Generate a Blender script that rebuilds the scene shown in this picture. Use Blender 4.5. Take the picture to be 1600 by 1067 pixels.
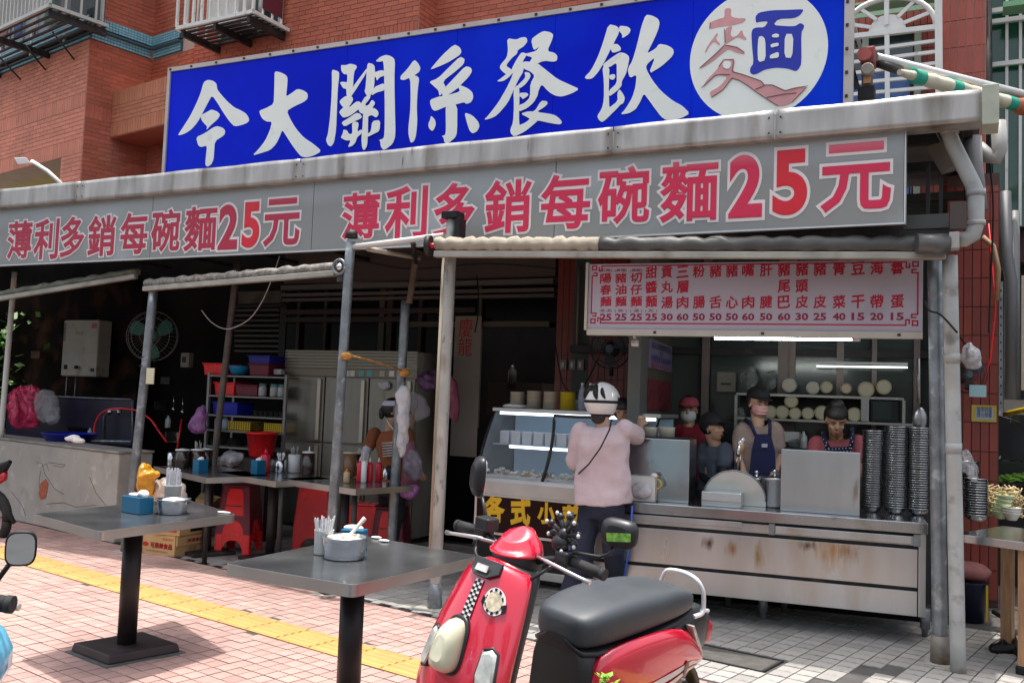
import bpy, bmesh, math, random
import numpy as np
from mathutils import Matrix
random.seed(7); RN = np.random.RandomState(7)
sc = bpy.context.scene; COL = sc.collection
for o in list(bpy.data.objects): bpy.data.objects.remove(o)
# ---------------- camera, sky, sun, exposure ----------------
F = 1450.0; ROLL = .0367; FA = math.atan(2950/1450); CH = 1.5
PITCH = math.atan((625-533.5)/F)
fw = np.array([-math.cos(FA)*math.cos(PITCH), math.sin(FA)*math.cos(PITCH), math.sin(PITCH)])
r0 = np.array([math.sin(FA), math.cos(FA), 0.]); u0 = np.cross(r0, fw)
cr_, sr_ = math.cos(ROLL), math.sin(ROLL)
RT = cr_*r0+sr_*u0; UP = -sr_*r0+cr_*u0
OC = np.array([0., 0., CH])
cam = bpy.data.cameras.new('camera'); co = bpy.data.objects.new('camera', cam); COL.objects.link(co)
cam.sensor_width = 36; cam.lens = F/1600*36; cam.clip_end = 400; cam.clip_start = .05
m = Matrix.Identity(4)
for i in range(3):
    m[i][0] = RT[i]; m[i][1] = UP[i]; m[i][2] = -fw[i]; m[i][3] = OC[i]
co.matrix_world = m; sc.camera = co
w = bpy.data.worlds.new('World'); sc.world = w; w.use_nodes = True
nt = w.node_tree; bg = nt.nodes['Background']; sky = nt.nodes.new('ShaderNodeTexSky')
SUN = np.array([-.03, .04, 1.]); SUN /= np.linalg.norm(SUN)
sky.sky_type = 'NISHITA'; sky.sun_disc = False
sky.sun_elevation = math.asin(SUN[2]); sky.sun_rotation = math.atan2(SUN[0], SUN[1])
sky.air_density = 1.0; sky.dust_density = 5.0; sky.ozone_density = 1.0
hz = nt.nodes.new('ShaderNodeHueSaturation'); hz.inputs['Saturation'].default_value = .5   # hazy white summer sky
nt.links.new(sky.outputs[0], hz.inputs['Color']); nt.links.new(hz.outputs[0], bg.inputs[0]); bg.inputs[1].default_value = .15
sl = bpy.data.lights.new('sun', 'SUN'); sl.energy = 2.2; sl.angle = math.radians(.6); sl.color = (1, .96, .9)
so = bpy.data.objects.new('sun', sl); COL.objects.link(so)
zz = SUN; xx = np.cross([0, 1, 0], zz); xx /= np.linalg.norm(xx); yy = np.cross(zz, xx)
m = Matrix.Identity(4)
for i in range(3): m[i][0] = xx[i]; m[i][1] = yy[i]; m[i][2] = zz[i]; m[i][3] = (0, 0, 9)[i]
so.matrix_world = m
vs = sc.view_settings; vs.view_transform = 'Standard'; vs.look = 'None'; vs.exposure = 1.0; vs.gamma = 1
vs.use_curve_mapping = False
sc.cycles.max_bounces = 8; sc.cycles.diffuse_bounces = 4; sc.cycles.glossy_bounces = 4; sc.cycles.transparent_max_bounces = 12
sc.cycles.use_denoising = True; sc.cycles.caustics_reflective = False; sc.cycles.caustics_refractive = False

# ---------------- helpers ----------------
def ray(px, py): return fw+(px-800)/F*RT-(py-533.5)/F*UP
def at(px, py, pl):
    """point of a vertical plane, or of a level, seen in this direction"""
    d = ray(px, py); k = pl[0]
    if k == 'z': return OC+d*(pl[1]-CH)/d[2]
    if k == 'y': return OC+d*pl[1]/d[1]
    if k == 'x': return OC+d*pl[1]/d[0]
    n = np.array([-math.sin(pl[2]), math.cos(pl[2]), 0]); return OC+d*(((np.array(pl[1])-OC)@n)/(d@n))
def fr(o, a): # frame matrix: origin, angle about z
    c, s = math.cos(a), math.sin(a); return np.array([[c, -s, 0, o[0]], [s, c, 0, o[1]], [0, 0, 1, o[2] if len(o) > 2 else 0], [0, 0, 0, 1.]])
def T4(M4, p): p = np.atleast_2d(np.array(p, float)); return p@M4[:3, :3].T+M4[:3, 3]
def tp(M4, p): return T4(M4, p)[0]
RA = .12; RF = fr((-.2, 6.35), RA)
def rv(v): return ('v', tp(RF, (0, v, 0)), RA)
SA = -.2; SF = fr((-7.14, 6.36), SA)
def sv(v): return ('v', tp(SF, (0, v, 0)), SA)
I4 = np.eye(4)
def unit(v): v = np.array(v, float); return v/(np.linalg.norm(v)+1e-12)

def cr(P, n=6):   # smooth curve through the points
    P = [np.array(p, float) for p in P]; Q = []
    for i in range(len(P)-1):
        a, b, c, d = P[max(i-1, 0)], P[i], P[i+1], P[min(i+2, len(P)-1)]
        for k in range(n): t = k/n; Q.append(.5*(2*b+(c-a)*t+(2*a-5*b+4*c-d)*t*t+(3*b-a-3*c+d)*t**3))
    return Q+[P[-1]]
class MB:
    def __init__(s): s.v = []; s.f = []; s.s = []
    def add(s, V, Fc, sm=False, M4=None):
        n = len(s.v); V = np.array(V, float)
        if M4 is not None: V = T4(M4, V)
        s.v.extend(V.tolist()); s.f.extend([tuple(i+n for i in f) for f in Fc]); s.s.extend([sm]*len(Fc)); return s
    def box(s, x0, x1, y0, y1, z0, z1, M4=None):
        V = [(x0, y0, z0), (x1, y0, z0), (x1, y1, z0), (x0, y1, z0), (x0, y0, z1), (x1, y0, z1), (x1, y1, z1), (x0, y1, z1)]
        return s.add(V, [(0, 3, 2, 1), (4, 5, 6, 7), (0, 1, 5, 4), (1, 2, 6, 5), (2, 3, 7, 6), (3, 0, 4, 7)], False, M4)
    def hexa(s, a, b):  # two quads (bottom ring a, top ring b)
        return s.add(list(a)+list(b), [(3, 2, 1, 0), (4, 5, 6, 7), (0, 1, 5, 4), (1, 2, 6, 5), (2, 3, 7, 6), (3, 0, 4, 7)])
    def beam(s, p, q, w, h, up=(0, 0, 1)):
        p = np.array(p, float); q = np.array(q, float); d = unit(q-p); x = unit(np.cross(d, up)); y = np.cross(x, d)
        a = [p+x*i*w/2+y*j*h/2 for i, j in ((-1, -1), (1, -1), (1, 1), (-1, 1))]; b = [t+(q-p) for t in a]
        return s.hexa(a, b)
    def tube(s, path, r, n=10, sm=True, caps=True):
        P = [np.array(p, float) for p in path]; k = len(P); R = [r]*k if np.isscalar(r) else list(r)
        V = []; ref = None
        for i in range(k):
            d = unit(P[min(i+1, k-1)]-P[max(i-1, 0)])
            if ref is None: ref = np.array([0, 0, 1.]) if abs(d[2]) < .9 else np.array([1., 0, 0])
            x = unit(np.cross(d, ref)); y = np.cross(d, x); ref = -y if False else np.cross(x, d)
            for j in range(n):
                t = 2*math.pi*j/n; V.append(P[i]+R[i]*(math.cos(t)*x+math.sin(t)*y))
        Fc = [(i*n+j, i*n+(j+1) % n, (i+1)*n+(j+1) % n, (i+1)*n+j) for i in range(k-1) for j in range(n)]
        nn = len(s.v); s.add(V, Fc, sm)
        if caps: s.f += [tuple(nn+j for j in range(n))[::-1], tuple(nn+(k-1)*n+j for j in range(n))]; s.s += [False, False]
        return s
    def lathe(s, c, prof, n=24, sm=True, M4=None, caps=True):
        c = np.array(c, float); V = []; k = len(prof)
        for r, z in prof:
            for j in range(n):
                t = 2*math.pi*j/n; V.append((r*math.cos(t), r*math.sin(t), z))
        V = np.array(V)
        V = (T4(M4, V) if M4 is not None else V)+c
        Fc = [(i*n+j, i*n+(j+1) % n, (i+1)*n+(j+1) % n, (i+1)*n+j) for i in range(k-1) for j in range(n)]
        nn = len(s.v); s.add(V, Fc, sm)
        if caps: s.f += [tuple(nn+j for j in range(n))[::-1], tuple(nn+(k-1)*n+j for j in range(n))]; s.s += [False, False]
        return s
    def ell(s, c, rx, ry, rz, M4=None, n=14, k=9):
        V = []; c = np.array(c, float)
        for i in range(k+1):
            a = -math.pi/2+math.pi*i/k
            for j in range(n):
                t = 2*math.pi*j/n; V.append((rx*math.cos(a)*math.cos(t), ry*math.cos(a)*math.sin(t), rz*math.sin(a)))
        V = np.array(V)
        if M4 is not None: V = V@M4[:3, :3].T
        Fc = [(i*n+j, i*n+(j+1) % n, (i+1)*n+(j+1) % n, (i+1)*n+j) for i in range(k) for j in range(n)]
        return s.add(V+c, Fc, True)
    def prism(s, poly, d):
        P = [np.array(p, float) for p in poly]; n = len(P); d = np.array(d, float)
        return s.add([p for p in P]+[p+d for p in P], [tuple(range(n))[::-1], tuple(range(n, 2*n))]+[(i, (i+1) % n, n+(i+1) % n, n+i) for i in range(n)])
    def grid(s, fn, nu, nv, sm=True, wrap=False):
        V = [fn(i/nu, j/nv) for i in range(nu+1) for j in range(nv+1)]; m_ = nv+1
        return s.add(V, [(i*m_+j, (i+1)*m_+j, (i+1)*m_+j+1, i*m_+j+1) for i in range(nu) for j in range(nv)], sm)
    def loft(s, rings, sm=True, caps=True):
        k = len(rings); n = len(rings[0]); V = [p for r in rings for p in r]; nn = len(s.v)
        s.add(V, [(i*n+j, i*n+(j+1) % n, (i+1)*n+(j+1) % n, (i+1)*n+j) for i in range(k-1) for j in range(n)], sm)
        if caps: s.f += [tuple(nn+j for j in range(n))[::-1], tuple(nn+(k-1)*n+j for j in range(n))]; s.s += [False, False]
        return s
    def mesh(s, name, inv=None):
        me = bpy.data.meshes.new(name); V = np.array(s.v, float)
        if inv is not None and len(V): V = T4(inv, V)
        me.from_pydata(V.tolist(), [], s.f)
        me.polygons.foreach_set('use_smooth', s.s); me.update(); return me
WM = {}
def tag(o, label=None, cat=None, group=None, kind=None):
    if label: o['label'] = label
    if cat: o['category'] = cat
    if group: o['group'] = group
    if kind: o['kind'] = kind
    return o
def T(name, label, cat, loc=(0, 0, 0), rz=0., group=None, kind=None):
    o = bpy.data.objects.new(name, None); COL.objects.link(o); o.empty_display_size = .1
    o.location = [float(x) for x in loc]; o.rotation_euler = (0, 0, rz); WM[o.name] = fr([float(x) for x in loc], rz)
    return tag(o, label, cat, group, kind)
def rec(mb):   # recompute outward normals
    me = mb; bm = bmesh.new(); bm.from_mesh(me); bmesh.ops.recalc_face_normals(bm, faces=bm.faces); bm.to_mesh(me); bm.free()
def part(name, mb, mat, parent=None, local=False, bev=0, sub=0, vox=0, label=None, kind=None, fix=True, sol=0):
    """one mesh object; vertices are in world coordinates unless local"""
    if parent is None:
        V = np.array(mb.v); c = np.array([*(V[:, :2].min(0)+V[:, :2].max(0))/2, V[:, 2].min()]); W = fr(c, 0)
    else: W = WM[parent.name]
    me = mb.mesh(name, None if (local and parent is not None) else np.linalg.inv(W))
    if fix: rec(me)
    o = bpy.data.objects.new(name, me); COL.objects.link(o); me.materials.append(mat)
    if parent is not None: o.parent = parent
    else: o.location = W[:3, 3]
    WM[o.name] = W
    if vox:
        r = o.modifiers.new('r', 'REMESH'); r.mode = 'VOXEL'; r.voxel_size = vox; r.use_smooth_shade = True
        c = o.modifiers.new('s', 'SMOOTH'); c.iterations = 3; c.factor = .5
    if sub: c = o.modifiers.new('s', 'SUBSURF'); c.levels = c.render_levels = sub
    if sol: c = o.modifiers.new('t', 'SOLIDIFY'); c.thickness = sol; c.offset = 0
    if bev: c = o.modifiers.new('b', 'BEVEL'); c.width = bev; c.segments = 2; c.limit_method = 'ANGLE'; c.angle_limit = .6
    if label: o['label'] = label
    if kind: o['kind'] = kind
    return o
def single(name, mb, mat, label, cat, group=None, kind=None, **k):
    return tag(part(name, mb, mat, None, **k), label, cat, group, kind)
def struct(name, mb, mat, parent=None, **k):
    o = part(name, mb, mat, parent, **k)
    if parent is None: o['kind'] = 'structure'
    return o
def dup(root, loc, rz=None, label=None, group=None):
    def cp(o, par):
        c = o.copy(); COL.objects.link(c)
        if par is not None: c.parent = par
        for ch in list(o.children): cp(ch, c)
        return c
    r = cp(root, None); r.location = [float(x) for x in loc]
    if rz is not None: r.rotation_euler = (0, 0, rz)
    WM[r.name] = fr([float(x) for x in loc], r.rotation_euler[2])
    if label: r['label'] = label
    if group: r['group'] = group
    return r
def clone(name, me, W, parent, mat=None):   # piece sharing mesh data; W = 4x4 in the parent's space
    o = bpy.data.objects.new(name, me); COL.objects.link(o); o.parent = parent
    o.matrix_local = Matrix(W.tolist()); return o

# ---------------- materials ----------------
MATS = {}
def M(name, col, rough=.6, metal=0., var=.08, sc_=4., st=(1, 1, 1), bump=0., bsc=60., dirt=None, spec=.5, coat=0., emit=0., ecol=None, alpha=1., trans=0., grad=None, objvar=0., spots=None):
    if name in MATS: return MATS[name]
    m = bpy.data.materials.new(name); m.use_nodes = True; n = m.node_tree.nodes; l = m.node_tree.links; b = n['Principled BSDF']
    tc = n.new('ShaderNodeTexCoord'); mp = n.new('ShaderNodeMapping'); mp.inputs['Scale'].default_value = st
    l.new(tc.outputs['Object'], mp.inputs[0])
    base = None
    def noise(s, det=4, src=mp):
        t = n.new('ShaderNodeTexNoise'); t.inputs['Scale'].default_value = s; t.inputs['Detail'].default_value = det; l.new(src.outputs[0], t.inputs[0]); return t
    def mix(fac, a, c):
        x = n.new('ShaderNodeMix'); x.data_type = 'RGBA'
        if fac is not None: l.new(fac, x.inputs[0])
        for k, q in ((6, a), (7, c)):
            if isinstance(q, tuple): x.inputs[k].default_value = (*q[:3], 1)
            else: l.new(q, x.inputs[k])
        return x.outputs[2]
    def ramp(src, a, c):
        r = n.new('ShaderNodeMapRange'); r.inputs[1].default_value = a; r.inputs[2].default_value = c; l.new(src, r.inputs[0]); r.clamp = True; return r.outputs[0]
    col = tuple(col[:3])
    t = noise(sc_)
    base = mix(ramp(t.outputs[0], .3, .7), tuple(max(0, c*(1-var)) for c in col), tuple(min(1, c*(1+var)) for c in col))
    if objvar:
        oi = n.new('ShaderNodeObjectInfo'); ge = n.new('ShaderNodeNewGeometry'); ad = n.new('ShaderNodeMath'); fq = n.new('ShaderNodeMath'); fq.operation = 'FRACT'; l.new(oi.outputs['Random'], ad.inputs[0]); l.new(ge.outputs['Random Per Island'], ad.inputs[1]); l.new(ad.outputs[0], fq.inputs[0]); hs = n.new('ShaderNodeHueSaturation'); mr = n.new('ShaderNodeMapRange')
        mr.inputs[3].default_value = 1-objvar; mr.inputs[4].default_value = 1+objvar
        l.new(fq.outputs[0], mr.inputs[0]); l.new(mr.outputs[0], hs.inputs['Value']); l.new(base, hs.inputs['Color']); base = hs.outputs[0]
    if grad: # (colour, z0, z1): print fade and painted shading, to colour below
        sp = n.new('ShaderNodeSeparateXYZ'); l.new(tc.outputs['Object'], sp.inputs[0]); base = mix(ramp(sp.outputs[2], grad[1], grad[2]), grad[0], base)
    if dirt:
        for dc, a, c, s in (dirt if isinstance(dirt, list) else [dirt]):
            t2 = noise(s, 6); base = mix(ramp(t2.outputs[0], a, c), base, tuple(dc))
    for (sx, sy, sz), rad, scol, stretch in (spots or []):   # stains with a place of their own
        vm = n.new('ShaderNodeMapping'); vm.inputs['Location'].default_value = (-sx, -sy, -sz*stretch); vm.inputs['Scale'].default_value = (1, 1, stretch); l.new(tc.outputs['Object'], vm.inputs[0])
        ln = n.new('ShaderNodeVectorMath'); ln.operation = 'LENGTH'; l.new(vm.outputs[0], ln.inputs[0]); tn = noise(16, 6); ma = n.new('ShaderNodeMath'); ma.operation = 'MULTIPLY_ADD'; l.new(tn.outputs[0], ma.inputs[0]); ma.inputs[1].default_value = rad*1.7; l.new(ln.outputs['Value'], ma.inputs[2])
        base = mix(ramp(ma.outputs[0], rad*1.75, rad*.8), base, tuple(scol))
    l.new(base, b.inputs['Base Color'])
    b.inputs['Roughness'].default_value = rough; b.inputs['Metallic'].default_value = metal
    if rough < .9 and (var or dirt):
        rr = n.new('ShaderNodeMapRange'); rr.inputs[3].default_value = max(.02, rough*.8); rr.inputs[4].default_value = min(1, rough*1.25); l.new(t.outputs[0], rr.inputs[0]); l.new(rr.outputs[0], b.inputs['Roughness'])
    b.inputs['Specular IOR Level'].default_value = spec
    if coat: b.inputs['Coat Weight'].default_value = coat; b.inputs['Coat Roughness'].default_value = .04
    if bump:
        t3 = noise(bsc, 3); bp = n.new('ShaderNodeBump'); bp.inputs['Strength'].default_value = min(1, bump); bp.inputs['Distance'].default_value = .01*max(1, bump); l.new(t3.outputs[0], bp.inputs['Height']); l.new(bp.outputs[0], b.inputs['Normal'])
    if emit: b.inputs['Emission Color'].default_value = (*(ecol or col), 1); b.inputs['Emission Strength'].default_value = emit
    if alpha < 1: b.inputs['Alpha'].default_value = alpha
    if trans: b.inputs['Transmission Weight'].default_value = trans; b.inputs['IOR'].default_value = 1.45
    MATS[name] = m; return m
RUST = (.16, .07, .03); GRIME = (.05, .045, .035)
steel = M('brushed_steel', (.50, .515, .52), .2, 1, .1, 2.5, bump=.25, bsc=3, dirt=[((.26, .25, .23), .55, .8, 2.4), ((.16, .13, .1), .66, .82, 7)])
steelv = M('steel_panel', (.47, .50, .515), .3, .9, .1, 2.2, (2.2, 2.2, .5), bump=.18, bsc=2.5, dirt=[((.38, .33, .27), .55, .8, 1.7), ((.2, .14, .09), .68, .82, 3.1)])
steeltop = M('steel_tabletop', (.25, .265, .275), .2, .85, .25, 4, bump=.12, bsc=5, dirt=[((.42, .44, .44), .54, .7, 5), ((.07, .07, .07), .6, .8, 2.3)])
bowlsteel = M('bowl_steel', (.58, .6, .61), .2, 1, .05, 9)
galv = M('galvanised_pipe', (.22, .245, .26), .42, .6, .3, 9, bump=.2, bsc=60, dirt=[((.42, .45, .46), .55, .7, 14), (RUST, .66, .78, 7)])
galvw = M('whitewashed_pipe', (.40, .39, .355), .5, .3, .3, 7, (1, 1, .4), bump=.2, bsc=50, dirt=[((.2, .12, .06), .56, .7, 5), (GRIME, .58, .72, 16)])
pvc = M('grey_plastic_pipe', (.40, .415, .40), .45, 0, .15, 5, dirt=[(GRIME, .56, .8, 8), ((.25, .22, .17), .5, .8, 2)])
gutm = M('gutter_sheet', (.44, .425, .40), .42, .45, .25, 3, (2.2, 2.2, .35), bump=.3, bsc=5, dirt=[((.17, .145, .115), .52, .72, 2.2), ((.5, .48, .44), .6, .75, 1.3), ((.09, .07, .055), .66, .78, 9)])
blackp = M('black_plastic', (.009, .009, .010), .42, 0, .3, 20, spec=.3)
darkm = M('dark_metal', (.035, .03, .03), .5, .4, .3, 8, bump=.05, dirt=((.12, .09, .07), .62, .8, 8))
white = M('white_paint', (.72, .71, .67), .5, 0, .06, 5, dirt=((.4, .36, .28), .62, .85, 6))
paper = M('white_paper', (.8, .79, .76), .8, 0, .04)
redp = M('red_plastic', (.95, .025, .03), .26, 0, .12, 6, dirt=((.4, .01, .02), .6, .8, 3))
maroonp = M('maroon_plastic', (.16, .01, .03), .35, 0, .15, 6)
bluep = M('teal_plastic', (.004, .13, .25), .4, 0, .1, 6)
wood = M('wood', (.36, .2, .1), .6, 0, .25, 6, (8, 8, 1), bump=.05)
cardb = M('cardboard', (.56, .36, .16), .85, 0, .08, 5)
concr = M('concrete', (.40, .38, .34), .9, 0, .16, 2.2, bump=.25, bsc=22, dirt=[((.2, .18, .15), .56, .8, 2.6), ((.56, .54, .5), .6, .75, 7)])
interior = M('dark_rusty_wall', (.012, .009, .008), .85, 0, .5, 1.5, spec=.08, dirt=((.08, .035, .02), .5, .72, 2.5))  # very dark base with rust-brown blotches
# ---------------- ground: asphalt, pavement, tactile strip, shop paving ----------------
asph = M('asphalt', (.055, .055, .057), .95, 0, .2, 2, bump=.3, bsc=90)
struct('road', MB().grid(lambda i, j: (-40+80*i, -30+31*j, -.12), 2, 2, False), asph, fix=False)
struct('ground', MB().grid(lambda i, j: (-60+120*i, -60+140*j, -.16), 2, 2, False), M('earth', (.2, .19, .17), .95, 0, .1), fix=False)
mortar = M('mortar_bed', (.085, .062, .055), .95, 0, .2, 6, bump=.2, bsc=60)
mortarg = M('grey_mortar_bed', (.085, .08, .075), .95, 0, .2, 6, bump=.2, bsc=60)
pinkm = M('pink_tile', (.44, .275, .24), .7, 0, .16, 1.7, bump=.15, bsc=90, dirt=[((.37, .28, .23), .5, .75, .8), ((.24, .17, .14), .62, .78, 6)], objvar=.13)
greym = M('grey_tile', (.37, .35, .325), .6, 0, .16, 1.7, bump=.15, bsc=90, dirt=[((.2, .185, .165), .5, .74, 1.1), ((.12, .105, .1), .6, .78, 6)], objvar=.15)
yelm = M('yellow_tile', (.52, .30, .095), .6, 0, .12, 2.5, bump=.05, dirt=((.5, .3, .12), .6, .8, 5), objvar=.06)
def sblock(name, u0, u1, v0, v1, mat, ztop=-.006): # pavement slab in the S frame
    return struct(name, MB().box(u0, u1, v0, v1, -.13, ztop, SF), mat)
Pk = sblock('pavement', -9, 16, -5.3, .02, mortar); 
Gk = sblock('shop_paving', -6, 16, .0205, 9, mortarg)
struct('kerb', MB().box(-9, 16, -5.5, -5.301, -.13, .0, SF), concr, bev=.01)
def inview(p, mg=60):
    d = np.array(p)-OC; k = d@fw
    if k < .3: return 0, 0, 0
    return 800+F*(d@RT)/k, 533.5-F*(d@UP)/k, F/k
def tiles(parent, mat, u0, u1, v0, v1, pu, pv, gap, skip, name='tile', h=.006, off=0.):
    cand = []
    nu = int((u1-u0)/pu); nv = int((v1-v0)/pv)
    for j in range(nv):
        for i in range(nu):
            u = u0+(i+.5)*pu+(off*pu if j % 2 else 0); v = v0+(j+.5)*pv
            if skip(u, v): continue
            p = tp(SF, (u, v, 0)); x, y, k = inview(p)
            if k and -120 < x < 1720 and y < 1250: cand.append((-k, u, v, 30 < x < 1570 and y < 1060))
    cand.sort(); vis = [c for c in cand if c[3]][:300]; ids = set(id(c) for c in vis); rest = MB()
    me = MB().box(-pu/2+gap/2, pu/2-gap/2, -pv/2+gap/2, pv/2-gap/2, -h, 0).mesh(name); me.materials.append(mat)
    W0 = np.linalg.inv(WM[parent.name])
    for c in cand:
        _, u, v, _f = c
        dz = random.uniform(-.0012, .0012); A = SF@fr((u+random.uniform(-.0012, .0012), v+random.uniform(-.0012, .0012), dz), random.uniform(-.008, .008))
        if id(c) in ids:
            tilt = np.eye(4); tilt[2, 0] = random.uniform(-.012, .012); tilt[2, 1] = random.uniform(-.012, .012)
            clone(name, me, W0@A@tilt, parent)
        else: rest.box(-pu/2+gap/2, pu/2-gap/2, -pv/2+gap/2, pv/2-gap/2, -h, 0, A)
    if rest.v: part(name, rest, mat, parent, kind='stuff', fix=False)
SV0, SV1 = -1.09, -.80
tiles(Pk, pinkm, -3, 9.5, -3.9, 0.02, .1, .1, .007, lambda u, v: SV0-.05 < v < SV1+.05)
MH = np.array([tp(np.linalg.inv(SF), at(x, y, ('z', 0))) for x, y in ((1110, 1010), (1223, 1034), (1181, 1048))])
mh = (MH[0][0]-.25, MH[1][0]+.0, MH[2][1], MH[1][1]+.02)
def skipg(u, v):
    p = tp(SF, (u, v, 0))
    if mh[0]-.05 < u < mh[1]+.05 and mh[2]-.05 < v < mh[3]+.05: return True
    if abs((u-6.55)-.12*(v-.6)/.5) < .06 and .25 < v < 1.1: return True
    return u > 7.35 and v < 1.2
tiles(Gk, greym, -.5, 9.5, .0305, 2.6, .115, .12, .008, skipg, off=0)
tiles(Gk, pinkm, 7.36, 9.4, .0305, 1.2, .115, .12, .008, lambda u, v: False)
# the tactile strip: ribbed yellow tiles
tb = MB().box(-.148, .148, -.143, .143, -.012, .001)
for k in range(5):
    y = -.115+k*.0575; tb.prism([(-.145, y-.018, .001), (-.145, y-.011, .007), (-.145, y+.011, .007), (-.145, y+.018, .001)], (.29, 0, 0))
me = tb.mesh('yellow_tile'); rec(me); me.materials.append(yelm)
for i in range(46):
    clone('yellow_tile', me, np.linalg.inv(WM[Pk.name])@SF@fr((-4+i*.3, (SV0+SV1)/2, .0005+random.uniform(-.001, .001)), 0), Pk)
part('strip_edge', MB().box(-4.2, 10, SV1+.012, SV1+.045, -.005, -.001, SF).box(-4.2, 10, SV0-.045, SV0-.012, -.005, -.001, SF), M('joint_fill', (.07, .06, .055), .9), Pk)
# drain slots along the shop edge, manhole
ds = MB()
for i in range(34): ds.box(-1+i*.2, -1+i*.2+.11, .005, .06, -.005, .0025, SF)
part('drain_slot', ds, darkm, Gk, kind='stuff')
mt = T('manhole_cover', 'dark rectangular manhole cover set in the grey tiles behind the red scooter', 'manhole cover', tp(SF, ((mh[0]+mh[1])/2, (mh[2]+mh[3])/2, 0)), SA)
part('lid', MB().box(mh[0]+.02, mh[1]-.02, mh[2]+.02, mh[3]-.02, -.01, .004, SF), M('manhole_lid', (.09, .085, .075), .8, 0, .3, 12, bump=.3, bsc=50), mt, bev=.002)
fm = MB()
for a in ((mh[0], mh[1], mh[2]-.0, mh[2]+.017), (mh[0], mh[1], mh[3]-.017, mh[3]), (mh[0], mh[0]+.017, mh[2]+.018, mh[3]-.018), (mh[1]-.017, mh[1], mh[2]+.018, mh[3]-.018)): fm.box(*a, -.01, .007, SF)
part('frame', fm, darkm, mt)

# ---------------- brick / tile cladding builder ----------------
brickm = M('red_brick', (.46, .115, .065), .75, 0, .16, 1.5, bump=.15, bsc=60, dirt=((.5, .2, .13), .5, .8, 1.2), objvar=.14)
bricklit = M('lit_red_brick', (.72, .26, .175), .75, 0, .12, 1.5, bump=.15, bsc=60, dirt=((.45, .17, .12), .5, .8, 2), objvar=.1)  # lighter copy of the same brick, brightness of the bay front painted in
grout = M('grout', (.5, .36, .3), .9, 0, .1)
groutd = M('dark_grout', (.1, .05, .045), .9, 0, .1)
def clad(W4, L, z0, z1, mat, pu, pz, gap, parent, name, cnt, soldier=(), off=.5, holes=(), d=.008, pred=None):
    """running-bond pieces on the plane y=0 of W4 (pieces stand proud towards -y); soldier = z bands of upright bricks"""
    rest = MB(); cand = []
    rows = []; z = z0
    while z < z1-.01:
        sd = [b for b in soldier if b[0]-.001 <= z < b[1]-.01]
        if sd: h = min(sd[0][1], z1)-z; rows.append((z, h, True)); z += h
        else:
            h = min(pz, z1-z); nxt = [b[0] for b in soldier if z < b[0] < z+h]
            if nxt: h = nxt[0]-z
            if h > .012: rows.append((z, h, False))
            z += h
    for k, (z, h, s) in enumerate(rows):
        p_ = pz if s else pu; x = 0 if (s or k % 2 == 0) else -p_*off
        while x < L-.004:
            a, b = max(0, x), min(L, x+p_)
            if b-a > gap*2 and not any(hx0 < (a+b)/2 < hx1 and hz0 < z+h/2 < hz1 for hx0, hx1, hz0, hz1 in holes):
                q = tp(W4, ((a+b)/2, 0, z+h/2)); X, Y, kk = inview(q)
                if kk and -60 < X < 1660 and -60 < Y < 1100 and (pred is None or pred(X, Y)): cand.append((kk, a, b, z, h, 0 < X < 1600 and 0 < Y and not (265 < X < 1320 and 278-.12*(X-265) > Y > 112-.15*(X-262)+2)))
            x += p_
    cand.sort(key=lambda c: -c[0]); vis = set(); n = 0
    for i, c in enumerate(cand):
        if c[5] and n < cnt: vis.add(i); n += 1
    Wi = np.linalg.inv(WM[parent.name]); cache = {}
    for i, (kk, a, b, z, h, ok) in enumerate(cand):
        dy = random.uniform(0, .0025)
        if i in vis:
            key = (round(b-a, 3), round(h, 3))
            if key not in cache:
                me = MB().box(-(b-a)/2+gap/2, (b-a)/2-gap/2, -d, 0, -h/2+gap/2, h/2-gap/2).mesh(name); me.materials.append(mat); cache[key] = me
            A = np.eye(4); A[:3, 3] = ((a+b)/2, -dy, z+h/2); clone(name, cache[key], Wi@W4@A, parent)
        else: rest.box(a+gap/2, b-gap/2, -d-dy, 0, z+gap/2, z+h-gap/2, W4)
    if rest.v: part(name, rest, mat, parent, kind='stuff', fix=False)
    return len(vis)

# ---------------- the brick apartment building ----------------
B = T('brick_building', 'red brick apartment building with pale blue tile band above the noodle shop', 'building', (-9, 10, 0))
Y0 = 9.6
c0 = at(133, 175, ('y', Y0))                      # outer corner of the left bay
W1 = fr((c0[0], c0[1], 0), SA)                    # x to the right along the bay front
def zof(px, py, p0, a): return at(px, py, ('v', p0, a))[2]
zb_top = zof(145, 25, c0, SA); zb_bot = zof(143, 60, c0, SA)
zl = zof(0, 272, c0, SA)                         # lintel underside of the arcade opening
pier = abs(tp(np.linalg.inv(W1), at(97, 240, ('v', c0, SA)))[0])
LB = 7.5
dep_ = 1.05; core = MB(); Wl = W1@fr((-LB, 0, 0), 0)
core.box(0, LB, .001, .5, zl, 9.5, Wl); core.box(LB-pier, LB, .001, .5, 2.9, zl, Wl)
dep = 1.05                                         # depth of the bay's return
core.box(-.3, .011, dep_+.001, dep_+.4, 2.9, 9.5, W1)
part('wall', core, grout, B)
nv = clad(Wl, LB, zl, zb_bot, bricklit, .235, .068, .008, B, 'brick', 190, soldier=((zl, zl+.24), (zl+.72, zl+.95)))
clad(Wl@fr((LB-pier, 0, 0), 0), pier, 3.2, zl, bricklit, .235, .068, .008, B, 'brick', 20)
clad(Wl, LB, zb_top, zb_top+1.5, brickm, .235, .068, .008, B, 'brick', 0)
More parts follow.
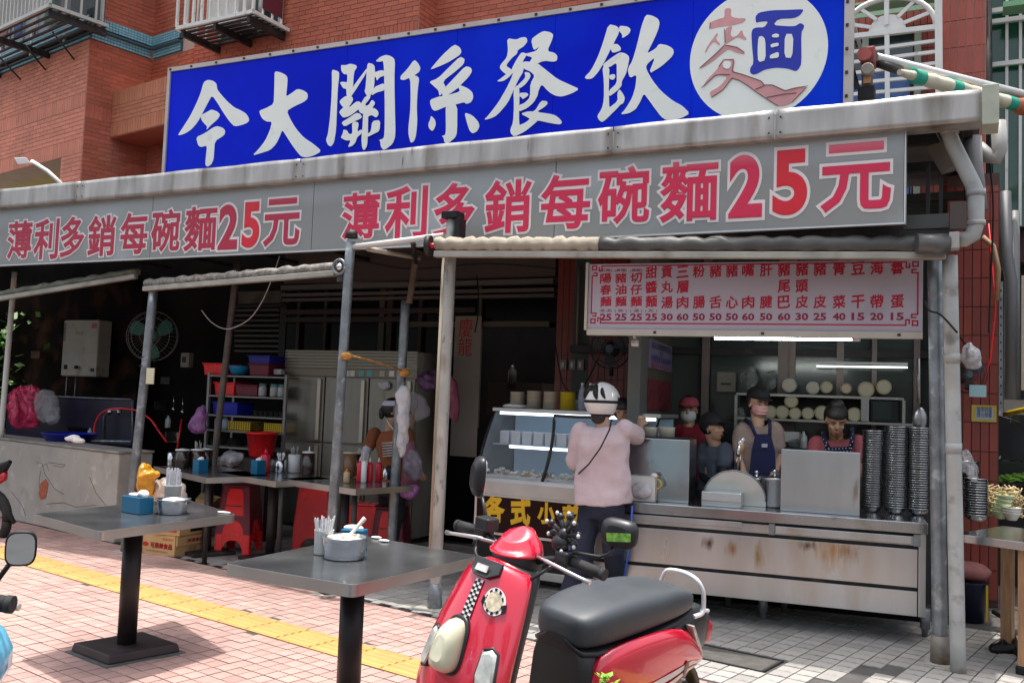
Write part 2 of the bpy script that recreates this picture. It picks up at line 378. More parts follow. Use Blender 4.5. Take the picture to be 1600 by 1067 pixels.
# return face (looks right, towards +x)
Wr = W1@fr((0, 0, 0), math.pi/2)
part('return_wall', MB().box(0, dep, .001, .3, 2.9, 9.5, Wr), grout, B)
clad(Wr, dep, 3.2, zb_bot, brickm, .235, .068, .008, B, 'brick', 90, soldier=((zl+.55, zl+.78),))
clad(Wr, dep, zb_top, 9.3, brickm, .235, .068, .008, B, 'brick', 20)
# recessed wall, then the long wall behind the sign
W2 = W1@fr((0, dep, 0), 0.04)
L2 = tp(np.linalg.inv(W2), at(303, 90, ('v', W2[:3, 3], SA+.04)))[0]
part('wall', MB().box(.012, L2, .001, .3, 2.9, 9.5, W2), grout, B)
clad(W2@fr((.012, 0, 0), 0), L2-.012, 3.3, zb_bot-.02, brickm, .235, .068, .008, B, 'brick', 80)
clad(W2@fr((.012, 0, 0), 0), L2-.012, zb_top+.0, 9.3, brickm, .235, .068, .008, B, 'brick', 20)
# protruding beam between the bay and the sign
W2b = W1@fr((.012, .42, 0), 0.03)
zt = zof(172, 146, W2b[:3, 3], SA+.03); zu = zof(168, 216, W2b[:3, 3], SA+.03)
part('beam', MB().box(0, 2.6, .001, dep-.45, zu, zt, W2b), grout, B)
clad(W2b, 2.6, zu, zt, M('orange_brick', (.52, .19, .1), .75, 0, .12, 1.5, bump=.15, bsc=60, objvar=.1), .235, .068, .008, B, 'brick', 60, soldier=((zu, zu+.22), (zt-.24, zt)))
part('soffit', MB().box(0, 2.6, 0, dep-.45, zu-.012, zu-.002, W2b), brickm, B)
# long wall W3 and W4
p3 = tp(W2, (L2, 0, 0)); W3 = fr((p3[0], p3[1], 0), -.04)
L3 = tp(np.linalg.inv(W3), at(655, 20, ('v', p3, -.04)))[0]
zs = zof(500, 75, p3, -.04)
part('wall', MB().box(0, L3, .001, .3, 2.9, 10.3, W3), grout, B)
clad(W3, L3, zs-1.0, 10.2, brickm, .235, .068, .008, B, 'brick', 300-90, soldier=((zs-.2, zs+.12),), pred=lambda X, Y: Y < 112-.15*(X-262)+30)
W4 = W3@fr((L3, .42, 0), .03)
part('return_wall', MB().box(0, .42, .001, .3, 2.9, 10.3, W3@fr((L3, 0, 0), math.pi/2)), grout, B)
clad(W3@fr((L3, 0, 0), math.pi/2), .419, 5, 10.2, brickm, .235, .068, .008, B, 'brick', 30)
L4 = tp(np.linalg.inv(W4), at(1322, 60, ('v', W4[:3, 3], -.01)))[0]
part('wall', MB().box(0, L4, .001, .3, 2.9, 10.3, W4), grout, B)
clad(W4, L4, zs-.8, 10.2, brickm, .235, .068, .008, B, 'brick', 300, pred=lambda X, Y: Y < 112-.15*(X-262)+30)
# pale blue mosaic band, stepped, following the walls
bluet = M('pale_blue_tile', (.24, .52, .62), .35, 0, .1, 8, objvar=.1); bgr = M('blue_grout', (.05, .1, .13), .8)
hb = zb_top-zb_bot
def band(W, x0, x1, nvis):
    part('tile_band', MB().box(x0, x1, -.06, .0, zb_bot+.55*hb, zb_top-.0, W).box(x0, x1, -.03, 0, zb_bot, zb_bot+.38*hb, W).box(x0, x1, -.10, 0, zb_bot+.38*hb, zb_bot+.46*hb, W), bgr, B)
    r = MB(); p = .052; n = int((x1-x0)/p)
    for i in range(n):
        for z, y in [(zb_bot+.55*hb+.45*hb*(k+.5)/4, -.06) for k in range(4)]+[(zb_bot+.38*hb*(k+.5)/3, -.03) for k in range(3)]:
            X, Y, k_ = inview(tp(W, (x0+(i+.5)*p, y, z)))
            if k_ and -40 < X < 330: r.box(x0+i*p+.004, x0+(i+1)*p-.004, y-.004, y, z-.045*hb, z+.045*hb, W)
    if r.v: part('mosaic_tile', r, bluet, B, kind='stuff', fix=False)
band(Wl, 0, LB+.06, 0); band(Wr, .0, dep-.06, 0); band(W2, .06, L2-.3, 0)
# arcade ceiling seen through the bay opening, and back wall of the arcade
part('arcade_ceiling', MB().box(0, LB-pier, .5, 4, zl+.02, zl+.1, Wl), M('arcade_ceiling', (.5, .38, .16), .8, 0, .1), B)
part('arcade_wall', MB().box(0, LB, 3.6, 3.8, 0, zl+.1, Wl), M('arcade_wall', (.42, .3, .13), .8, 0, .12), B)
# ---------------- upper right: tiled wall, window cage, glazing ----------------
tilem = M('red_wall_tile', (.36, .075, .045), .45, 0, .12, 3, dirt=((.2, .04, .03), .6, .85, 2), objvar=.1)
tiled = M('dark_red_wall_tile', (.22, .04, .03), .4, 0, .12, 3, objvar=.1)
glass = M('dark_window_glass', (.02, .035, .035), .08, 0, .2, 2, spec=.8)
glassg = M('green_window_glass', (.01, .10, .055), .12, 0, .35, 1.5, spec=.7)
alum = M('aluminium', (.5, .49, .45), .4, .6, .1, 6)
whitef = M('white_grille', (.74, .73, .68), .5, 0, .08, 4, dirt=((.4, .25, .12), .64, .8, 9))
Bn = T('tiled_building', 'red tiled building front above the right end of the gutter, with grilled windows', 'building', (0, 9.2, 0))
def yb(px, py, y): return at(px, py, ('y', y))
YW = 9.3
cL = yb(1472, 60, YW-.35)[0]; cR = yb(1541, 60, YW-.35)[0]
Wc = fr((cL, YW-.35, 0), 0)
part('wall', MB().box(cL, cR, YW-.349, YW+.6, 2.9, 8, I4), M('light_grout', (.55, .45, .4), .9), Bn)
clad(Wc, cR-cL, 3.3, 7.6, tilem, .064, .245, .007, Bn, 'tile', 90, off=0)
xr = yb(1700, 60, YW)[0]
part('wall', MB().box(yb(1322, 60, YW)[0], cL, YW+.5, YW+.7, 2.9, 8).box(cR, xr+.6, YW+.1, YW+.3, 2.9, 8), groutd, Bn)
wx0, wx1 = yb(1322, 60, YW)[0], cL
zq0, zq1 = yb(1390, 60, YW+.5)[2], yb(1390, 40, YW+.5)[2]
clad(fr((wx0, YW+.5, 0), 0), wx1-wx0, yb(1400, 45, YW+.5)[2], 7.4, tilem, .064, .245, .007, Bn, 'tile', 40, off=0)
clad(fr((wx1-.28, YW+.5, 0), 0), .28, 3.4, yb(1400, 45, YW+.5)[2]-.002, tilem, .064, .245, .007, Bn, 'tile', 30, off=0)
wn = part('window', MB().box(wx0, wx1-.28, YW+.44, YW+.48, 3.3, yb(1400, 47, YW+.45)[2]), glass, Bn)
fb = MB()
for px in (1352, 1434): x = yb(px, 100, YW+.4)[0]; fb.box(x-.03, x+.03, YW+.38, YW+.43, 3.3, yb(1400, 47, YW+.4)[2])
zt_ = yb(1400, 47, YW+.4)[2]; fb.box(wx0, wx1-.28, YW+.38, YW+.43, zt_-.05, zt_)
part('window_frame', fb, M('greenish_frame', (.35, .42, .33), .5), wn)
part('blind', MB().box(wx0, wx1-.3, YW+.36, YW+.375, 3.3, yb(1400, 115, YW+.4)[2]), M('blue_tarp', (.08, .16, .38), .7, 0, .4, 6), wn)
part('awning', MB().box(wx0, wx1, YW+.05, YW+.35, yb(1400, 10, YW+.2)[2], yb(1400, 6, YW+.2)[2]).box(wx0, wx1, YW+.05, YW+.07, yb(1400, 17, YW)[2], yb(1400, 10, YW)[2]), M('pale_green_sheet', (.33, .5, .32), .6), Bn)
# far-right glazing
gx0, gx1 = cR+.03, xr+.5
part('window', MB().box(gx0, gx1, YW+.0, YW+.05, 3.2, 8), glassg, Bn)
fb = MB()
for px in (1547, 1573, 1594): x = yb(px, 60, YW)[0]; fb.box(x-.012, x+.012, YW-.06, YW-.01, 3.2, 8)
for py in (20, 37, 104): z = yb(1570, py, YW)[2]; fb.box(gx0, gx1, YW-.09, YW-.061, z-.02, z+.02)
part('window_frame', fb, whitef, Bn)
part('shade_board', MB().box(gx0+.1, gx1, YW-.4, YW-.2, yb(1570, 30, YW)[2], yb(1570, 38, YW)[2]), M('mid_green_sheet', (.2, .42, .22), .6), Bn)
part('drain_pipe', MB().tube([yb(1543, -20, YW-.2), yb(1546, 350, YW-.2)], .035), darkm, Bn)
# white arched cage
Cg = T('window_cage', 'white arched iron window cage with fan-shaped top beside the blue sign', 'window grille', (yb(1400, 205, 8.7)[0], 8.7, 3.3))
YC = 8.75
def q(px, py): return yb(px, py, YC)
def bar(name, a, b, r=.017, mat=whitef, par=None, **k): return part(name, MB().beam(q(*a), q(*b), r*2, r*2), mat, par or Cg, **k)
bar('post', (1466, -20), (1468, 205), .03); bar('post', (1327, -20), (1329, 205), .02); bar('post', (1386, 55), (1387, 205), .02); bar('post', (1385, -20), (1385, 40), .018)
for a, b in (((1330, 58), (1464, 43)), ((1330, 82), (1464, 64)), ((1330, 98), (1464, 81)), ((1330, 115), (1464, 99)), ((1330, 131), (1464, 118)), ((1330, 148), (1464, 136)), ((1330, 166), (1464, 153)), ((1330, 183), (1464, 170))): bar('rail', a, b, .014 if a[1] > 60 else .022)
hub = q(1386, 50); R_ = np.linalg.norm(q(1462, 42)-q(1386, 50))
arc = [hub+R_*np.array([math.cos(t), 0, math.sin(t)*.78]) for t in np.linspace(0, math.pi, 17)]
part('arch', MB().tube(arc, .025, 6), whitef, Cg)
part('hub', MB().prism([hub+.16*np.array([math.cos(t), 0, math.sin(t)]) for t in np.linspace(0, math.pi, 9)], (0, .03, 0)), whitef, Cg)
for t in (.42, .95, 1.57, 2.2, 2.72): part('spoke', MB().beam(hub+.15*np.array([math.cos(t), 0, math.sin(t)]), hub+R_*np.array([math.cos(t), 0, math.sin(t)*.78]), .03, .02, (0, 1, 0)), whitef, Cg)
for a, b in (((1330, 25), (1330, 160)), ((1466, 43), (1466, 165))):
    p = q(*a); part('side_bar', MB().beam(p, p+np.array([0, .9, 0]), .03, .03), whitef, Cg)

# ---------------- window cages of the brick building ----------------
def cage(name, label, W, x0, x1, z0, z1, dep, nb, nh, below=True, mat=whitef):
    """box of bars standing out from the plane y=0 of W towards -y"""
    C = T(name, label, 'window grille', tp(W, ((x0+x1)/2, -dep/2, z0)), 0)
    f = MB()
    for z in (z0, z1): 
        f.box(x0, x1, -dep-.02, -dep+.02, z-.025, z+.025, W)
        for x in (x0, x1): f.box(x-.02, x+.02, -dep+.021, -.03, z-.025, z+.025, W)
    part('frame', f, mat, C)
    for i in range(nb+1):
        x = x0+(x1-x0)*i/nb; part('bar', MB().box(x-.017, x+.017, -dep-.017, -dep+.017, z0+.026, z1-.026, W), mat, C)
    for k in range(1, nh+1):
        z = z0+(z1-z0)*k/(nh+1); part('rail', MB().box(x0, x1, -dep-.035, -dep-.018, z-.015, z+.015, W), mat, C)
    for s in (x0, x1):
        for k in range(1, 4):
            y = -dep*(k/4); part('bar', MB().box(s-.012, s+.012, y-.012, y+.012, z0+.026, z1-.026, W), mat, C)
    if below:
        for k in range(7):
            y = -dep+.06+(dep-.1)*k/6; part('floor_slat', MB().box(x0+.02, x1-.02, y-.02, y+.02, z0-.012, z0+.012, W), darkm, C)
        for k in range(3):
            x = x0+.1+(x1-x0-.2)*k/2; part('bracket', MB().box(x-.025, x+.025, -dep+.02, -.0, z0-.13, z0-.03, W), darkm, C)
    wn = part('window', MB().box(x0+.15, x1-.15, -.04, -.012, z0+.02, z1, W), glass, C)
    f = MB()
    for i in range(4): x = x0+.15+(x1-x0-.3)*i/3; f.box(x-.03, x+.03, -.07, -.041, z0+.02, z1, W)
    part('window_frame', f, alum, wn)
    return C
# right cage: lower front edge runs (272,48)->(395,23)
def inW(W, px, py, dep): # point seen at px,py on the plane y=-dep of W
    o = tp(W, (0, -dep, 0)); a = math.atan2(W[1, 0], W[0, 0]); return tp(np.linalg.inv(W), at(px, py, ('v', o, a)))
a = inW(W3, 276, 45, .75); b = inW(W3, 395, 24, .75)
cg = cage('window_cage', 'white box-shaped window cage above the left half of the blue sign', W3, a[0], b[0], a[2], a[2]+1.6, .75, 9, 2)
part('side_panel', MB().box(b[0]+.02, b[0]+.03, -.6, -.2, a[2]+.1, a[2]+.5, W3), M('dark_red_cloth', (.12, .01, .02), .8), cg)
part('condenser', MB().box(a[0]+.4, a[0]+1.0, -.55, -.2, a[2]+.02, a[2]+.5, W3), white, cg, bev=.02)
# left cage: front lower edge (0,45)->(82,8)
a = inW(Wl, 5, 43, .9); b = inW(Wl, 78, 9, .9)
cg = cage('window_cage', 'grey steel window cage with laundry and shade pots at the top left corner', Wl, a[0]-2.2, b[0], a[2], a[2]+1.6, .9, 30, 1, mat=M('grey_grille', (.5, .49, .45), .5, .3, .1))
for (x0, y0_), (x1, y1_) in (((82, 50), (117, 94)), ((38, 70), (72, 110)), ((0, 90), (33, 125))):
    p = inW(Wl, x1, y1_, 0); r = inW(Wl, x0, y0_, .45)
    part('stay', MB().tube([tp(Wl, (r[0], -.45, r[2])), tp(Wl, (p[0], -.01, p[2]))], .014, 6), darkm, cg)
for i in range(5):
    x = b[0]-.4-i*.5; part('hanging_cloth', MB().box(x-.12, x+.12, -.5, -.47, a[2]+.1, a[2]+.75, Wl), M('faded_cloth_%s' % ['grey', 'green', 'white', 'blue', 'rose'][i], [(.2, .2, .2), (.1, .2, .14), (.5, .5, .5), (.1, .15, .3), (.4, .2, .2)][i], .9), cg)
# street lamp sticking up from behind the gutter
L_ = T('wall_lamp', 'white slim lamp on a bent arm above the left end of the gutter', 'lamp', at(102, 293, ('y', 6.6)))
part('arm', MB().tube([at(102, 293, ('y', 6.6)), at(75, 268, ('y', 6.6)), at(50, 252, ('y', 6.6))], .02, 10), white, L_)
part('lamp_head', MB().hexa([at(*p, ('y', 6.62)) for p in ((22, 247), (28, 257), (48, 255), (40, 246))], [at(*p, ('y', 6.5)) for p in ((22, 247), (28, 257), (48, 255), (40, 246))]), white, L_, bev=.004)

# ---------------- text and traced lettering ----------------
dg_ = [None]
def glyph(body, off=0., bevel=0., res=3, weight=None):
    c = bpy.data.curves.new('t', 'FONT'); c.body = body; c.offset = off; c.resolution_u = res
    if bevel: c.bevel_depth = bevel; c.bevel_resolution = 2
    o = bpy.data.objects.new('t', c); COL.objects.link(o)
    bpy.context.view_layer.update()
    me = bpy.data.meshes.new_from_object(o.evaluated_get(bpy.context.evaluated_depsgraph_get()))
    V = np.array([v.co[:] for v in me.vertices]) if len(me.vertices) else np.zeros((0, 3)); Fc = [tuple(p.vertices) for p in me.polygons]
    bpy.data.objects.remove(o); bpy.data.curves.remove(c); bpy.data.meshes.remove(me); return V, Fc
def put(name, body, W, x0, x1, z0, z1, mat, parent, y=-.002, off=0., fitoff=None, bevel=0., thick=.001, keep=None, shear=0., **k):
    """lettering fitted into x0..x1, z0..z1 of the plane y=0 of W"""
    V, Fc = glyph(body, off, bevel)
    if not len(V): return None
    Vf = V if fitoff is None else glyph(body, fitoff, 0)[0]
    mn, mx = Vf[:, :2].min(0), Vf[:, :2].max(0)
    sx, sz = (x1-x0)/(mx[0]-mn[0]), (z1-z0)/(mx[1]-mn[1])
    if keep: sx = sz = min(sx, sz); x0 = (x0+x1)/2-sx*(mx[0]-mn[0])/2; z0 = (z0+z1)/2-sz*(mx[1]-mn[1])/2
    P = np.stack([x0+(V[:, 0]-mn[0])*sx, np.full(len(V), y), z0+(V[:, 1]-mn[1])*sz], 1)
    if shear: P[:, 0] += shear*(P[:, 2]-z0)
    m_ = MB(); m_.add(P, Fc, False, W); return part(name, m_, mat, parent, fix=False, **k)
def chaikin(P, n=1):
    for _ in range(n):
        Q = []
        for i in range(len(P)):
            a, b = np.array(P[i], float), np.array(P[(i+1) % len(P)], float)
            if np.linalg.norm(a-b) < 12: Q.append(tuple((a+b)/2)); continue
            Q += [tuple(a*.8+b*.2), tuple(a*.2+b*.8)]
        P = Q
    return P
def trace(name, polys, org, s, plane, W, mat, parent, y0=-.004, dy=.0005, **k):
    """outlines read from the photograph's lettering, laid on the sign's own face"""
    Wi = np.linalg.inv(W); r = MB()
    for i, P in enumerate(polys):
        L = [tp(Wi, at(org[0]+x/s, org[1]+y/s, plane)) for x, y in chaikin(P)]
        yy_ = y0-i*dy
        r.prism([tp(W, (p[0], yy_, p[2])) for p in L], W[:3, 1]*(-y0*.7))
    return part(name, r, mat, parent, fix=False, **k)

# ---------------- awning roof, gutter, signs ----------------
YG = 5.95
zg0 = (at(1410, 195, ('y', YG))[2]+at(0, 328, ('y', YG))[2])/2; zg1 = (at(1530, 133, ('y', YG))[2]+at(0, 300, ('y', YG))[2])/2
xg1 = at(1534, 150, ('y', YG))[0]
Gt = T('gutter', 'dented grey sheet metal gutter running the whole length of the awning', 'gutter', (-4, YG, zg0))
xs = [-12]+[at(px, 230, ('y', YG))[0] for px in (130, 471, 958, 1210)]+[xg1]
for i, (a, b) in enumerate(zip(xs[:-1], xs[1:])):
    n = max(4, int((b-a)/.08)); ph = i*7
    def fn(u, v, a=a, b=b, ph=ph):
        x = a+.004+(b-a-.008)*u; z = zg0+(zg1-zg0)*v
        d = .003*math.sin(x*9+ph)*math.sin(v*3)+.0015*math.sin(x*23+v*4+ph)*v
        return (x, YG+d, z+(.003*math.sin(x*7+ph) if v > .9 else 0))
    part('gutter_panel', MB().grid(fn, n, 6), gutm, Gt, sol=.003, fix=False)
bt = MB()
for x in xs[1:-1]:
    for dx in (-.035, .035):
        for z in (zg0+.04, zg1-.05): bt.lathe((x+dx, YG-.010, z), [(.006, 0), (.006, .004)], 8, M4=np.array([[1, 0, 0, 0], [0, 0, 1, 0], [0, -1, 0, 0], [0, 0, 0, 1.]]))
part('rivet', bt, darkm, Gt, kind='stuff')
part('gutter_bed', MB().box(-12, xg1, YG+.008, YG+.17, zg0-.0, zg0+.012).box(-12, xg1, YG+.171, YG+.175, zg0, zg1+.02), gutm, Gt)
part('end_cap', MB().box(xg1+.003, xg1+.09, YG-.02, YG+.2, zg0-.03, zg1+.02), M('pale_green_cap', (.45, .48, .38), .5, 0, .2, 6, dirt=(GRIME, .6, .8, 8)), Gt, bev=.006)
Rf = T('awning_roof', 'corrugated metal awning roof over the shop front, dark underside', 'roof', (-5, 7.5, zg0))
part('roof_sheet', MB().grid(lambda u, v: (-12+(xg1+12)*u, YG+.18+2.9*v, zg1+.03+.12*v+.01*math.sin(u*900)), 300, 1), M('roof_sheet', (.16, .15, .14), .6, .3, .2), Rf, fix=False)
rf = MB()
for y in (YG+.35, 7.0, 8.0): rf.box(-12, xg1-.1, y-.03, y+.03, zg0-.02, zg0+.04)
for x in np.arange(-11.5, .2, 1.15): rf.box(x-.025, x+.025, YG+.2, 8.8, zg0+.041, zg0+.09)
part('rafter', rf, darkm, Rf)

# lower sign: grey panels, pink lettering
YS = 6.02; WSg = fr((0, YS, 0), 0); plS = ('y', YS)
zs0 = (at(1412, 342, plS)[2]+at(0, 414, plS)[2]+at(490, 395, plS)[2])/3; xs1 = at(1413, 280, plS)[0]
Sg = T('price_sign', 'long grey sign under the gutter with pink price lettering', 'shop sign', (-5, YS, zs0))
panm = M('grey_sign_face', (.58, .69, .74), .5, .1, .08, 1.2, (1, 1, 1), bump=.02, bsc=50, dirt=((.42, .47, .49), .5, .8, 1.2), grad=((.27, .28, .27), .35, .85))  # gradient paints shading into the face colour, darker grey lower down
sx_ = [-12]+[at(px, 350, plS)[0] for px in (237, 488, 866)]+[xs1]
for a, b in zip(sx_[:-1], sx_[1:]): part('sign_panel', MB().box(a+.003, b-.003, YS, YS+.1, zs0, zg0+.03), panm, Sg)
part('sign_edge', MB().box(-12, xs1+.008, YS-.006, YS+.0, zs0-.012, zs0-.001).box(xs1, xs1+.008, YS-.006, YS+.1, zs0, zg0), M('pale_edge', (.6, .63, .63), .4, .3), Sg)
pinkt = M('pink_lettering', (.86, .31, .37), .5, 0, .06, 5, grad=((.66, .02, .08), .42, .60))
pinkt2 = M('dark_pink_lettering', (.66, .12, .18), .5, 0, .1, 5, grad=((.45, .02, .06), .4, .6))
redt = M('red_lettering', (.68, .012, .03), .45, 0, .05); wht = M('white_lettering', (.78, .74, .72), .5, 0, .04)
def sgn(L, main):
    for ch, x0, x1, yt, yb_ in L:
        cx = (x0+x1)/2; A = at(x0, (yt+yb_)/2, plS)[0]; Bx = at(x1, (yt+yb_)/2, plS)[0]
        zb, zt2 = at(cx, yb_, plS)[2], at(cx, yt, plS)[2]
        o1, o2 = (.062, .020) if ch not in '25' else (.078, .036)
        def lay(bev, yb0, nm, mt, par):
            V, Fc = glyph(ch, 0, bev, 8 if ch in '25' else 3); e = glyph(ch, 0, o1)[0]; mn, mx = e[:, :2].min(0), e[:, :2].max(0)
            P = np.stack([A+(V[:, 0]-mn[0])*(Bx-A)/(mx[0]-mn[0]), yb0-V[:, 2]*.0015/bev, zb+(V[:, 1]-mn[1])*(zt2-zb)/(mx[1]-mn[1])], 1)
            return part(nm, MB().add(P, Fc, False, WSg), mt, par, fix=False)
        c = lay(o1, -.003, 'character', wht, Sg); lay(o2, -.0075, 'fill', (redt if ch == '5' else main), c)
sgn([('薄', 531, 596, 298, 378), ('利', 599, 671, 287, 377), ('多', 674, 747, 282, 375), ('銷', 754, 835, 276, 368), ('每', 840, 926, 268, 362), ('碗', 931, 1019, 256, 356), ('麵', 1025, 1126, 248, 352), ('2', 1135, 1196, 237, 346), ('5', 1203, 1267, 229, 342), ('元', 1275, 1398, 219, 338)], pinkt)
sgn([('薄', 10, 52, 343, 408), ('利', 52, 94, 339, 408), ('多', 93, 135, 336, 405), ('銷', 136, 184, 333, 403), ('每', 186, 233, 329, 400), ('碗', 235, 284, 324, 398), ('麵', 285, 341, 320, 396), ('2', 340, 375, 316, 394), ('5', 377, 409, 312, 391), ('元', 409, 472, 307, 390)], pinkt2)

# blue sign
YB = 6.2; AB = .029; pB = at(268, 113, ('y', YB)); plB = ('v', pB, AB); WB = fr((pB[0], pB[1], 0), AB)
zB1 = pB[2]; zB0 = zg0+.05; xB1 = tp(np.linalg.inv(WB), at(1319, 60, plB))[0]; xb0 = 0.
Bs = T('shop_sign', 'big blue shop sign with white brush lettering and a white disc', 'shop sign', tp(WB, (xB1/2, 0, zB0)), AB)
bluf = M('blue_sign_face', (.0, .012, .62), .3, 0, .2, .9, spec=.08, dirt=((.0, .05, .72), .45, .7, .5))
xsm = [xb0]+[tp(np.linalg.inv(WB), at(px, 150, plB))[0] for px in (540, 711, 864, 1080)]+[xB1]
for a, b in zip(xsm[:-1], xsm[1:]): part('sign_panel', MB().box(a+.0015, b-.0015, 0, .04, zB0, zB1, WB), bluf, Bs)
fB = MB().box(xb0-.035, xB1+.06, -.014, .05, zB1+.001, zB1+.04, WB).box(xb0-.035, xb0-.002, -.014, .05, zB0, zB1, WB).box(xB1+.002, xB1+.06, -.03, .05, zB0, zB1, WB)
part('frame', fB, M('white_frame', (.5, .46, .42), .5, .1, .12, 4, dirt=((.3, .2, .14), .62, .8, 8)), Bs)
bb = MB()
for i in range(22):
    x = xB1*i/21+.03*math.sin(i*5); bb.box(x-.01, x+.01, -.022, -.0145, zB1+.012, zB1+.028, WB)
for i in range(7):
    z = zB0+.15+i*.16; bb.box(xB1+.012, xB1+.03, -.037, -.031, z-.01, z+.01, WB)
part('bolt', bb, darkm, Bs, kind='stuff')
br = MB()
for i in range(6):
    x = .3+i*(xB1-.5)/5; br.box(x-.02, x+.02, .06, .1, zB0, zB1+.02, WB)
    br.beam(tp(WB, (x, .1, zB1-.1)), tp(WB, (x, 1.2, zB0+.05)), .03, .03)
part('bracket', br, darkm, Bs)
brush = M('brush_lettering', (.88, .90, .83), .5, 0, .04, 3, dirt=((.6, .63, .56), .62, .9, 7))
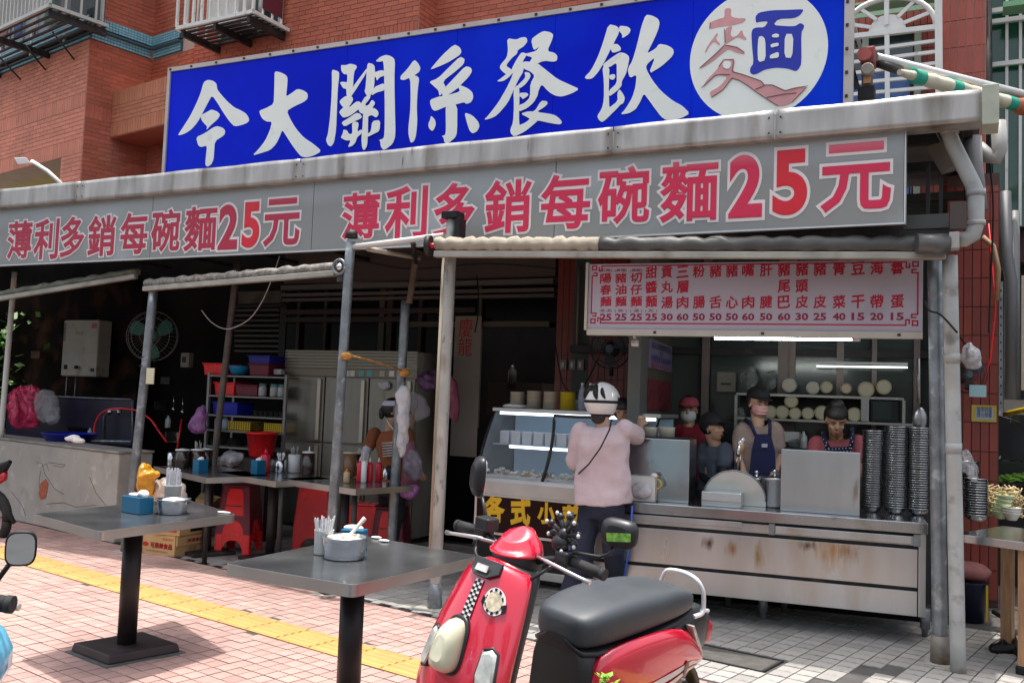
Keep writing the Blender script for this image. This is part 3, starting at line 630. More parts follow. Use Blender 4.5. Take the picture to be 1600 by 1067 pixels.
TR = [
 ((275, 110), 6.667, [[(350,103),(395,115),(425,145),(432,205),(480,265),(540,330),(610,390),(680,420),(740,460),(768,520),(745,550),(690,572),(610,588),(560,535),(500,450),(440,350),(378,262),(330,350),(250,505),(215,560),(160,620),(100,660),(35,680),(25,672),(80,590),(150,480),(210,360),(260,240),(290,130),(320,108)],
  [(262,470),(330,435),(372,410),(430,430),(463,465),(440,510),(370,570),(318,626),(330,590),(300,560),(265,515)],
  [(212,700),(300,660),(420,580),(490,600),(518,635),(505,680),(408,742),(400,850),(395,930),(370,985),(330,1008),(308,985),(315,900),(328,785),(265,803),(235,785)]]),
 ((385, 100), 6.667, [[(297,80),(350,88),(410,115),(432,150),(425,250),(415,345),(470,310),(535,262),(600,280),(640,310),(640,365),(600,400),(500,445),(422,493),(460,580),(520,680),(600,770),(700,835),(787,910),(700,960),(620,978),(570,965),(520,905),(460,820),(410,740),(375,690),(350,760),(310,840),(250,900),(160,930),(65,957),(130,890),(200,800),(245,700),(270,605),(210,603),(170,575),(145,530),(137,490),(210,462),(287,420),(292,300),(295,180)]]),
 ((500, 75), 6.277, [[(118,215),(160,225),(190,240),(188,300),(175,420),(168,600),(160,800),(140,930),(110,970),(80,955),(60,905),(80,850),(100,700),(115,500),(120,350)],
  [(208,170),(250,175),(300,158),(350,170),(367,190),(335,240),(325,390),(318,480),(262,475),(262,405),(230,400),(195,340),(235,335),(268,345),(272,260),(235,262),(212,230)],
  [(468,195),(470,230),(330,450),(310,470),(322,390),(400,285)],
  [(470,150),(520,160),(543,190),(535,390),(500,470),(480,500),(438,430),(450,400),(460,250)],
  [(535,245),(600,222),(640,230),(640,275),(590,290),(560,328),(552,290),(532,290)],
  [(530,390),(640,345),(640,420),(560,440),(505,475)],
  [(548,135),(600,90),(655,72),(710,90),(740,125),(733,300),(738,600),(745,860),(720,940),(660,990),(625,1005),(600,970),(595,920),(583,905),(625,895),(637,850),(640,600),(632,200),(622,130),(590,142)],
  [(262,470),(320,480),(330,520),(275,600),(240,590),(215,570),(192,525)],
  [(240,580),(290,590),(360,530),(395,530),(410,560),(380,610),(300,670),(235,690),(210,665),(192,630)],
  [(213,735),(290,690),(360,640),(400,650),(420,690),(330,730),(245,778)],
  [(410,545),(450,480),(500,470),(495,500),(440,570),(480,570),(515,510),(550,545),(500,620),(450,660),(395,640),(380,600)],
  [(500,590),(545,597),(575,625),(580,660),(555,690),(510,660),(460,690),(440,650)],
  [(320,740),(350,725),(388,740),(370,830),(415,800),(420,840),(370,880),(355,930),(325,965),(278,978),(310,910),(260,912),(208,885),(232,840),(235,805),(270,812),(290,850),(325,845)],
  [(430,640),(480,640),(475,850),(470,960),(440,1012),(420,985),(412,900),(425,760)],
  [(520,720),(598,712),(590,820),(540,845),(470,880),(470,850),(505,825)]]),
 ((620, 60), 6.1, [[(168,205),(205,240),(228,285),(215,325),(165,358),(200,365),(215,390),(200,500),(192,650),(197,800),(185,930),(165,985),(135,1000),(115,930),(112,860),(130,700),(135,550),(130,375),(70,403),(35,395),(40,360),(100,300)],
  [(548,62),(600,85),(620,130),(600,165),(480,240),(320,305),(345,270),(440,160)],
  [(310,418),(395,385),(500,280),(605,178),(650,200),(640,250),(560,320),(440,412),(470,470),(410,560),(400,500),(350,455)],
  [(465,470),(560,370),(655,270),(705,280),(722,315),(690,370),(610,450),(590,475),(475,555),(440,560),(430,500)],
  [(320,590),(400,560),(470,550),(608,512),(590,470),(610,450),(680,480),(725,520),(732,570),(710,615),(665,630),(645,612),(580,630),(470,655),(370,698),(340,680),(322,630)],
  [(468,620),(580,620),(578,900),(560,950),(500,1000),(470,1005),(455,985),(450,950),(430,935),(465,925),(472,880)],
  [(330,740),(365,775),(377,820),(360,870),(338,888),(310,860),(303,820),(322,780)],
  [(648,710),(720,735),(775,790),(793,840),(770,890),(725,912),(695,880),(670,800)]]),
 ((750, 40), 5.93, [[(252,122),(340,135),(385,113),(430,112),(442,150),(410,195),(350,232),(345,265),(300,300),(240,375),(255,460),(220,440),(185,400),(190,370),(250,300),(262,230)],
  [(240,375),(292,410),(320,420),(300,450),(260,490),(215,520),(155,522),(200,490),(250,450),(220,440),(200,410)],
  [(352,300),(390,250),(440,268),(395,340),(410,420),(350,520),(310,610),(260,720),(160,835),(100,865),(38,878),(80,835),(170,720),(240,600),(290,500),(310,440),(292,410)],
  [(475,135),(530,90),(590,55),(650,65),(683,90),(665,150),(625,242),(690,255),(720,285),(715,330),(680,340),(600,330),(525,358),(460,345),(490,300),(435,285),(390,262),(430,265),(525,240),(555,195),(520,225),(497,228)],
  [(395,335),(525,345),(620,420),(720,500),(830,550),(925,592),(850,635),(760,663),(700,655),(640,620),(572,545),(540,620),(500,670),(470,640),(470,540),(510,470),(470,430),(405,405)],
  [(312,600),(350,550),(370,600),(362,930),(400,990),(320,1035),(290,1005),(282,970),(310,900),(318,750)],
  [(362,930),(430,900),(480,855),(540,885),(500,920),(420,985),(320,1035),(290,1000)],
  [(380,822),(440,800),(510,800),(570,700),(625,705),(630,730),(600,760),(525,805),(640,820),(700,835),(745,870),(765,905),(740,922),(640,905),(540,882),(500,900),(455,860)],
  [(415,435),(460,440),(475,475),(430,545),(370,590),(350,560),(405,510),(425,480)],
  [(470,530),(540,540),(545,640),(500,720),(440,770),(362,805),(362,745),(420,720),(468,670)],
  [(372,628),(440,628),(455,650),(400,690),(385,665),(370,665)]]),
 ((905, 15), 5.767, [[(265,135),(350,155),(365,205),(310,312),(260,410),(215,500),(170,570),(120,625),(70,632),(48,615),(110,550),(170,430),(220,290)],
  [(360,165),(375,150),(440,158),(467,185),(450,225),(388,265),(390,230),(362,200)],
  [(300,315),(350,315),(378,350),(375,375),(300,397),(285,350)],
  [(215,500),(290,440),(370,388),(420,400),(455,430),(440,520),(420,590),(385,650),(385,690),(340,740),(270,790),(268,735),(340,670),(340,580),(340,480),(275,525),(225,520)],
  [(210,515),(275,520),(270,640),(268,735),(272,890),(300,940),(215,1020),(185,1005),(162,965),(205,900),(225,820),(225,650)],
  [(272,595),(320,585),(330,610),(310,640),(275,630)],
  [(365,720),(395,760),(415,800),(400,850),(375,860),(340,900),(215,1020),(200,960),(270,890),(350,830),(345,760)],
  [(603,52),(660,60),(715,90),(728,130),(710,200),(660,310),(610,405),(695,355),(720,315),(790,325),(845,355),(857,395),(830,440),(740,520),(627,586),(690,430),(610,500),(605,540),(660,640),(740,740),(850,830),(930,870),(1000,940),(930,980),(860,1000),(790,1003),(740,970),(680,890),(630,820),(585,760),(550,840),(510,905),(450,940),(373,950),(420,900),(480,800),(510,700),(520,590),(460,622),(440,560),(450,520),(480,470),(520,340),(565,150)]])]
for org, s, P in TR: trace('character', P, org, s, plB, WB, brush, Bs)
Wi = np.linalg.inv(WB); l_ = tp(Wi, at(1078, 101, plB)); r_ = tp(Wi, at(1294, 69, plB)); cx, cz, rr = (l_[0]+r_[0])/2, (l_[2]+r_[2])/2, (r_[0]-l_[0])/2
disc = []
for i in range(72):
    t = 2*math.pi*i/72; disc.append(tp(WB, (cx+rr*math.cos(t), -.002, min(zB1-.004, cz+rr*math.sin(t)))))
dc = part('disc', MB().prism(disc, WB[:3, 1]*.0015), brush, Bs, fix=False)
s5 = 5.617; o5 = (1070, 0)
trace('character', [[(225,200),(300,170),(350,160),(350,80),(410,75),(405,150),(460,165),(540,165),(520,200),(430,225),(300,240),(220,262)],
 [(350,260),(420,225),(400,300),(415,330),(460,320),(500,262),(515,310),(548,350),(520,355),(470,325),(410,360),(355,395)],
 [(285,290),(290,310),(270,345),(310,390),(305,405),(260,365),(215,410),(185,470),(175,465),(205,400),(250,340)],
 [(130,605),(190,550),(270,480),(350,400),(400,400),(460,420),(525,465),(525,480),(450,465),(385,430),(320,480),(240,545),(170,590)],
 [(340,530),(430,525),(440,545),(420,635),(500,655),(600,690),(670,715),(700,750),(770,750),(830,775),(880,800),(960,770),(1080,757),(1020,830),(940,905),(880,930),(820,935),(740,885),(640,820),(560,760),(480,710),(415,690),(340,790),(235,860),(218,810),(300,770),(380,680),(320,660),(270,665),(150,775),(200,700),(270,630),(300,590)]],
 o5, s5, plB, WB, M('faded_pink_paint', (.68, .33, .33), .6, 0, .12, 6), dc, y0=-.004)
bl2 = M('blue_lettering', (.004, .02, .42), .4, 0, .05)
trace('character', [[(620,150),(650,115),(760,95),(900,92),(1035,85),(1040,100),(1010,140),(960,165),(820,170),(775,225),(900,235),(970,235),(1015,205),(1048,225),(1045,250),(1022,290),(1025,560),(1000,610),(975,630),(900,605),(800,597),(700,615),(640,650),(600,660),(572,640),(575,600),(605,560),(590,400),(585,300),(595,260),(630,245),(700,245),(735,190),(660,195),(625,205)]], o5, s5, plB, WB, bl2, dc, y0=-.004)
trace('counter_space', [[(648,330),(680,322),(708,350),(712,535),(645,553),(640,450)], [(880,305),(955,305),(945,515),(875,512)], [(765,315),(800,300),(830,310),(825,335),(770,335)], [(755,395),(825,380),(825,410),(757,425)], [(750,490),(825,460),(828,512),(748,523)], [(335,560),(360,540),(405,545),(410,580),(385,615),(340,600)]], o5, s5, plB, WB, brush, dc, y0=-.009)
ol = MB()  # dark outlines round the faded strokes
for P in ([(415,690),(480,710),(560,760),(640,820),(740,885),(820,935)], [(420,635),(500,655),(600,690),(670,715),(700,750),(770,750),(880,800)], [(620,790),(700,755)], [(720,860),(880,830),(980,820)], [(220,262),(225,200)], [(355,395),(350,260)], [(130,605),(270,480),(350,400),(460,420),(525,465)], [(150,775),(270,665),(320,660),(400,660)], [(235,860),(340,790),(415,690)], [(880,800),(1080,757),(940,905)], [(300,590),(340,530),(430,525),(420,635)]):
    L = [tp(Wi, at(o5[0]+x/s5, o5[1]+y/s5, plB)) for x, y in P]; ol.tube([tp(WB, (p[0], -.0085, p[2])) for p in L], .0022, 4, caps=False)
part('outline', ol, M('brown_outline', (.12, .05, .06), .7), dc)
# ---------------- shop interior ----------------
def base(px, py, z=0.):
    p = at(px, py, ('z', z)); return p, 1/inview(p)[2]
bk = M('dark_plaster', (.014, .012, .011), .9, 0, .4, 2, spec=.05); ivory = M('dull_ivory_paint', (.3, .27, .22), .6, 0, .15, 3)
YI = 8.6
xL = at(444, 600, ('y', YI))[0]; xD = at(868, 600, ('y', YI))[0]
Sw = T('shop_wall', 'dark inner wall of the noodle shop with old shutter box, windows and doorway', 'wall', (-5, YI, 0))
zA = at(545, 443, ('y', YI))[2]
part('shutter_box', MB().box(xL, xD, YI-.1, YI+.1, zA, 3.5), M('dull_mauve_paint', (.10, .08, .075), .75, 0, .15, 2), Sw)
for k, (py, h) in enumerate(((446, .05), (458, .035), (466, .03))):
    z = at(700, py, ('y', YI))[2]; part('shutter_slat', MB().box(xL, xD, YI-.15+.02*k, YI-.02, z-h/2, z+h/2), M('pale_slat', (.13, .12, .11), .6), Sw)
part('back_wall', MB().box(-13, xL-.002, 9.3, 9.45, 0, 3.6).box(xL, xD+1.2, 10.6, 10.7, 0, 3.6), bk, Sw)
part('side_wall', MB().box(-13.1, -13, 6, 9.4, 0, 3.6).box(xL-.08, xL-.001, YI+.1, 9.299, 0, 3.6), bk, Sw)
fwm = M('rusty_frame', (.035, .018, .012), .6, 0, .3, 5); ivf = M('ivory_frame', (.09, .075, .05), .6)
zW0 = at(600, 545, ('y', YI))[2]; zDd = at(800, 512, ('y', YI))[2]; xM = at(750, 512, ('y', YI))[0]
wn = part('window', MB().box(xL, xM, YI+.0, YI+.03, .0, zA-.05).box(xM, xD, YI, YI+.03, zDd, zA-.05), M('night_glass', (.003, .004, .008), .2, spec=.12), Sw)
for px in (470, 512, 600, 612, 660, 700, 752): x = at(px, 500, ('y', YI))[0]; w_ = .035 if px in (600, 612) else .022; part('mullion', MB().box(x-w_, x+w_, YI-.05, YI-.001, 1.2, zA-.06), ivf if px in (600, 752, 700) else fwm, Sw)
for py, a, b, m_ in ((487, 444, 752, fwm), (508, 640, 868, ivf), (500, 444, 640, fwm)): z = at(620, py, ('y', YI))[2]; part('transom', MB().box(at(a, 500, ('y', YI))[0]+.03, at(b, 500, ('y', YI))[0]-.03, YI-.09, YI-.051, z-.028, z+.028), m_, Sw)
# couplet strip beside the doorway
plP = ('y', YI-.12); x0, x1 = at(709, 560, plP)[0], at(750, 560, plP)[0]
Cp = T('couplet_strip', 'pale upright paper strip with two red brush characters left of the dark doorway', 'paper banner', ((x0+x1)/2, YI-.12, .9))
part('strip', MB().box(x0, x1, YI-.12, YI-.115, .9, at(730, 494, plP)[2]), M('dim_paper', (.3, .26, .22), .8), Cp)
WP = fr((0, YI-.12, 0), 0)
for ch, a, b in (('慶', 498, 527), ('龍', 528, 556)): put('character', ch, WP, at(717, 510, plP)[0], at(739, 510, plP)[0], at(728, b, plP)[2], at(728, a, plP)[2], M('red_ink', (.4, .02, .02), .7), Cp, y=-.003)
put('character', '壬年吉祥', WP, at(717, 510, plP)[0], at(722, 510, plP)[0], 1.1, 1.12, M('red_ink', (.4, .02, .02)), Cp, y=-.003)
# tiled column between doorway and kitchen
xk0, xk1 = at(868, 560, ('y', 8.5))[0], at(990, 560, ('y', 8.5))[0]
Tc = T('tiled_column', 'dark red tiled column between the doorway and the kitchen', 'column', ((xk0+xk1)/2, 8.5, 0))
part('core', MB().box(xk0, xk1, 8.501, 8.9, 0, 3.5), groutd, Tc)
clad(fr((xk0, 8.5, 0), 0), xk1-xk0, .05, 3.4, tiled, .066, .24, .006, Tc, 'tile', 150, off=0)
# switches and cable on the column
sw = T('switch_row', 'row of three old wall switches on the dark red tiled column', 'switch', at(900, 575, ('y', 8.44)))
for px in (881, 895, 908): p = at(px, 570, ('y', 8.47)); part('switch', MB().box(p[0]-.035, p[0]+.035, 8.45, 8.489, p[2]-.05, p[2]+.05), ivory, sw, bev=.004); part('rocker', MB().box(p[0]-.012, p[0]+.012, 8.44, 8.4495, p[2]-.025, p[2]+.025), white, sw)
single('conduit', MB().tube([at(905, 415, ('y', 8.42)), at(901, 552, ('y', 8.42))], .012, 8), ivory, 'thin pale conduit running down the dark red tiled column', 'conduit')

# concrete counter wall at the left
e0 = at(177, 849, ('z', 0)); WC = fr((e0[0], e0[1], 0), SA)
cw = T('concrete_wall', 'cracked grey concrete half wall at the left under the wash area', 'wall', e0)
def cwf(u, v): return tp(WC, (-4.5*(1-u), .006*math.sin(u*40)*math.sin(v*9), .0+.865*v))
part('wall_body', MB().box(-4.5, 0, 0, .36, 0, .85, WC), concr, cw, bev=.015)
part('wall_cap', MB().box(-4.52, .01, -.012, .37, .851, .872, WC), M('worn_cap', (.3, .28, .25), .8, 0, .25, 6, bump=.3, bsc=30), cw, bev=.006)
ck = MB(); 
for pts in (((57, 722), (66, 724), (70, 740), (78, 752), (86, 764), (100, 772)), ((75, 722), (102, 726), (98, 730), (84, 727)), ((64, 735), (61, 752), (63, 772)), ((72, 787), (100, 785), (118, 792), (150, 789)), ((140, 745), (150, 770), (166, 790)), ((66, 728), (73, 724), (76, 735)), ((18, 768), (35, 790), (40, 805))):
    L = [at(x, y, ('v', e0, SA)) for x, y in pts]; L = [p-WC[:3, 1]*.001 for p in L]
    ck.tube(L, .0022, 5, caps=False)
part('crack', ck, M('crack_shadow', (.04, .035, .03), .95), cw)
part('bare_brick', MB().prism([at(x, y, ('v', e0, SA))-WC[:3, 1]*.001 for x, y in ((64, 755), (72, 748), (76, 755), (72, 778), (64, 780), (61, 772))], -WC[:3, 1]*.004), M('bare_brick', (.42, .12, .06), .9, 0, .3, 30), cw)
# wash area above the wall
def plate(px0, px1, py0, py1, y, t=.02):
    pc = ('y', y); xa, xb = at(px0, (py0+py1)/2, pc)[0], at(px1, (py0+py1)/2, pc)[0]; cx = (px0+px1)/2
    return xa, xb, y, y+t, at(cx, py1, pc)[2], at(cx, py0, pc)[2]
single('wash_area_wall', MB().box(*plate(12, 215, 440, 700, 8.9, .08)), interior, 'dark rusty back wall of the wash area behind the water heater', 'wall')
sb = T('wash_trough', 'dark blue wash trough with metal rim behind the concrete wall', 'sink', (-9, 7.6, .6))
xa, xb, *_ = plate(10, 208, 620, 685, 7.9)
part('splash_board', MB().box(xa, xb, 7.9, 7.93, .8, at(100, 620, ('y', 7.9))[2]), M('indigo_panel', (.02, .016, .045), .4, 0, .3, 3), sb)
part('rim', MB().tube([at(8, 686, ('y', 7.2)), at(205, 690, ('y', 7.2))], .015, 8).tube([at(12, 617, ('y', 7.88)), at(205, 624, ('y', 7.88))], .012, 8).tube([at(207, 624, ('y', 7.88)), at(207, 690, ('y', 7.88))], .012, 8), galv, sb)
part('tap', MB().tube([at(162, 690, ('y', 7.8)), at(163, 650, ('y', 7.8)), at(172, 640, ('y', 7.75)), at(188, 641, ('y', 7.7))], .016, 8), galv, sb)
for k, px in enumerate((172, 187)): part('tap_handle', MB().ell(at(px, 643, ('y', 7.72)), .03, .03, .04), M('chrome', (.7, .7, .7), .15, 1), sb)
single('red_hose', MB().tube(cr([at(x, y, ('y', 7.6)) for x, y in ((147, 682), (148, 665), (156, 648), (170, 640), (190, 638), (215, 642), (235, 655), (245, 668))]), .011, 8), redp, 'red hose looping over the wash trough taps', 'hose')
single('blue_basin', MB().lathe(base(78, 690, .87)[0]+np.array([0, .25, 0]), [(.16, 0), (.24, .0), (.29, .085), (.3, .085), (.3, .09), (.28, .09), (.23, .01), (0.01, .01)], 28), M('blue_plastic', (.01, .02, .35), .35), 'blue plastic basin on the concrete wall below the pink bags', 'basin')
cl = MB()
for i in range(7): cl.ell(base(88, 690, .95)[0]+np.array([i*.03-.08, .2+.03*math.sin(i), .02+.02*math.sin(i*2)]), .05, .04, .025, n=8, k=5)
single('white_rag', cl, paper, 'crumpled white rag lying on the blue basin', 'rag', vox=.012)
# pink bags
CLD = {}
for s_ in (.05, .016): CLD[s_] = bpy.data.textures.new('crumple', 'CLOUDS'); CLD[s_].noise_scale = {.05: .085, .016: .03}[s_]; CLD[s_].noise_depth = 0
def bag(name, label, pts, y, mat, thick=.1, cat='plastic bag', group=None, seed=1, par=None, amp=.06):
    """crumpled bag: closed outline in the photo, given real thickness"""
    c = np.mean(np.array(pts), 0); n = len(pts); rr = np.random.RandomState(seed); r = MB(); K = 7; P = []
    P2 = chaikin([tuple(p) for p in pts], 1)
    P2 = [tuple(np.array(p)) for p in P2]; n = len(P2); off = rr.uniform(-1, 1, (K*2+1, n))
    rings = []
    for k in range(-K, K+1):
        t = k/K; s_ = math.sqrt(max(0, 1-t*t))*.98+.02; ring = []
        for j, p in enumerate(P2):
            q_ = c+(np.array(p)-c)*s_*(1+amp*off[k+K, j]*(.6 if abs(t) < .3 else 1)); pt = at(q_[0], q_[1], ('y', y)); ring.append(pt+np.array([0, t*thick+amp*.4*thick*off[k+K, (j*3) % n], 0]))
        rings.append(ring)
    r.loft(rings); o = part(name, r, mat, par, sub=2)
    for s_, k_ in ((.05, .05*min(1.5, thick/.08)), (.016, .012)): dm_ = o.modifiers.new('d', 'DISPLACE'); dm_.texture = CLD[s_]; dm_.strength = k_; dm_.texture_coords = 'GLOBAL'
    return tag(o, label, cat, group) if par is None else o
film_pink = M('pink_film', (.75, .02, .12), .25, 0, .35, 14, alpha=.66, spec=.9, bump=.9, bsc=30); film = M('clear_film', (.6, .6, .64), .18, 0, .3, 16, alpha=.3, spec=1., bump=.9, bsc=30)
film_w = M('white_film', (.66, .66, .68), .35, 0, .15, 12, bump=.6, bsc=25, alpha=.8); film_v = M('violet_film', (.42, .16, .42), .3, 0, .3, 12, bump=.5, bsc=22, alpha=.85)
bag('pink_bags', 'bundle of pink plastic bags hanging over the concrete wall', [(17, 610), (35, 604), (52, 600), (62, 612), (60, 640), (63, 667), (40, 671), (20, 666), (15, 640)], 7.5, film_pink, .12, seed=3)
bag('clear_bag', 'clear plastic bag hanging beside the pink bags over the concrete wall', [(58, 612), (72, 606), (84, 618), (91, 640), (88, 662), (70, 660), (58, 655)], 7.45, film, .1, seed=4)
bag('pink_bags', 'slim pink bag at the left end of the bundle, over the concrete wall', [(18, 612), (26, 608), (30, 640), (27, 668), (17, 665), (14, 640)], 7.35, film_pink, .05, seed=5)
# water heater
H_ = T('water_heater', 'grimy white gas water heater on the dark wash area wall', 'water heater', at(115, 588, ('y', 8.7)))
YH = 8.55; xa, xb, _, _, za, zb = plate(97, 152, 500, 588, YH)
part('case', MB().box(xa, xb, YH, YH+.22, za, zb), M('heater_enamel', (.42, .4, .34), .5, 0, .12, 4, dirt=((.16, .12, .08), .58, .8, 5)), H_, bev=.02)
for i in range(10): z = zb-.05-i*.025; part('vent_slit', MB().box(xa+.015, xa+.055, YH-.003, YH+.001, z-.006, z+.006), blackp, H_)
part('knob', MB().lathe(((xa+xb)/2+.02, YH-.03, za+.12), [(.025, 0), (.022, .03)], 16, M4=np.array([[1, 0, 0, 0], [0, 0, 1, 0], [0, -1, 0, 0], [0, 0, 0, 1.]])@fr((0, 0, -.03), 0)), blackp, H_)
part('sticker', MB().box(xb-.13, xb-.03, YH-.003, YH-.001, zb-.11, zb-.05), M('red_print', (.45, .12, .1), .6), H_); part('sticker', MB().box(xa+.06, xa+.13, YH-.003, YH-.001, za+.09, za+.15).box(xb-.1, xb-.03, YH-.003, YH-.001, za+.07, za+.11), blackp, H_)
put('lettering', '熱水器', fr((0, YH, 0), 0), (xa+xb)/2-.09, (xa+xb)/2+.06, zb-.2, zb-.15, M('grey_print', (.2, .18, .17)), H_, y=-.003)
for px in (105, 119): part('pipe', MB().tube([at(px, 588, ('y', YH+.1)), at(px-2, 616, ('y', YH+.1)), at(px-4, 630, ('y', YH+.15))], .012, 8), galv, H_)
# fans
def fan(name, label, c, R, facing, cage, blade, hub, tilt=0.):
    f = T(name, label, 'fan', c, facing); A = np.array([[1, 0, 0, 0], [0, 0, 1, 0], [0, -1, 0, 0], [0, 0, 0, 1.]])   # local: looks to -y
    r = MB(); 
    for rr_, y in ((R, 0), (R*.99, .05), (R*.75, -.045), (R*.4, -.06)): r.tube([(rr_*math.cos(t), y, rr_*math.sin(t)) for t in np.linspace(0, 2*math.pi, 37)], .004, 5, caps=False)
    for i in range(36): t = i*math.pi/18; r.tube([(R*.2*math.cos(t), -.06, R*.2*math.sin(t)), (R*.7*math.cos(t), -.048, R*.7*math.sin(t)), (R*math.cos(t), 0, R*math.sin(t))], .0016, 4, caps=False)
    part('cage', r, cage, f, local=True)
    for i in range(3):
        t0 = i*2*math.pi/3+.5
        P = [(.2, 0), (.45, .28), (.8, .38), (.93, .12), (.85, -.2), (.5, -.22), (.2, -.1)]
        part('blade', MB().prism([(R*(x*math.cos(t0)-y*math.sin(t0)), -.01+.03*y, R*(x*math.sin(t0)+y*math.cos(t0))) for x, y in P], (0, .004, 0)), blade, f, local=True)
    part('hub', MB().lathe((0, -.02, 0), [(.001, .045), (R*.2, .04), (R*.22, .03), (R*.22, 0)], 20, M4=A), hub, f, local=True)
    part('motor', MB().ell((0, .1, 0), .07, .08, .07), cage, f, local=True)
    return f
fg = fan('wall_fan', 'round wall fan with green blades behind the left pole', at(237, 525, ('y', 7.9)), 39/inview(at(237, 525, ('y', 7.9)))[2], .5, M('fan_cage', (.2, .19, .18), .4, .5), M('green_blade', (.02, .16, .12), .4), M('pale_blue_hub', (.14, .32, .36), .5))
part('stem', MB().tube([(0, .1, -.02), (.02, .12, -.34), (.02, .35, -.38)], .02, 8), blackp, fg, local=True)
part('hub_badge', MB().prism([(x, -.075, z) for x, z in ((-.05, .07), (.05, .07), (.06, -.02), (.02, -.1), (-.02, -.1), (-.06, -.02))], (0, .01, 0)), M('pale_blue_hub', (.14, .32, .36)), fg, local=True)
f2 = fan('wall_fan', 'black fan under the left end of the menu board', at(953, 545, rv(1.2)), 31/inview(at(953, 545, rv(1.2)))[2], .2, blackp, M('dark_blade', (.02, .02, .03), .4), M('dim_blue_hub', (.04, .06, .1), .5))
part('stem', MB().tube([(0, .1, 0), (0, .12, -.22)], .018, 8), blackp, f2, local=True)
f3 = fan('wall_fan', 'dark fan with a blue hub half covered by a white bag on the right column', at(1513, 585, ('y', 7.9)), 28/inview(at(1513, 585, ('y', 7.9)))[2], .3, M('dark_red_cage', (.05, .02, .02), .4), M('dark_blade', (.02, .02, .03)), M('sea_blue_hub', (.12, .22, .26), .5))
part('tag', MB().box(-.01, .11, -.06, -.055, -.17, -.08), M('pale_tag', (.3, .48, .5), .5), f3, local=True)
# breaker box
p, k = at(297, 563, ('y', 8.6)), 0
bx = T('meter_box', 'small beige meter box on the dark wall between the fan and the shelf', 'meter box', p)
part('case', MB().box(p[0]-.08, p[0]+.06, 8.52, 8.6, p[2]-.09, p[2]+.09), ivory, bx, bev=.01); part('window', MB().box(p[0]-.05, p[0]+.01, 8.515, 8.5195, p[2]-.03, p[2]+.04), blackp, bx)
single('hanging_cable', MB().tube(cr([at(x, y, ('y', 7.0)) for x, y in ((437, 400), (425, 435), (410, 470), (390, 498), (365, 512), (348, 513), (330, 503), (315, 485))]), .005, 6), white, 'thin pale cable hanging in a loop under the awning', 'cable')
# louvre
lv = T('louvre', 'dark metal louvre in the back wall above the shelf', 'louvre', at(405, 555, ('y', 8.95)))
part('frame', MB().box(*plate(436, 446, 478, 558, 8.95, .06)).box(*plate(362, 445, 476, 480, 8.95, .06)), darkm, lv)
for py in range(485, 556, 8): a = plate(366, 436, py-2, py+1, 8.97, .05); part('slat', MB().box(*a), M('louvre_slat', (.12, .11, .1), .5, .3), lv)
part('vent_box', MB().box(*plate(372, 440, 455, 474, 8.97, .05)), M('dim_board', (.13, .125, .1), .8, 0, .4, 6), lv)

# ---------------- fridge and shelf ----------------
YF = 7.95; xa, xb, _, _, z0_, z1_ = plate(446, 652, 548, 590, YF)
fs = M('dull_steel_door', (.25, .24, .205), .4, .75, .15, 3, (4, 4, .8), dirt=((.2, .17, .12), .6, .8, 3))
Fg = T('steel_fridge', 'wide upright steel kitchen fridge with louvred top behind the dining tables', 'fridge', ((xa+xb)/2, YF, 0))
part('body', MB().box(xa, xb, YF+.02, YF+.75, .08, z1_), fs, Fg, bev=.008)
zl2 = at(550, 577, ('y', YF))[2]
for i in range(6): z = zl2+.02+(z1_-zl2-.03)*i/5; part('louvre_slat', MB().box(xa, xb, YF-.01, YF+.019, z-.009, z+.009), M('dull_slat', (.3, .28, .22), .45, .5), Fg)
part('control_panel', MB().box(xa, xb, YF, YF+.019, z0_+.01, zl2), M('panel_beige', (.26, .24, .18), .5, .3), Fg, bev=.003)
nx = 3; dw = (xb-xa)/nx
zsp = .98
for i in range(nx):
    for (a, b) in ((zsp+.01, z0_), (.12, zsp-.01)):
        d = part('door', MB().box(xa+i*dw+.008, xa+(i+1)*dw-.008, YF-.02, YF+.019, a, b), fs, Fg, bev=.006)
        part('handle', MB().box(xa+(i+1)*dw-.085, xa+(i+1)*dw-.04, YF-.045, YF-.021, a+.02, b-.02), M('pale_steel_strip', (.5, .46, .38), .35, .8), d, bev=.004)
for px, c in ((532, 'a'), (543, 'a'), (550, 'a'), (565, 'b'), (578, 'b'), (597, 'c'), (612, 'a')):
    a = plate(px-4, px+4, 579, 588, YF-.006, .004); part('sticker', MB().box(*a), {'a': paper, 'b': M('cyan_sticker', (.15, .45, .5), .6), 'c': M('cream_sticker', (.5, .5, .4), .6)}[c], Fg)
bag('taped_bag', 'small white bag taped to the fridge door above the cook in the white cap', [(590, 594), (600, 592), (610, 598), (607, 610), (596, 612), (591, 604)], YF-.05, film_w, .03)
Sh = T('storage_rack', 'metal storage rack with coloured plastic bins left of the fridge', 'rack', at(385, 700, ('y', 7.9)))
YR = 7.7; rk = M('rack_grey', (.28, .27, .26), .5, .5, .1)
xr0, xr1 = at(323, 640, ('y', YR))[0], at(444, 640, ('y', YR))[0]; zr = [at(385, py, ('y', YR))[2] for py in (587, 619, 650, 674, 700, 740)]
for x in (xr0, xr1):
    for y in (YR, YR+.4): part('post', MB().box(x-.015, x+.015, y, y+.03, 0, zr[0]+.02), rk, Sh)
for z in zr: part('shelf', MB().box(xr0+.016, xr1-.016, YR-.005, YR+.43, z-.018, z), rk, Sh, bev=.003)
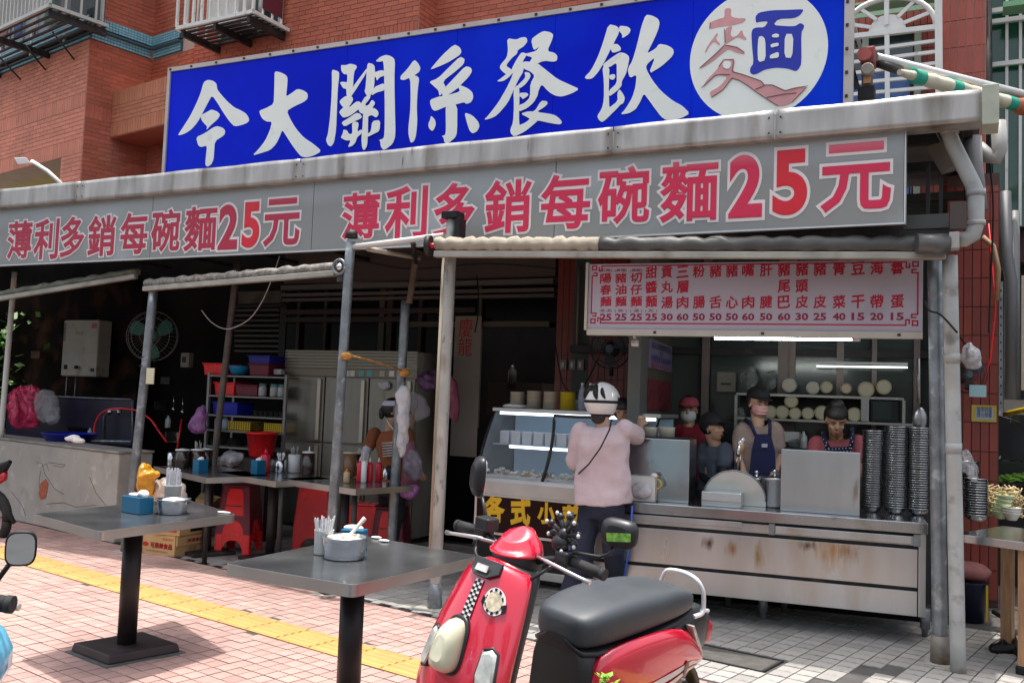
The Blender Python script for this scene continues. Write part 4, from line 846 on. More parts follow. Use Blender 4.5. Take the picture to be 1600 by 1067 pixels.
def bin_(label, px0, px1, py0, z, mat, name='plastic_bin', y=YR+.05, d=.26, cat='bin'):
    xa, xb = at(px0, py0, ('y', y))[0], at(px1, py0, ('y', y))[0]; z1 = at((px0+px1)/2, py0, ('y', y))[2]; k = .012
    a = [(xa+k, y+k, z), (xb-k, y+k, z), (xb-k, y+d-k, z), (xa+k, y+d-k, z)]; b = [(xa, y, z1), (xb, y, z1), (xb, y+d, z1), (xa, y+d, z1)]
    r = MB().hexa(a, b).box(xa-.012, xb+.012, y-.012, y+d+.012, z1+.001, z1+.014)
    return single(name, r, mat, label, cat, bev=.004)
vio = M('mauve_plastic', (.4, .1, .28), .4); cyb = M('sky_blue_plastic', (.02, .3, .6), .35); nvy = M('navy_plastic', (.015, .02, .3), .4)
bin_('dim red bin on the top shelf of the rack, left end', 318, 349, 569, zr[0]+.001, redp)
single('blue_bowl', MB().lathe(at(374, 586, ('y', YR+.15)), [(.05, 0), (.09, .02), (.115, .09), (.12, .1), (.1, .1)], 24), cyb, 'round sky blue tub on the top shelf of the rack', 'tub')
bin_('navy bin stacked on the dark pink bin on the top shelf', 388, 421, 557, at(400, 570, ('y', YR))[2]+.01, nvy)
bin_('dark pink bin under the navy bin on the top shelf', 389, 420, 570, zr[0]+.001, maroonp)
bin_('red bin on the second shelf of the rack', 335, 366, 599, zr[1]+.001, redp); bin_('deep red bin in the middle of the second shelf', 368, 402, 603, zr[1]+.001, maroonp)
bin_('blue bin on the third shelf of the rack', 332, 371, 630, zr[2]+.001, M('blue_plastic', (.01, .02, .35)))
yel = M('yellow_plastic', (.62, .42, .02), .4)
def basket(label, px0, px1, py0, z, mat, y=YR+.03):
    xa, xb = at(px0, py0, ('y', y))[0], at(px1, py0, ('y', y))[0]; z1 = at((px0+px1)/2, py0, ('y', y))[2]; d = .25; r = MB()
    for t in np.linspace(z, z1, 5): r.box(xa, xb, y, y+.008, t, t+.008).box(xa, xb, y+d, y+d+.008, t, t+.008).box(xa, xa+.008, y+.009, y+d-.001, t, t+.008).box(xb-.008, xb, y+.009, y+d-.001, t, t+.008)
    for x in np.linspace(xa, xb-.01, 10): r.box(x, x+.012, y-.003, y, z, z1+.01)
    r.box(xa, xb, y, y+d, z-.0, z+.006)
    return single('yellow_basket', r, mat, label, 'basket')
basket('yellow basket on the fourth shelf, left of the red bucket', 357, 391, 660, zr[3]+.001, yel); basket('yellow basket on the fourth shelf, behind the red bucket', 413, 443, 663, zr[3]+.001, yel)
def jar(name, label, cat, p, prof, mat, n=20, group=None, lid=None, extra=None):
    t = T(name, label, cat, p, 0, group); part('body', MB().lathe((0, 0, 0), prof, n), mat, t, local=True)
    if lid: part('lid', MB().lathe((0, 0, 0), lid[0], n), lid[1], t, local=True)
    return t
glj = M('clear_jar', (.4, .42, .42), .15, 0, .2, 8, spec=.8)
for i, (px, w_) in enumerate(((410, 10), (428, 12), (440, 10))):
    p = at(px, 618, ('y', YR+.1)); jar('glass_jar', 'pale glass jar on the second shelf, %s' % ['beside the deep red bin', 'middle of three jars', 'against the fridge side'][i], 'jar', (p[0], p[1], zr[1]+.001), [(.04, 0), (.045, .02), (.045, .1), (.035, .12)], glj, lid=([(.038, .121), (.038, .14)], M('teal_lid', (.1, .3, .3), .5)))
for i, (px, dz) in enumerate(((340, 3), (352, 3))):
    p = at(px, 672, ('y', YR+.1)); jar('detergent_bottle', ['pale blue detergent bottle on the fourth shelf, left end', 'white bottle beside the yellow basket on the fourth shelf'][i], 'bottle', (p[0], p[1], zr[3]+.001), [(.035, 0), (.04, .02), (.04, .1), (.015, .14), (.015, .16)], M('pale_blue_bottle', (.3, .42, .5), .4))
for i in range(6):
    p = at(400+i*8, 650, ('y', YR+.12)); jar('shelf_cup', 'small steel cup among the dim cups on the third shelf', 'cup', (p[0], p[1], zr[2]+.001), [(.02, 0), (.03, .06), (.032, .06)], M('dim_steel', (.3, .3, .3), .3, .8), 12, group='dim cups on the third shelf')
B_ = T('red_bucket', 'big red bucket on the rack between the yellow baskets', 'bucket', (at(418, 714, ('y', 7.6))[0], 7.5, at(418, 714, ('y', 7.6))[2]))
part('body', MB().lathe((0, 0, 0), [(.09, 0), (.12, .02), (.155, .24), (.165, .24), (.165, .26), (.14, .26), (.11, .03)], 28), redp, B_, local=True)
single('bucket_stand', MB().box(B_.location[0]-.2, B_.location[0]+.2, 7.35, 7.65, 0, B_.location[2]-.002), darkm, 'dark stand under the red bucket', 'stand')
bag('violet_bag', 'violet translucent bag hanging from the left end of the rack', [(319, 628), (322, 650), (318, 678), (305, 679), (295, 672), (300, 655), (310, 640)], 7.5, film_v, .06, seed=8)
for i, (a, b) in enumerate((((284, 655), (277, 700)), ((233, 652), (260, 690)))): single('red_stick', MB().tube([at(*a, ('y', 7.8)), at(*b, ('y', 7.7))], .01, 6), redp, ['red broom handle standing behind the jars at the left table', 'red stick leaning under the wall fan'][i], 'stick')

# ---------------- dining tables in the shade ----------------
rimm = M('table_rim', (.5, .48, .46), .3, .9, .1, 4)
def dtable(label, a, b, depth, legs, z=.75, grp='steel dining tables in the shade'):
    A, Bp = at(*a, ('z', z)), at(*b, ('z', z)); d = unit(Bp-A); n = np.array([-d[1], d[0], 0]); L = np.linalg.norm(Bp-A)
    W = np.eye(4); W[:3, 0] = d; W[:3, 1] = n; W[:3, 3] = A; W[2, 3] = 0
    t = T('dining_table', label, 'table', tp(W, (L/2, depth/2, 0)), 0, grp)
    part('tabletop', MB().box(.006, L-.006, .006, depth-.006, z-.02, z, W), steeltop, t, bev=.003)
    part('rim', MB().box(0, L, 0, .0055, z-.05, z-.001, W).box(0, .0055, .0056, depth, z-.05, z-.001, W).box(L-.0055, L, .0056, depth, z-.05, z-.001, W).box(0, L, depth-.0055, depth, z-.05, z-.001, W), rimm, t)
    part('post', MB().tube([tp(W, (L/2, depth/2, .03)), tp(W, (L/2, depth/2, z-.021))], .04, 14), darkm, t)
    part('foot_plate', MB().box(L/2-.2, L/2+.2, depth/2-.2, depth/2+.2, .0, .03, W), darkm, t, bev=.006)
    for u in legs: part('leg', MB().tube([tp(W, (u*L, .08, .0)), tp(W, (u*L, .08, z-.051))], .022, 10), darkm, t)
    return W, L
dtable('steel dining table at the left, carrying the dark sauce jars', (240, 728), (322, 746), .6, (.9,))
dtable('steel dining table in the middle, above the maroon stool stack', (335, 737), (431, 752), .6, (.97,))
dtable('steel dining table at the right, carrying the red sauce bottles', (437, 747), (556, 764), .62, (.9,))
single('gas_pan', MB().lathe(at(372, 762, ('y', 7.0)), [(.14, 0), (.15, .01), (.15, .07), (.14, .07)], 24), M('dim_steel', (.3, .3, .3)), 'dull round pan under the middle dining table', 'pan')

def sticks(t, n, r, z0, z1, mat, spread=.03, seed=0, name='chopstick', rs=.003, grp=None):
    rr = np.random.RandomState(seed)
    for i in range(n):
        a = rr.uniform(0, 6.28); q_ = r*math.sqrt(rr.uniform(0, 1)); b = (q_*math.cos(a), q_*math.sin(a)); s = 1+spread/r*rr.uniform(.5, 1)
        part(name, MB().tube([(b[0], b[1], z0), (b[0]*s+rr.uniform(-.01, .01), b[1]*s, z1+rr.uniform(-.015, .01))], rs, 5, sm=False), mat, t, local=True)
def blu(label, px0, px1, py0, py1, z, rz, d=.1, paperup=.02):
    p, k = base((px0+px1)/2, py1, z); w_ = (px1-px0)*k*.9; h = (py1-py0)*k
    t = T('tissue_box', label, 'tissue box', p, rz, 'blue tissue boxes')
    part('box', MB().box(-w_/2, w_/2, 0, d, 0, h), bluep, t, local=True, bev=.004)
    part('tissue', MB().ell((0, d/2, h), w_*.36, d*.3, paperup).ell((w_*.15, d/2, h+.012), w_*.2, d*.2, paperup*.8), paper, t, local=True, vox=.008)
    return t
def bottle(label, px, py, z, wpx, hpx, mat, capm, grp=None, name='sauce_bottle'):
    p, k = base(px, py, z); r = wpx*k/2; h = hpx*k
    t = T(name, label, 'bottle', p, 0, grp)
    part('body', MB().lathe((0, 0, 0), [(r*.9, 0), (r, .01), (r, h*.72), (r*.5, h*.8)], 16), mat, t, local=True)
    part('cap', MB().lathe((0, 0, 0), [(r*.5, h*.8+.001), (r*.42, h*.86), (r*.12, h), (r*.05, h)], 12), capm, t, local=True); return t
redb = M('red_bottle', (.6, .01, .03), .3)
def cup(label, px, py, z, wpx, hpx, mat, name='steel_cup', cat='cup', lid=None, n=20, open_=True):
    p, k = base(px, py, z); r = wpx*k/2; h = hpx*k
    t = T(name, label, cat, p, 0); pr = [(r*.85, 0), (r, h*.05), (r, h)]+([(r*.92, h), (r*.9, h*.1), (.001, h*.1)] if open_ else [])
    part('body', MB().lathe((0, 0, 0), pr, n), mat, t, local=True)
    if lid: part('lid', MB().lathe((0, 0, 0), [(r*1.04, h+.001), (r*1.04, h+.012), (.01, h+.02)], n), lid, t, local=True)
    return t, r, h
sauce = M('dark_sauce', (.03, .015, .01), .2, spec=.8); wpl = M('white_plastic', (.68, .68, .66), .4, 0, .05)
cup('steel cup at the left end of the left dining table', 267, 727, .75, 12, 20, bowlsteel)
t, r, h = cup('squat dark sauce jar on the left dining table', 284, 731, .75, 22, 27, sauce, 'sauce_jar', 'jar', wpl, open_=False)
t, r, h = cup('second dark sauce jar, with chopsticks standing in it, on the left dining table', 308, 731, .75, 22, 27, sauce, 'sauce_jar', 'jar', wpl, open_=False); sticks(t, 8, r*.5, h, h+.09, M('steel_stick', (.6, .6, .6), .3, .8), .01)
cup('dark jar behind the tissue box on the left dining table', 322, 729, .75, 18, 26, sauce, 'sauce_jar', 'jar', wpl, open_=False)
blu('blue tissue box on the left dining table', 296, 314, 718, 738, .75, -.2); blu('blue tissue box on the middle dining table', 387, 405, 719, 741, .75, -.2)
bag('wrapped_bowl', 'bowl wrapped in a clear plastic bag at the left end of the middle dining table', [(331, 724), (345, 710), (362, 704), (376, 706), (381, 716), (375, 727), (350, 731)], 7.35, M('bag_white', (.5, .5, .52), .3, 0, .3, 18, bump=.7, bsc=25, alpha=.8), .1, seed=11)
bottle('red squeeze bottle on the middle dining table beside the blue tissue box', 414, 739, .75, 13, 38, redb, redb); bottle('slim white bottle between the blue tissue box and the red bottle', 407, 740, .75, 5, 28, wpl, wpl)
t, r, h = cup('steel cup of spoons at the right end of the middle dining table', 438, 738, .75, 17, 20, bowlsteel)
for i in range(4): part('spoon', MB().tube([(0, 0, .02), (.03*math.cos(i*1.7), .03*math.sin(i*1.7), h+.04)], .006, 6).ell((.033*math.cos(i*1.7), .033*math.sin(i*1.7), h+.045), .012, .006, .02), wpl, t, local=True)
cup('dark cup beside the steel cup on the middle dining table', 428, 736, .75, 13, 20, sauce)
t, r, h = cup('white chopstick holder on the right dining table', 459, 738, .75, 19, 28, wpl, 'chopstick_holder', 'holder'); sticks(t, 14, r*.7, .02, h+.07, M('steel_stick', (.6, .6, .6)), .012, 2)
t, r, h = cup('dark sauce jar with a spoon beside the chopstick holder on the right dining table', 481, 742, .75, 20, 34, sauce, 'sauce_jar', 'jar', wpl, open_=False); part('spoon', MB().tube([(0, 0, h), (.005, 0, h+.06)], .006, 6), wpl, t, local=True)
t, r, h = cup('brown sauce jar with cream lid behind the pole on the right dining table', 545, 745, .75, 20, 36, M('brown_sauce', (.2, .1, .04), .3), 'sauce_jar', 'jar', M('cream_lid', (.55, .5, .35), .5), open_=False)
cup('dark jar between the cream-lidded jar and the red bottles', 556, 743, .75, 16, 34, sauce, 'sauce_jar', 'jar', M('cream_lid', (.55, .5, .35)), open_=False)
bottle('small pepper shaker with orange cap on the right dining table', 541, 754, .75, 10, 22, M('pepper', (.5, .36, .2), .5), M('orange_cap', (.7, .15, .02), .4), name='pepper_shaker')
for lb, px, py, hp in (('red squeeze bottle left of the steel chopsticks', 562, 753, 40), ('red squeeze bottle right of the steel chopsticks', 577, 753, 38), ('red squeeze bottle furthest right on the dining table', 591, 752, 37)): bottle(lb, px, py, .75, 11, hp, redb, M('pale_cap', (.6, .5, .45), .5))
t, r, h = cup('white cup of steel chopsticks among the red bottles', 568, 754, .75, 9, 34, wpl, 'chopstick_holder', 'holder'); sticks(t, 14, r*.7, .02, h+.07, M('steel_stick', (.6, .6, .6)), .03, 3)
cup('steel cup right of the red bottles', 602, 750, .75, 9, 20, bowlsteel); cup('black cup at the right end of the dining table', 610, 749, .75, 12, 22, blackp)

# ---------------- stools ----------------
def stool(label, loc, rz, mat=None, grp='red plastic stools', H=.45, name='plastic_stool', tb_=.128, bt=.168, inset=False):
    t = T(name, label, 'stool', loc, rz, grp); mat = mat or redp
    part('seat', MB().box(-tb_, tb_, -tb_, tb_, H-.025, H), mat, t, local=True, bev=.012)
    for s in range(4):
        A = fr((0, 0, 0), s*math.pi/2); r = MB(); n = 10
        # side wall with an arched opening: legs at both corners, web above
        def pt_(x, z, o=0.): f = (H-z)/H; y = -(tb_+(bt-tb_)*f)+.004+o; return tp(A, (x*(1+(bt/tb_-1)*f), y, z))
        leg = [(-tb_, 0), (-tb_*.62, 0)]+[(-tb_*.62+tb_*.1*k/4, .12*k/4+0) for k in range(1, 5)]+[(-tb_*.3, .17), (0, .185)]
        web = [(-tb_, 0), (-tb_*.62, 0), (-tb_*.58, .05), (-tb_*.42, .10), (-tb_*.2, .122), (tb_*.2, .122), (tb_*.42, .10), (tb_*.58, .05), (tb_*.62, 0), (tb_, 0), (tb_, H-.026), (-tb_, H-.026)]
        fro = [pt_(x, z) for x, z in web]; ins = [pt_(x, z, .006) for x, z in web]; nn = len(web)
        r.add(fro+ins, [tuple(range(nn)), tuple(range(nn, 2*nn))[::-1]]+[(i, (i+1) % nn, nn+(i+1) % nn, nn+i) for i in range(nn)])
        part('side', r, mat, t, local=True, fix=True)
        if inset and s in (0, 3): part('inset_panel', MB().add([pt_(x, z, o) for o in (-.003, .002) for x, z in ((-tb_*.6, .17), (tb_*.6, .17), (tb_*.55, .37), (tb_*.4, .41), (-tb_*.4, .41), (-tb_*.55, .37))], [(0, 1, 2, 3, 4, 5), (11, 10, 9, 8, 7, 6)]+[(i, (i+1) % 6, 6+(i+1) % 6, 6+i) for i in range(6)]), redp, t, local=True)
        part('rib', MB().box(-.0, .0, 0, 0, 0, 0).add([pt_(x, z, o) for x, z in ((-tb_*.55, .25), (tb_*.55, .25), (tb_*.55, .262), (-tb_*.55, .262)) for o in (-.004, .0015)], [(0, 2, 4, 6), (1, 7, 5, 3), (0, 1, 3, 2), (2, 3, 5, 4), (4, 5, 7, 6), (6, 7, 1, 0)]), mat, t, local=True)
    return t
def stack(px, py, n, rz, mats, labels, step=.045, z=0., bt=.19):
    p, _ = base(px, py, z); d = unit(np.array([p[0], p[1], 0])); p = p+d*.17
    for i in range(n): stool(labels[i], (p[0], p[1], z+i*step), rz, mats[i], inset=mats[i] is maroonp)
stack(372, 866, 5, .35, [redp, redp, redp, redp, maroonp], ['red stool at the foot of the stack under the middle dining table', 'second red stool up in the stack under the middle dining table', 'third red stool up in the stack under the middle dining table', 'fourth red stool, just below the maroon one in the stack', 'maroon stool crowning the stack under the middle dining table'])
stack(487, 862, 5, .55, [redp]*5, ['red stool at the foot of the stack behind the chopstick cup', 'second red stool up in the stack behind the chopstick cup', 'third red stool up in the stack behind the chopstick cup', 'fourth red stool up in the stack behind the chopstick cup', 'topmost red stool, with yellow sticker, in the stack behind the chopstick cup'], step=.05)
stack(570, 862, 1, .3, [redp], ['single red stool just behind the right pavement table'])
stack(610, 870, 1, .3, [maroonp], ['dark red stool in the shade right of the thin pole'])

# ---------------- poles ----------------
def pole(label, a, b, y, r, mat=None, foot=True, top=0., name='awning_pole', z0=0.):
    A, Bq = at(*a, ('y', y)), at(*b, ('y', y)); d = unit(A-Bq); bot = Bq+d*((z0-Bq[2])/d[2]); topp = A+d*top
    t = T(name, label, 'pole', bot)
    n = 14; part('pipe', MB().tube([bot+d*.0]+[bot+(topp-bot)*i/n for i in range(1, n+1)], r, 18), mat or galv, t)
    if foot: part('sleeve', MB().tube([bot, bot+d*.17], [r*1.3, r*1.12], 16), M('rusty_sleeve', (.25, .22, .19), .6, .5, .3, 12, dirt=(RUST, .5, .7, 9)), t); part('base_plate', MB().box(bot[0]-.09, bot[0]+.09, bot[1]-.09, bot[1]+.09, .0, .008), concr, t)
    return t, topp, bot
t240 = pole('grey galvanised pole at the left end of the concrete wall', (240, 455), (207, 770), 6.15, .041)
t540 = pole('grey galvanised pole between the stool stacks', (548, 378), (521, 780), 5.75, .037)
p_ = at(549, 372, ('y', 5.75)); part('pole_cap', MB().tube([p_, p_+np.array([0, 0, .05])], .047, 14), darkm, t540[0])
tg = MB().box(*plate(228, 240, 575, 600, 6.08, .012)); single('hanging_tag', tg, M('cream_card', (.62, .6, .42), .6), 'small cream tag hung on the left pole', 'tag', bev=.004)
w_ = MB()
for px, py in ((227, 558), (225, 572)): w_.tube([at(px, py, ('y', 6.15))+np.array([.047*math.cos(t), .047*math.sin(t), 0]) for t in np.linspace(0, 6.3, 13)], .004, 5)
part('wire_band', w_, blackp, t240[0])
pole('thin galvanised pole hung with white plastic bags', (634, 470), (610, 870), 6.75, .040)
pole('rusty upper tube above the thin pole', (651, 395), (640, 470), 6.72, .028, M('rusty_tube', (.16, .12, .09), .6, .3, .4, 8, dirt=(RUST, .5, .7, 6)), foot=False, z0=at(640, 475, ('y', 6.75))[2], name='upper_tube')
pole('dark brown pole in the shade left of the fridge', (372, 405), (338, 690), 7.2, .034, M('brown_tube', (.13, .11, .1), .55, .3, .3, 8), foot=False)
pole('thin white pole at the far left edge of the shop', (23, 425), (3, 660), 6.9, .03, white, foot=False, z0=.86, name='thin_pole')
A, Bq = at(704, 400, ('y', 5.81)), at(679, 945, ('y', 5.81)); d = unit(A-Bq); bot = Bq+d*(-Bq[2]/d[2])
t = T('awning_pole', 'whitewashed thick pole with peeling paint in front of the doorway', 'pole', bot)
part('pipe', MB().tube([bot+(A+d*.27-bot)*i/14 for i in range(15)], .042, 18), galvw, t); part('sleeve', MB().tube([bot, bot+d*.18], [.055, .047], 16), galv, t)
off = np.array([-.055, .03, 0]); part('drain_tube', MB().tube([bot+off+d*.4, A+off], .03, 14), M('stained_tube', (.36, .3, .22), .6, 0, .3, 6, (1, 1, .2), dirt=(RUST, .5, .75, 3)), t)
part('base_plate', MB().box(bot[0]-.13, bot[0]+.13, bot[1]-.1, bot[1]+.1, 0, .01), concr, t, bev=.004)
part('hook', MB().tube([bot+np.array([-.11+.03*math.cos(a), 0, .23+.03*math.sin(a)]) for a in np.linspace(0, 6, 12)], .004, 6), galv, t)
tt = A+d*.27; part('top_bracket', MB().box(tt[0]-.06, tt[0]+.07, tt[1]-.06, tt[1]+.06, tt[2]-.0, tt[2]+.05).box(tt[0]+.05, tt[0]+.09, tt[1]-.05, tt[1]+.05, tt[2]-.2, tt[2]-.001), blackp, t, bev=.004)
# right pair
tR = pole('grey galvanised pole at the right end of the serving counter', (1461, 400), (1469, 1020), 6.33, .045)
t, topw, botw = pole('white plastic downpipe standing against the right galvanised pole', (1484, 400), (1497, 1040), 6.2, .044, pvc, foot=False, name='downpipe')
for py in (560, 700): part('pipe_socket', MB().tube([at(1484+(py-400)*.02, py, ('y', 6.2))-np.array([0, 0, .03]), at(1484+(py-400)*.02, py, ('y', 6.2))+np.array([0, 0, .03])], .047, 16), pvc, t)
# braces
pr = MB(); y1 = 5.75
Bc = T('awning_brace', 'white tube frame joining the tops of the middle and thick poles', 'brace', at(620, 380, ('y', 5.8)))
part('tube', MB().tube([at(552, 386, ('y', 5.75)), at(694, 368, ('y', 5.83))], .022, 12), white, Bc); part('tube', MB().tube([at(575, 389, ('y', 5.8)), at(655, 403, ('y', 6.5))], .02, 12), M('stained_white', (.5, .45, .36), .55, 0, .2, 7, dirt=(RUST, .6, .75, 6)), Bc); part('tube', MB().tube([at(645, 378, ('y', 5.9)), at(650, 410, ('y', 6.6))], .02, 12), darkm, Bc)
single('yellow_rope', MB().tube([at(541, 554, ('y', 5.71)), at(575, 562, ('y', 6.0)), at(605, 571, ('y', 6.35)), at(632, 580, ('y', 6.7))], .008, 6).ell(at(632, 582, ('y', 6.68)), .05, .05, .04).ell(at(541, 556, ('y', 5.72)), .047, .047, .03), M('ochre_rope', (.5, .25, .06), .8, 0, .4, 30, bump=.5), 'ochre rope tied between the middle pole and the thin pole', 'rope')
# awning rolls
canv = M('rolled_canvas', (.40, .35, .27), .8, 0, .3, 5, (.3, 1, 1), bump=.5, bsc=26, dirt=((.12, .1, .08), .52, .72, 4)); dcanv = M('shaded_canvas', (.07, .07, .065), .5, 0, .5, 4, (.5, 1, 1), bump=.5, bsc=14, dirt=((.25, .24, .22), .6, .8, 5))  # tan and dark canvas paint in sun on the left, shade on the right
def roll(label, P, r, rail, mats, wob=.006):
    t = T('rolled_awning', label, 'rolled awning', P[0]); k = len(P)-1
    for i in range(k):
        n = 40; a, b = P[i], P[i+1]; pts = [a+(b-a)*j/n+np.array([0, 0, wob*math.sin(j*1.7+i)]) for j in range(n+1)]
        part('canvas', MB().tube(pts, [r*(1+.10*math.sin(j*2.3)+.06*math.sin(j*5.1)) for j in range(n+1)], 14), mats[i], t)
    a, b = P[0], P[-1]; dn = np.array([0, -.02, -r-.015]); part('rail', MB().beam(a+dn, b+dn, .05, .045), M('pale_rail', (.38, .36, .31), .45, .3, .2, 6, dirt=((.2, .15, .1), .6, .8, 5)), t, bev=.006)
    for p in (a, b): part('end_bracket', MB().beam(p+np.array([0, 0, .06]), p+np.array([0, 0, -r-.07]), .03, r*1.9), darkm, t)
    return t
pa, pb = at(682, 383, ('y', 5.70)), at(1478, 383, ('y', 6.15))
roll('long rolled-up awning above the menu board, sun and shade painted tan and dark', [pa, pa+(pb-pa)*.36, pb], .055, 1, [canv, dcanv])
part_ = T('awning_motor', 'dark gearbox at the left end of the long rolled awning', 'gearbox', at(675, 385, ('y', 5.68)))
part('housing', MB().tube([at(666, 384, ('y', 5.68)), at(674, 384, ('y', 5.69))], .075, 16), darkm, part_); part('axle', MB().tube([at(668, 384, ('y', 5.67)), at(684, 384, ('y', 5.7))], .02, 10), redp, part_)
roll('rolled-up awning with twisted grey canvas between the left and middle poles', [at(229, 443, ('y', 6.15)), at(528, 417, ('y', 5.8))], .038, 1, [M('twisted_grey_canvas', (.26, .24, .21), .8, 0, .45, 26, bump=.9, bsc=34)])
roll('half-folded awning arm at the far left under the price sign', [at(-60, 470, ('y', 6.1)), at(216, 424, ('y', 6.25))], .035, 1, [M('olive_canvas', (.17, .17, .13), .8, 0, .4, 8, bump=.5)])
t = T('crank_box', 'metal crank wheel on the middle pole at the end of the twisted awning', 'crank', at(531, 417, ('y', 5.73)))
part('wheel', MB().tube([at(530, 417, ('y', 5.72))+.055*np.array([math.cos(a), 0, math.sin(a)]) for a in np.linspace(0, 6.28, 17)], .012, 8), galv, t); part('hub', MB().ell(at(531, 417, ('y', 5.71)), .028, .03, .028), M('chrome', (.7, .7, .7)), t); part('plate', MB().box(*plate(527, 541, 405, 440, 5.76, .02)), darkm, t)
# header channel, hidden fittings under the sign
single('header_beam', MB().beam(at(700, 368, ('y', 6.12)), at(1490, 366, ('y', 6.3)), .06, .09), darkm, 'dark steel header beam just under the price sign', 'beam')
# ---------------- serving counter ----------------
def RP(u, v, z): return tp(RF, (u, v, z))
def rin(px, py, v): return tp(np.linalg.inv(RF), at(px, py, rv(v)))
VC = .37
uL, uR = rin(983, 800, VC)[0]-.25, rin(1447, 850, VC)[0]
zc = (rin(1100, 790, VC)[2]+rin(1439, 817, VC)[2])/2
Ct = T('serving_counter', 'long stained stainless steel serving counter in front of the kitchen', 'counter', RP((uL+uR)/2, VC+.35, 0), RA)
zl1 = rin(1100, 808, VC)[2]; zg1_, zg2_, zb_ = rin(1100, 829, VC)[2], rin(1100, 890, VC)[2], rin(1100, 929, VC)[2]
part('worktop', MB().box(uL, uR+.01, VC-.03, 1.12, zl1, zc, RF), steel, Ct, bev=.006)
part('carcass', MB().box(uL, uR-.0, VC+.03, 1.08, zb_, zl1-.002, RF), darkm, Ct)
part('drawer_panel', MB().box(uL, uR-.05, VC+.008, VC+.028, zg1_+.012, zl1-.02, RF), steelv, Ct, bev=.003)
sp_p = lambda px, py: tuple(tp(np.linalg.inv(WM[Ct.name]), tp(RF, (rin(px, py, VC)[0], VC, rin(px, py, VC)[2]))))
stm_ = M('stained_steel_panel', (.47, .50, .515), .3, .9, .1, 2.2, (2.2, 2.2, .5), bump=.18, bsc=2.5, dirt=((.38, .33, .27), .55, .8, 1.7), spots=[(sp_p(1300, 860), .16, (.40, .27, .15), 1.1), (sp_p(1325, 862), .09, (.30, .17, .08), .8), (sp_p(1262, 852), .07, (.13, .08, .05), 1.5), (sp_p(1107, 848), .05, (.10, .06, .04), .8), (sp_p(1145, 858), .06, (.3, .18, .1), .8), (sp_p(1185, 870), .05, (.3, .24, .13), .35)])
part('front_panel', MB().box(uL, uR-.05, VC, VC+.02, zg2_+.012, zg1_-.012, RF), stm_, Ct, bev=.003)
part('front_panel', MB().box(uL, uR-.05, VC, VC+.02, zb_, zg2_-.012, RF), steelv, Ct, bev=.003)
part('corner_post', MB().box(uR-.045, uR, VC-.004, VC+.03, zb_, zl1-.002, RF), steelv, Ct, bev=.003)
for px in (1206, 1433): u = rin(px, 830, VC)[0]; part('rail_bracket', MB().box(u-.02, u+.02, VC-.015, VC+.007, zg1_+.01, zl1-.004, RF), galv, Ct, bev=.003)
a, b = rin(985, 803, VC)[0], rin(1160, 803, VC)[0]; part('drawer', MB().box(a, b, VC-.012, VC+.006, zl1-.055, zl1-.012, RF), steelv, Ct, bev=.004)
a, b = rin(1212, 820, VC)[0], rin(1425, 820, VC)[0]; part('drawer', MB().box(a, b, VC-.014, VC+.006, zg1_+.02, zl1-.02, RF), steelv, Ct, bev=.004)
for px, py in ((1192, 966), (1445, 994)): p = at(px, py, ('z', 0)); part('foot', MB().lathe(p, [(.018, 0), (.024, .05), (.032, .055), (.036, zb_+.0)], 14), galv, Ct)
for u in (uL+.3, uL+.9, -.9): part('foot', MB().lathe(RP(u, 1.0, 0), [(.02, 0), (.036, zb_)], 12), galv, Ct)
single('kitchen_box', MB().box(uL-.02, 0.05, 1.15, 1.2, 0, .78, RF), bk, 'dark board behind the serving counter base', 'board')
# upright panels on the counter
def box_on(name, label, cat, pxa, pxb, pyt, pyb, v, d, mat, z0=None, **k):
    a, b = rin(pxa, (pyt+pyb)/2, v), rin(pxb, (pyt+pyb)/2, v); z0 = zc+.001 if z0 is None else z0; z1 = rin((pxa+pxb)/2, pyt, v)[2]
    t = T(name, label, cat, RP((a[0]+b[0])/2, v+d/2, z0), RA); part('shell', MB().box(a[0], b[0], v, v+d, z0, z1, RF), mat, t, bev=.005); return t, a[0], b[0], z0, z1
t, a, b, z0, z1 = box_on('steel_cabinet', 'tall stainless steel box at the left end of the serving counter', 'cabinet', 975, 1077, 685, 781, .5, .35, steel)
part('top_tray', MB().box(a+.02, b-.02, .53, .8, z1+.001, z1+.01, RF), darkm, t)
t, a, b, z0, z1 = box_on('steel_screen', 'stainless steel splash screen before the woman with the bun', 'screen', 1220, 1344, 704, 797, .47, .02, steelv)
part('side_flange', MB().box(a, a+.012, .491, .8, z0, z1, RF), steel, t); part('foot_gap', MB().box(a, b, .475, .485, z0-.0, z0+.004, RF), blackp, t)
a, b = rin(1099, 760, .62), rin(1197, 760, .62); cu = (a[0]+b[0])/2; rr = (b[0]-a[0])/2; z1 = rin(1147, 735, .62)[2]
t = T('pot_lid', 'half-round steel lid standing up on the serving counter', 'lid', RP(cu, .64, zc), RA)
pr = [RP(cu-rr, .62, zc+.002)]+[RP(cu-rr*math.cos(s), .62, zc+.04+(z1-zc-.04)*math.sin(s)) for s in np.linspace(0, math.pi, 22)]+[RP(cu+rr, .62, zc+.002)]
part('plate', MB().prism(pr, RF[:3, 1]*.012), M('lid_steel', (.62, .62, .58), .4, .85, .1, 4, dirt=((.4, .36, .28), .62, .85, 5)), t); part('rim', MB().tube(pr[1:-1], .007, 6), galv, t)
part('back_well', MB().box(cu-rr+.02, cu+rr-.02, .64, 1.0, zc+.001, zc+.1, RF), steel, t)
t, a, b, z0, z1 = box_on('steel_tray', 'low steel tray in front of the half-round lid', 'tray', 1096, 1158, 769, 789, .43, .16, M('pale_steel', (.6, .66, .68), .3, .8, .05))
part('lip', MB().box(a-.004, b+.004, .426, .43, z0+.035, z0+.04, RF), galv, t)
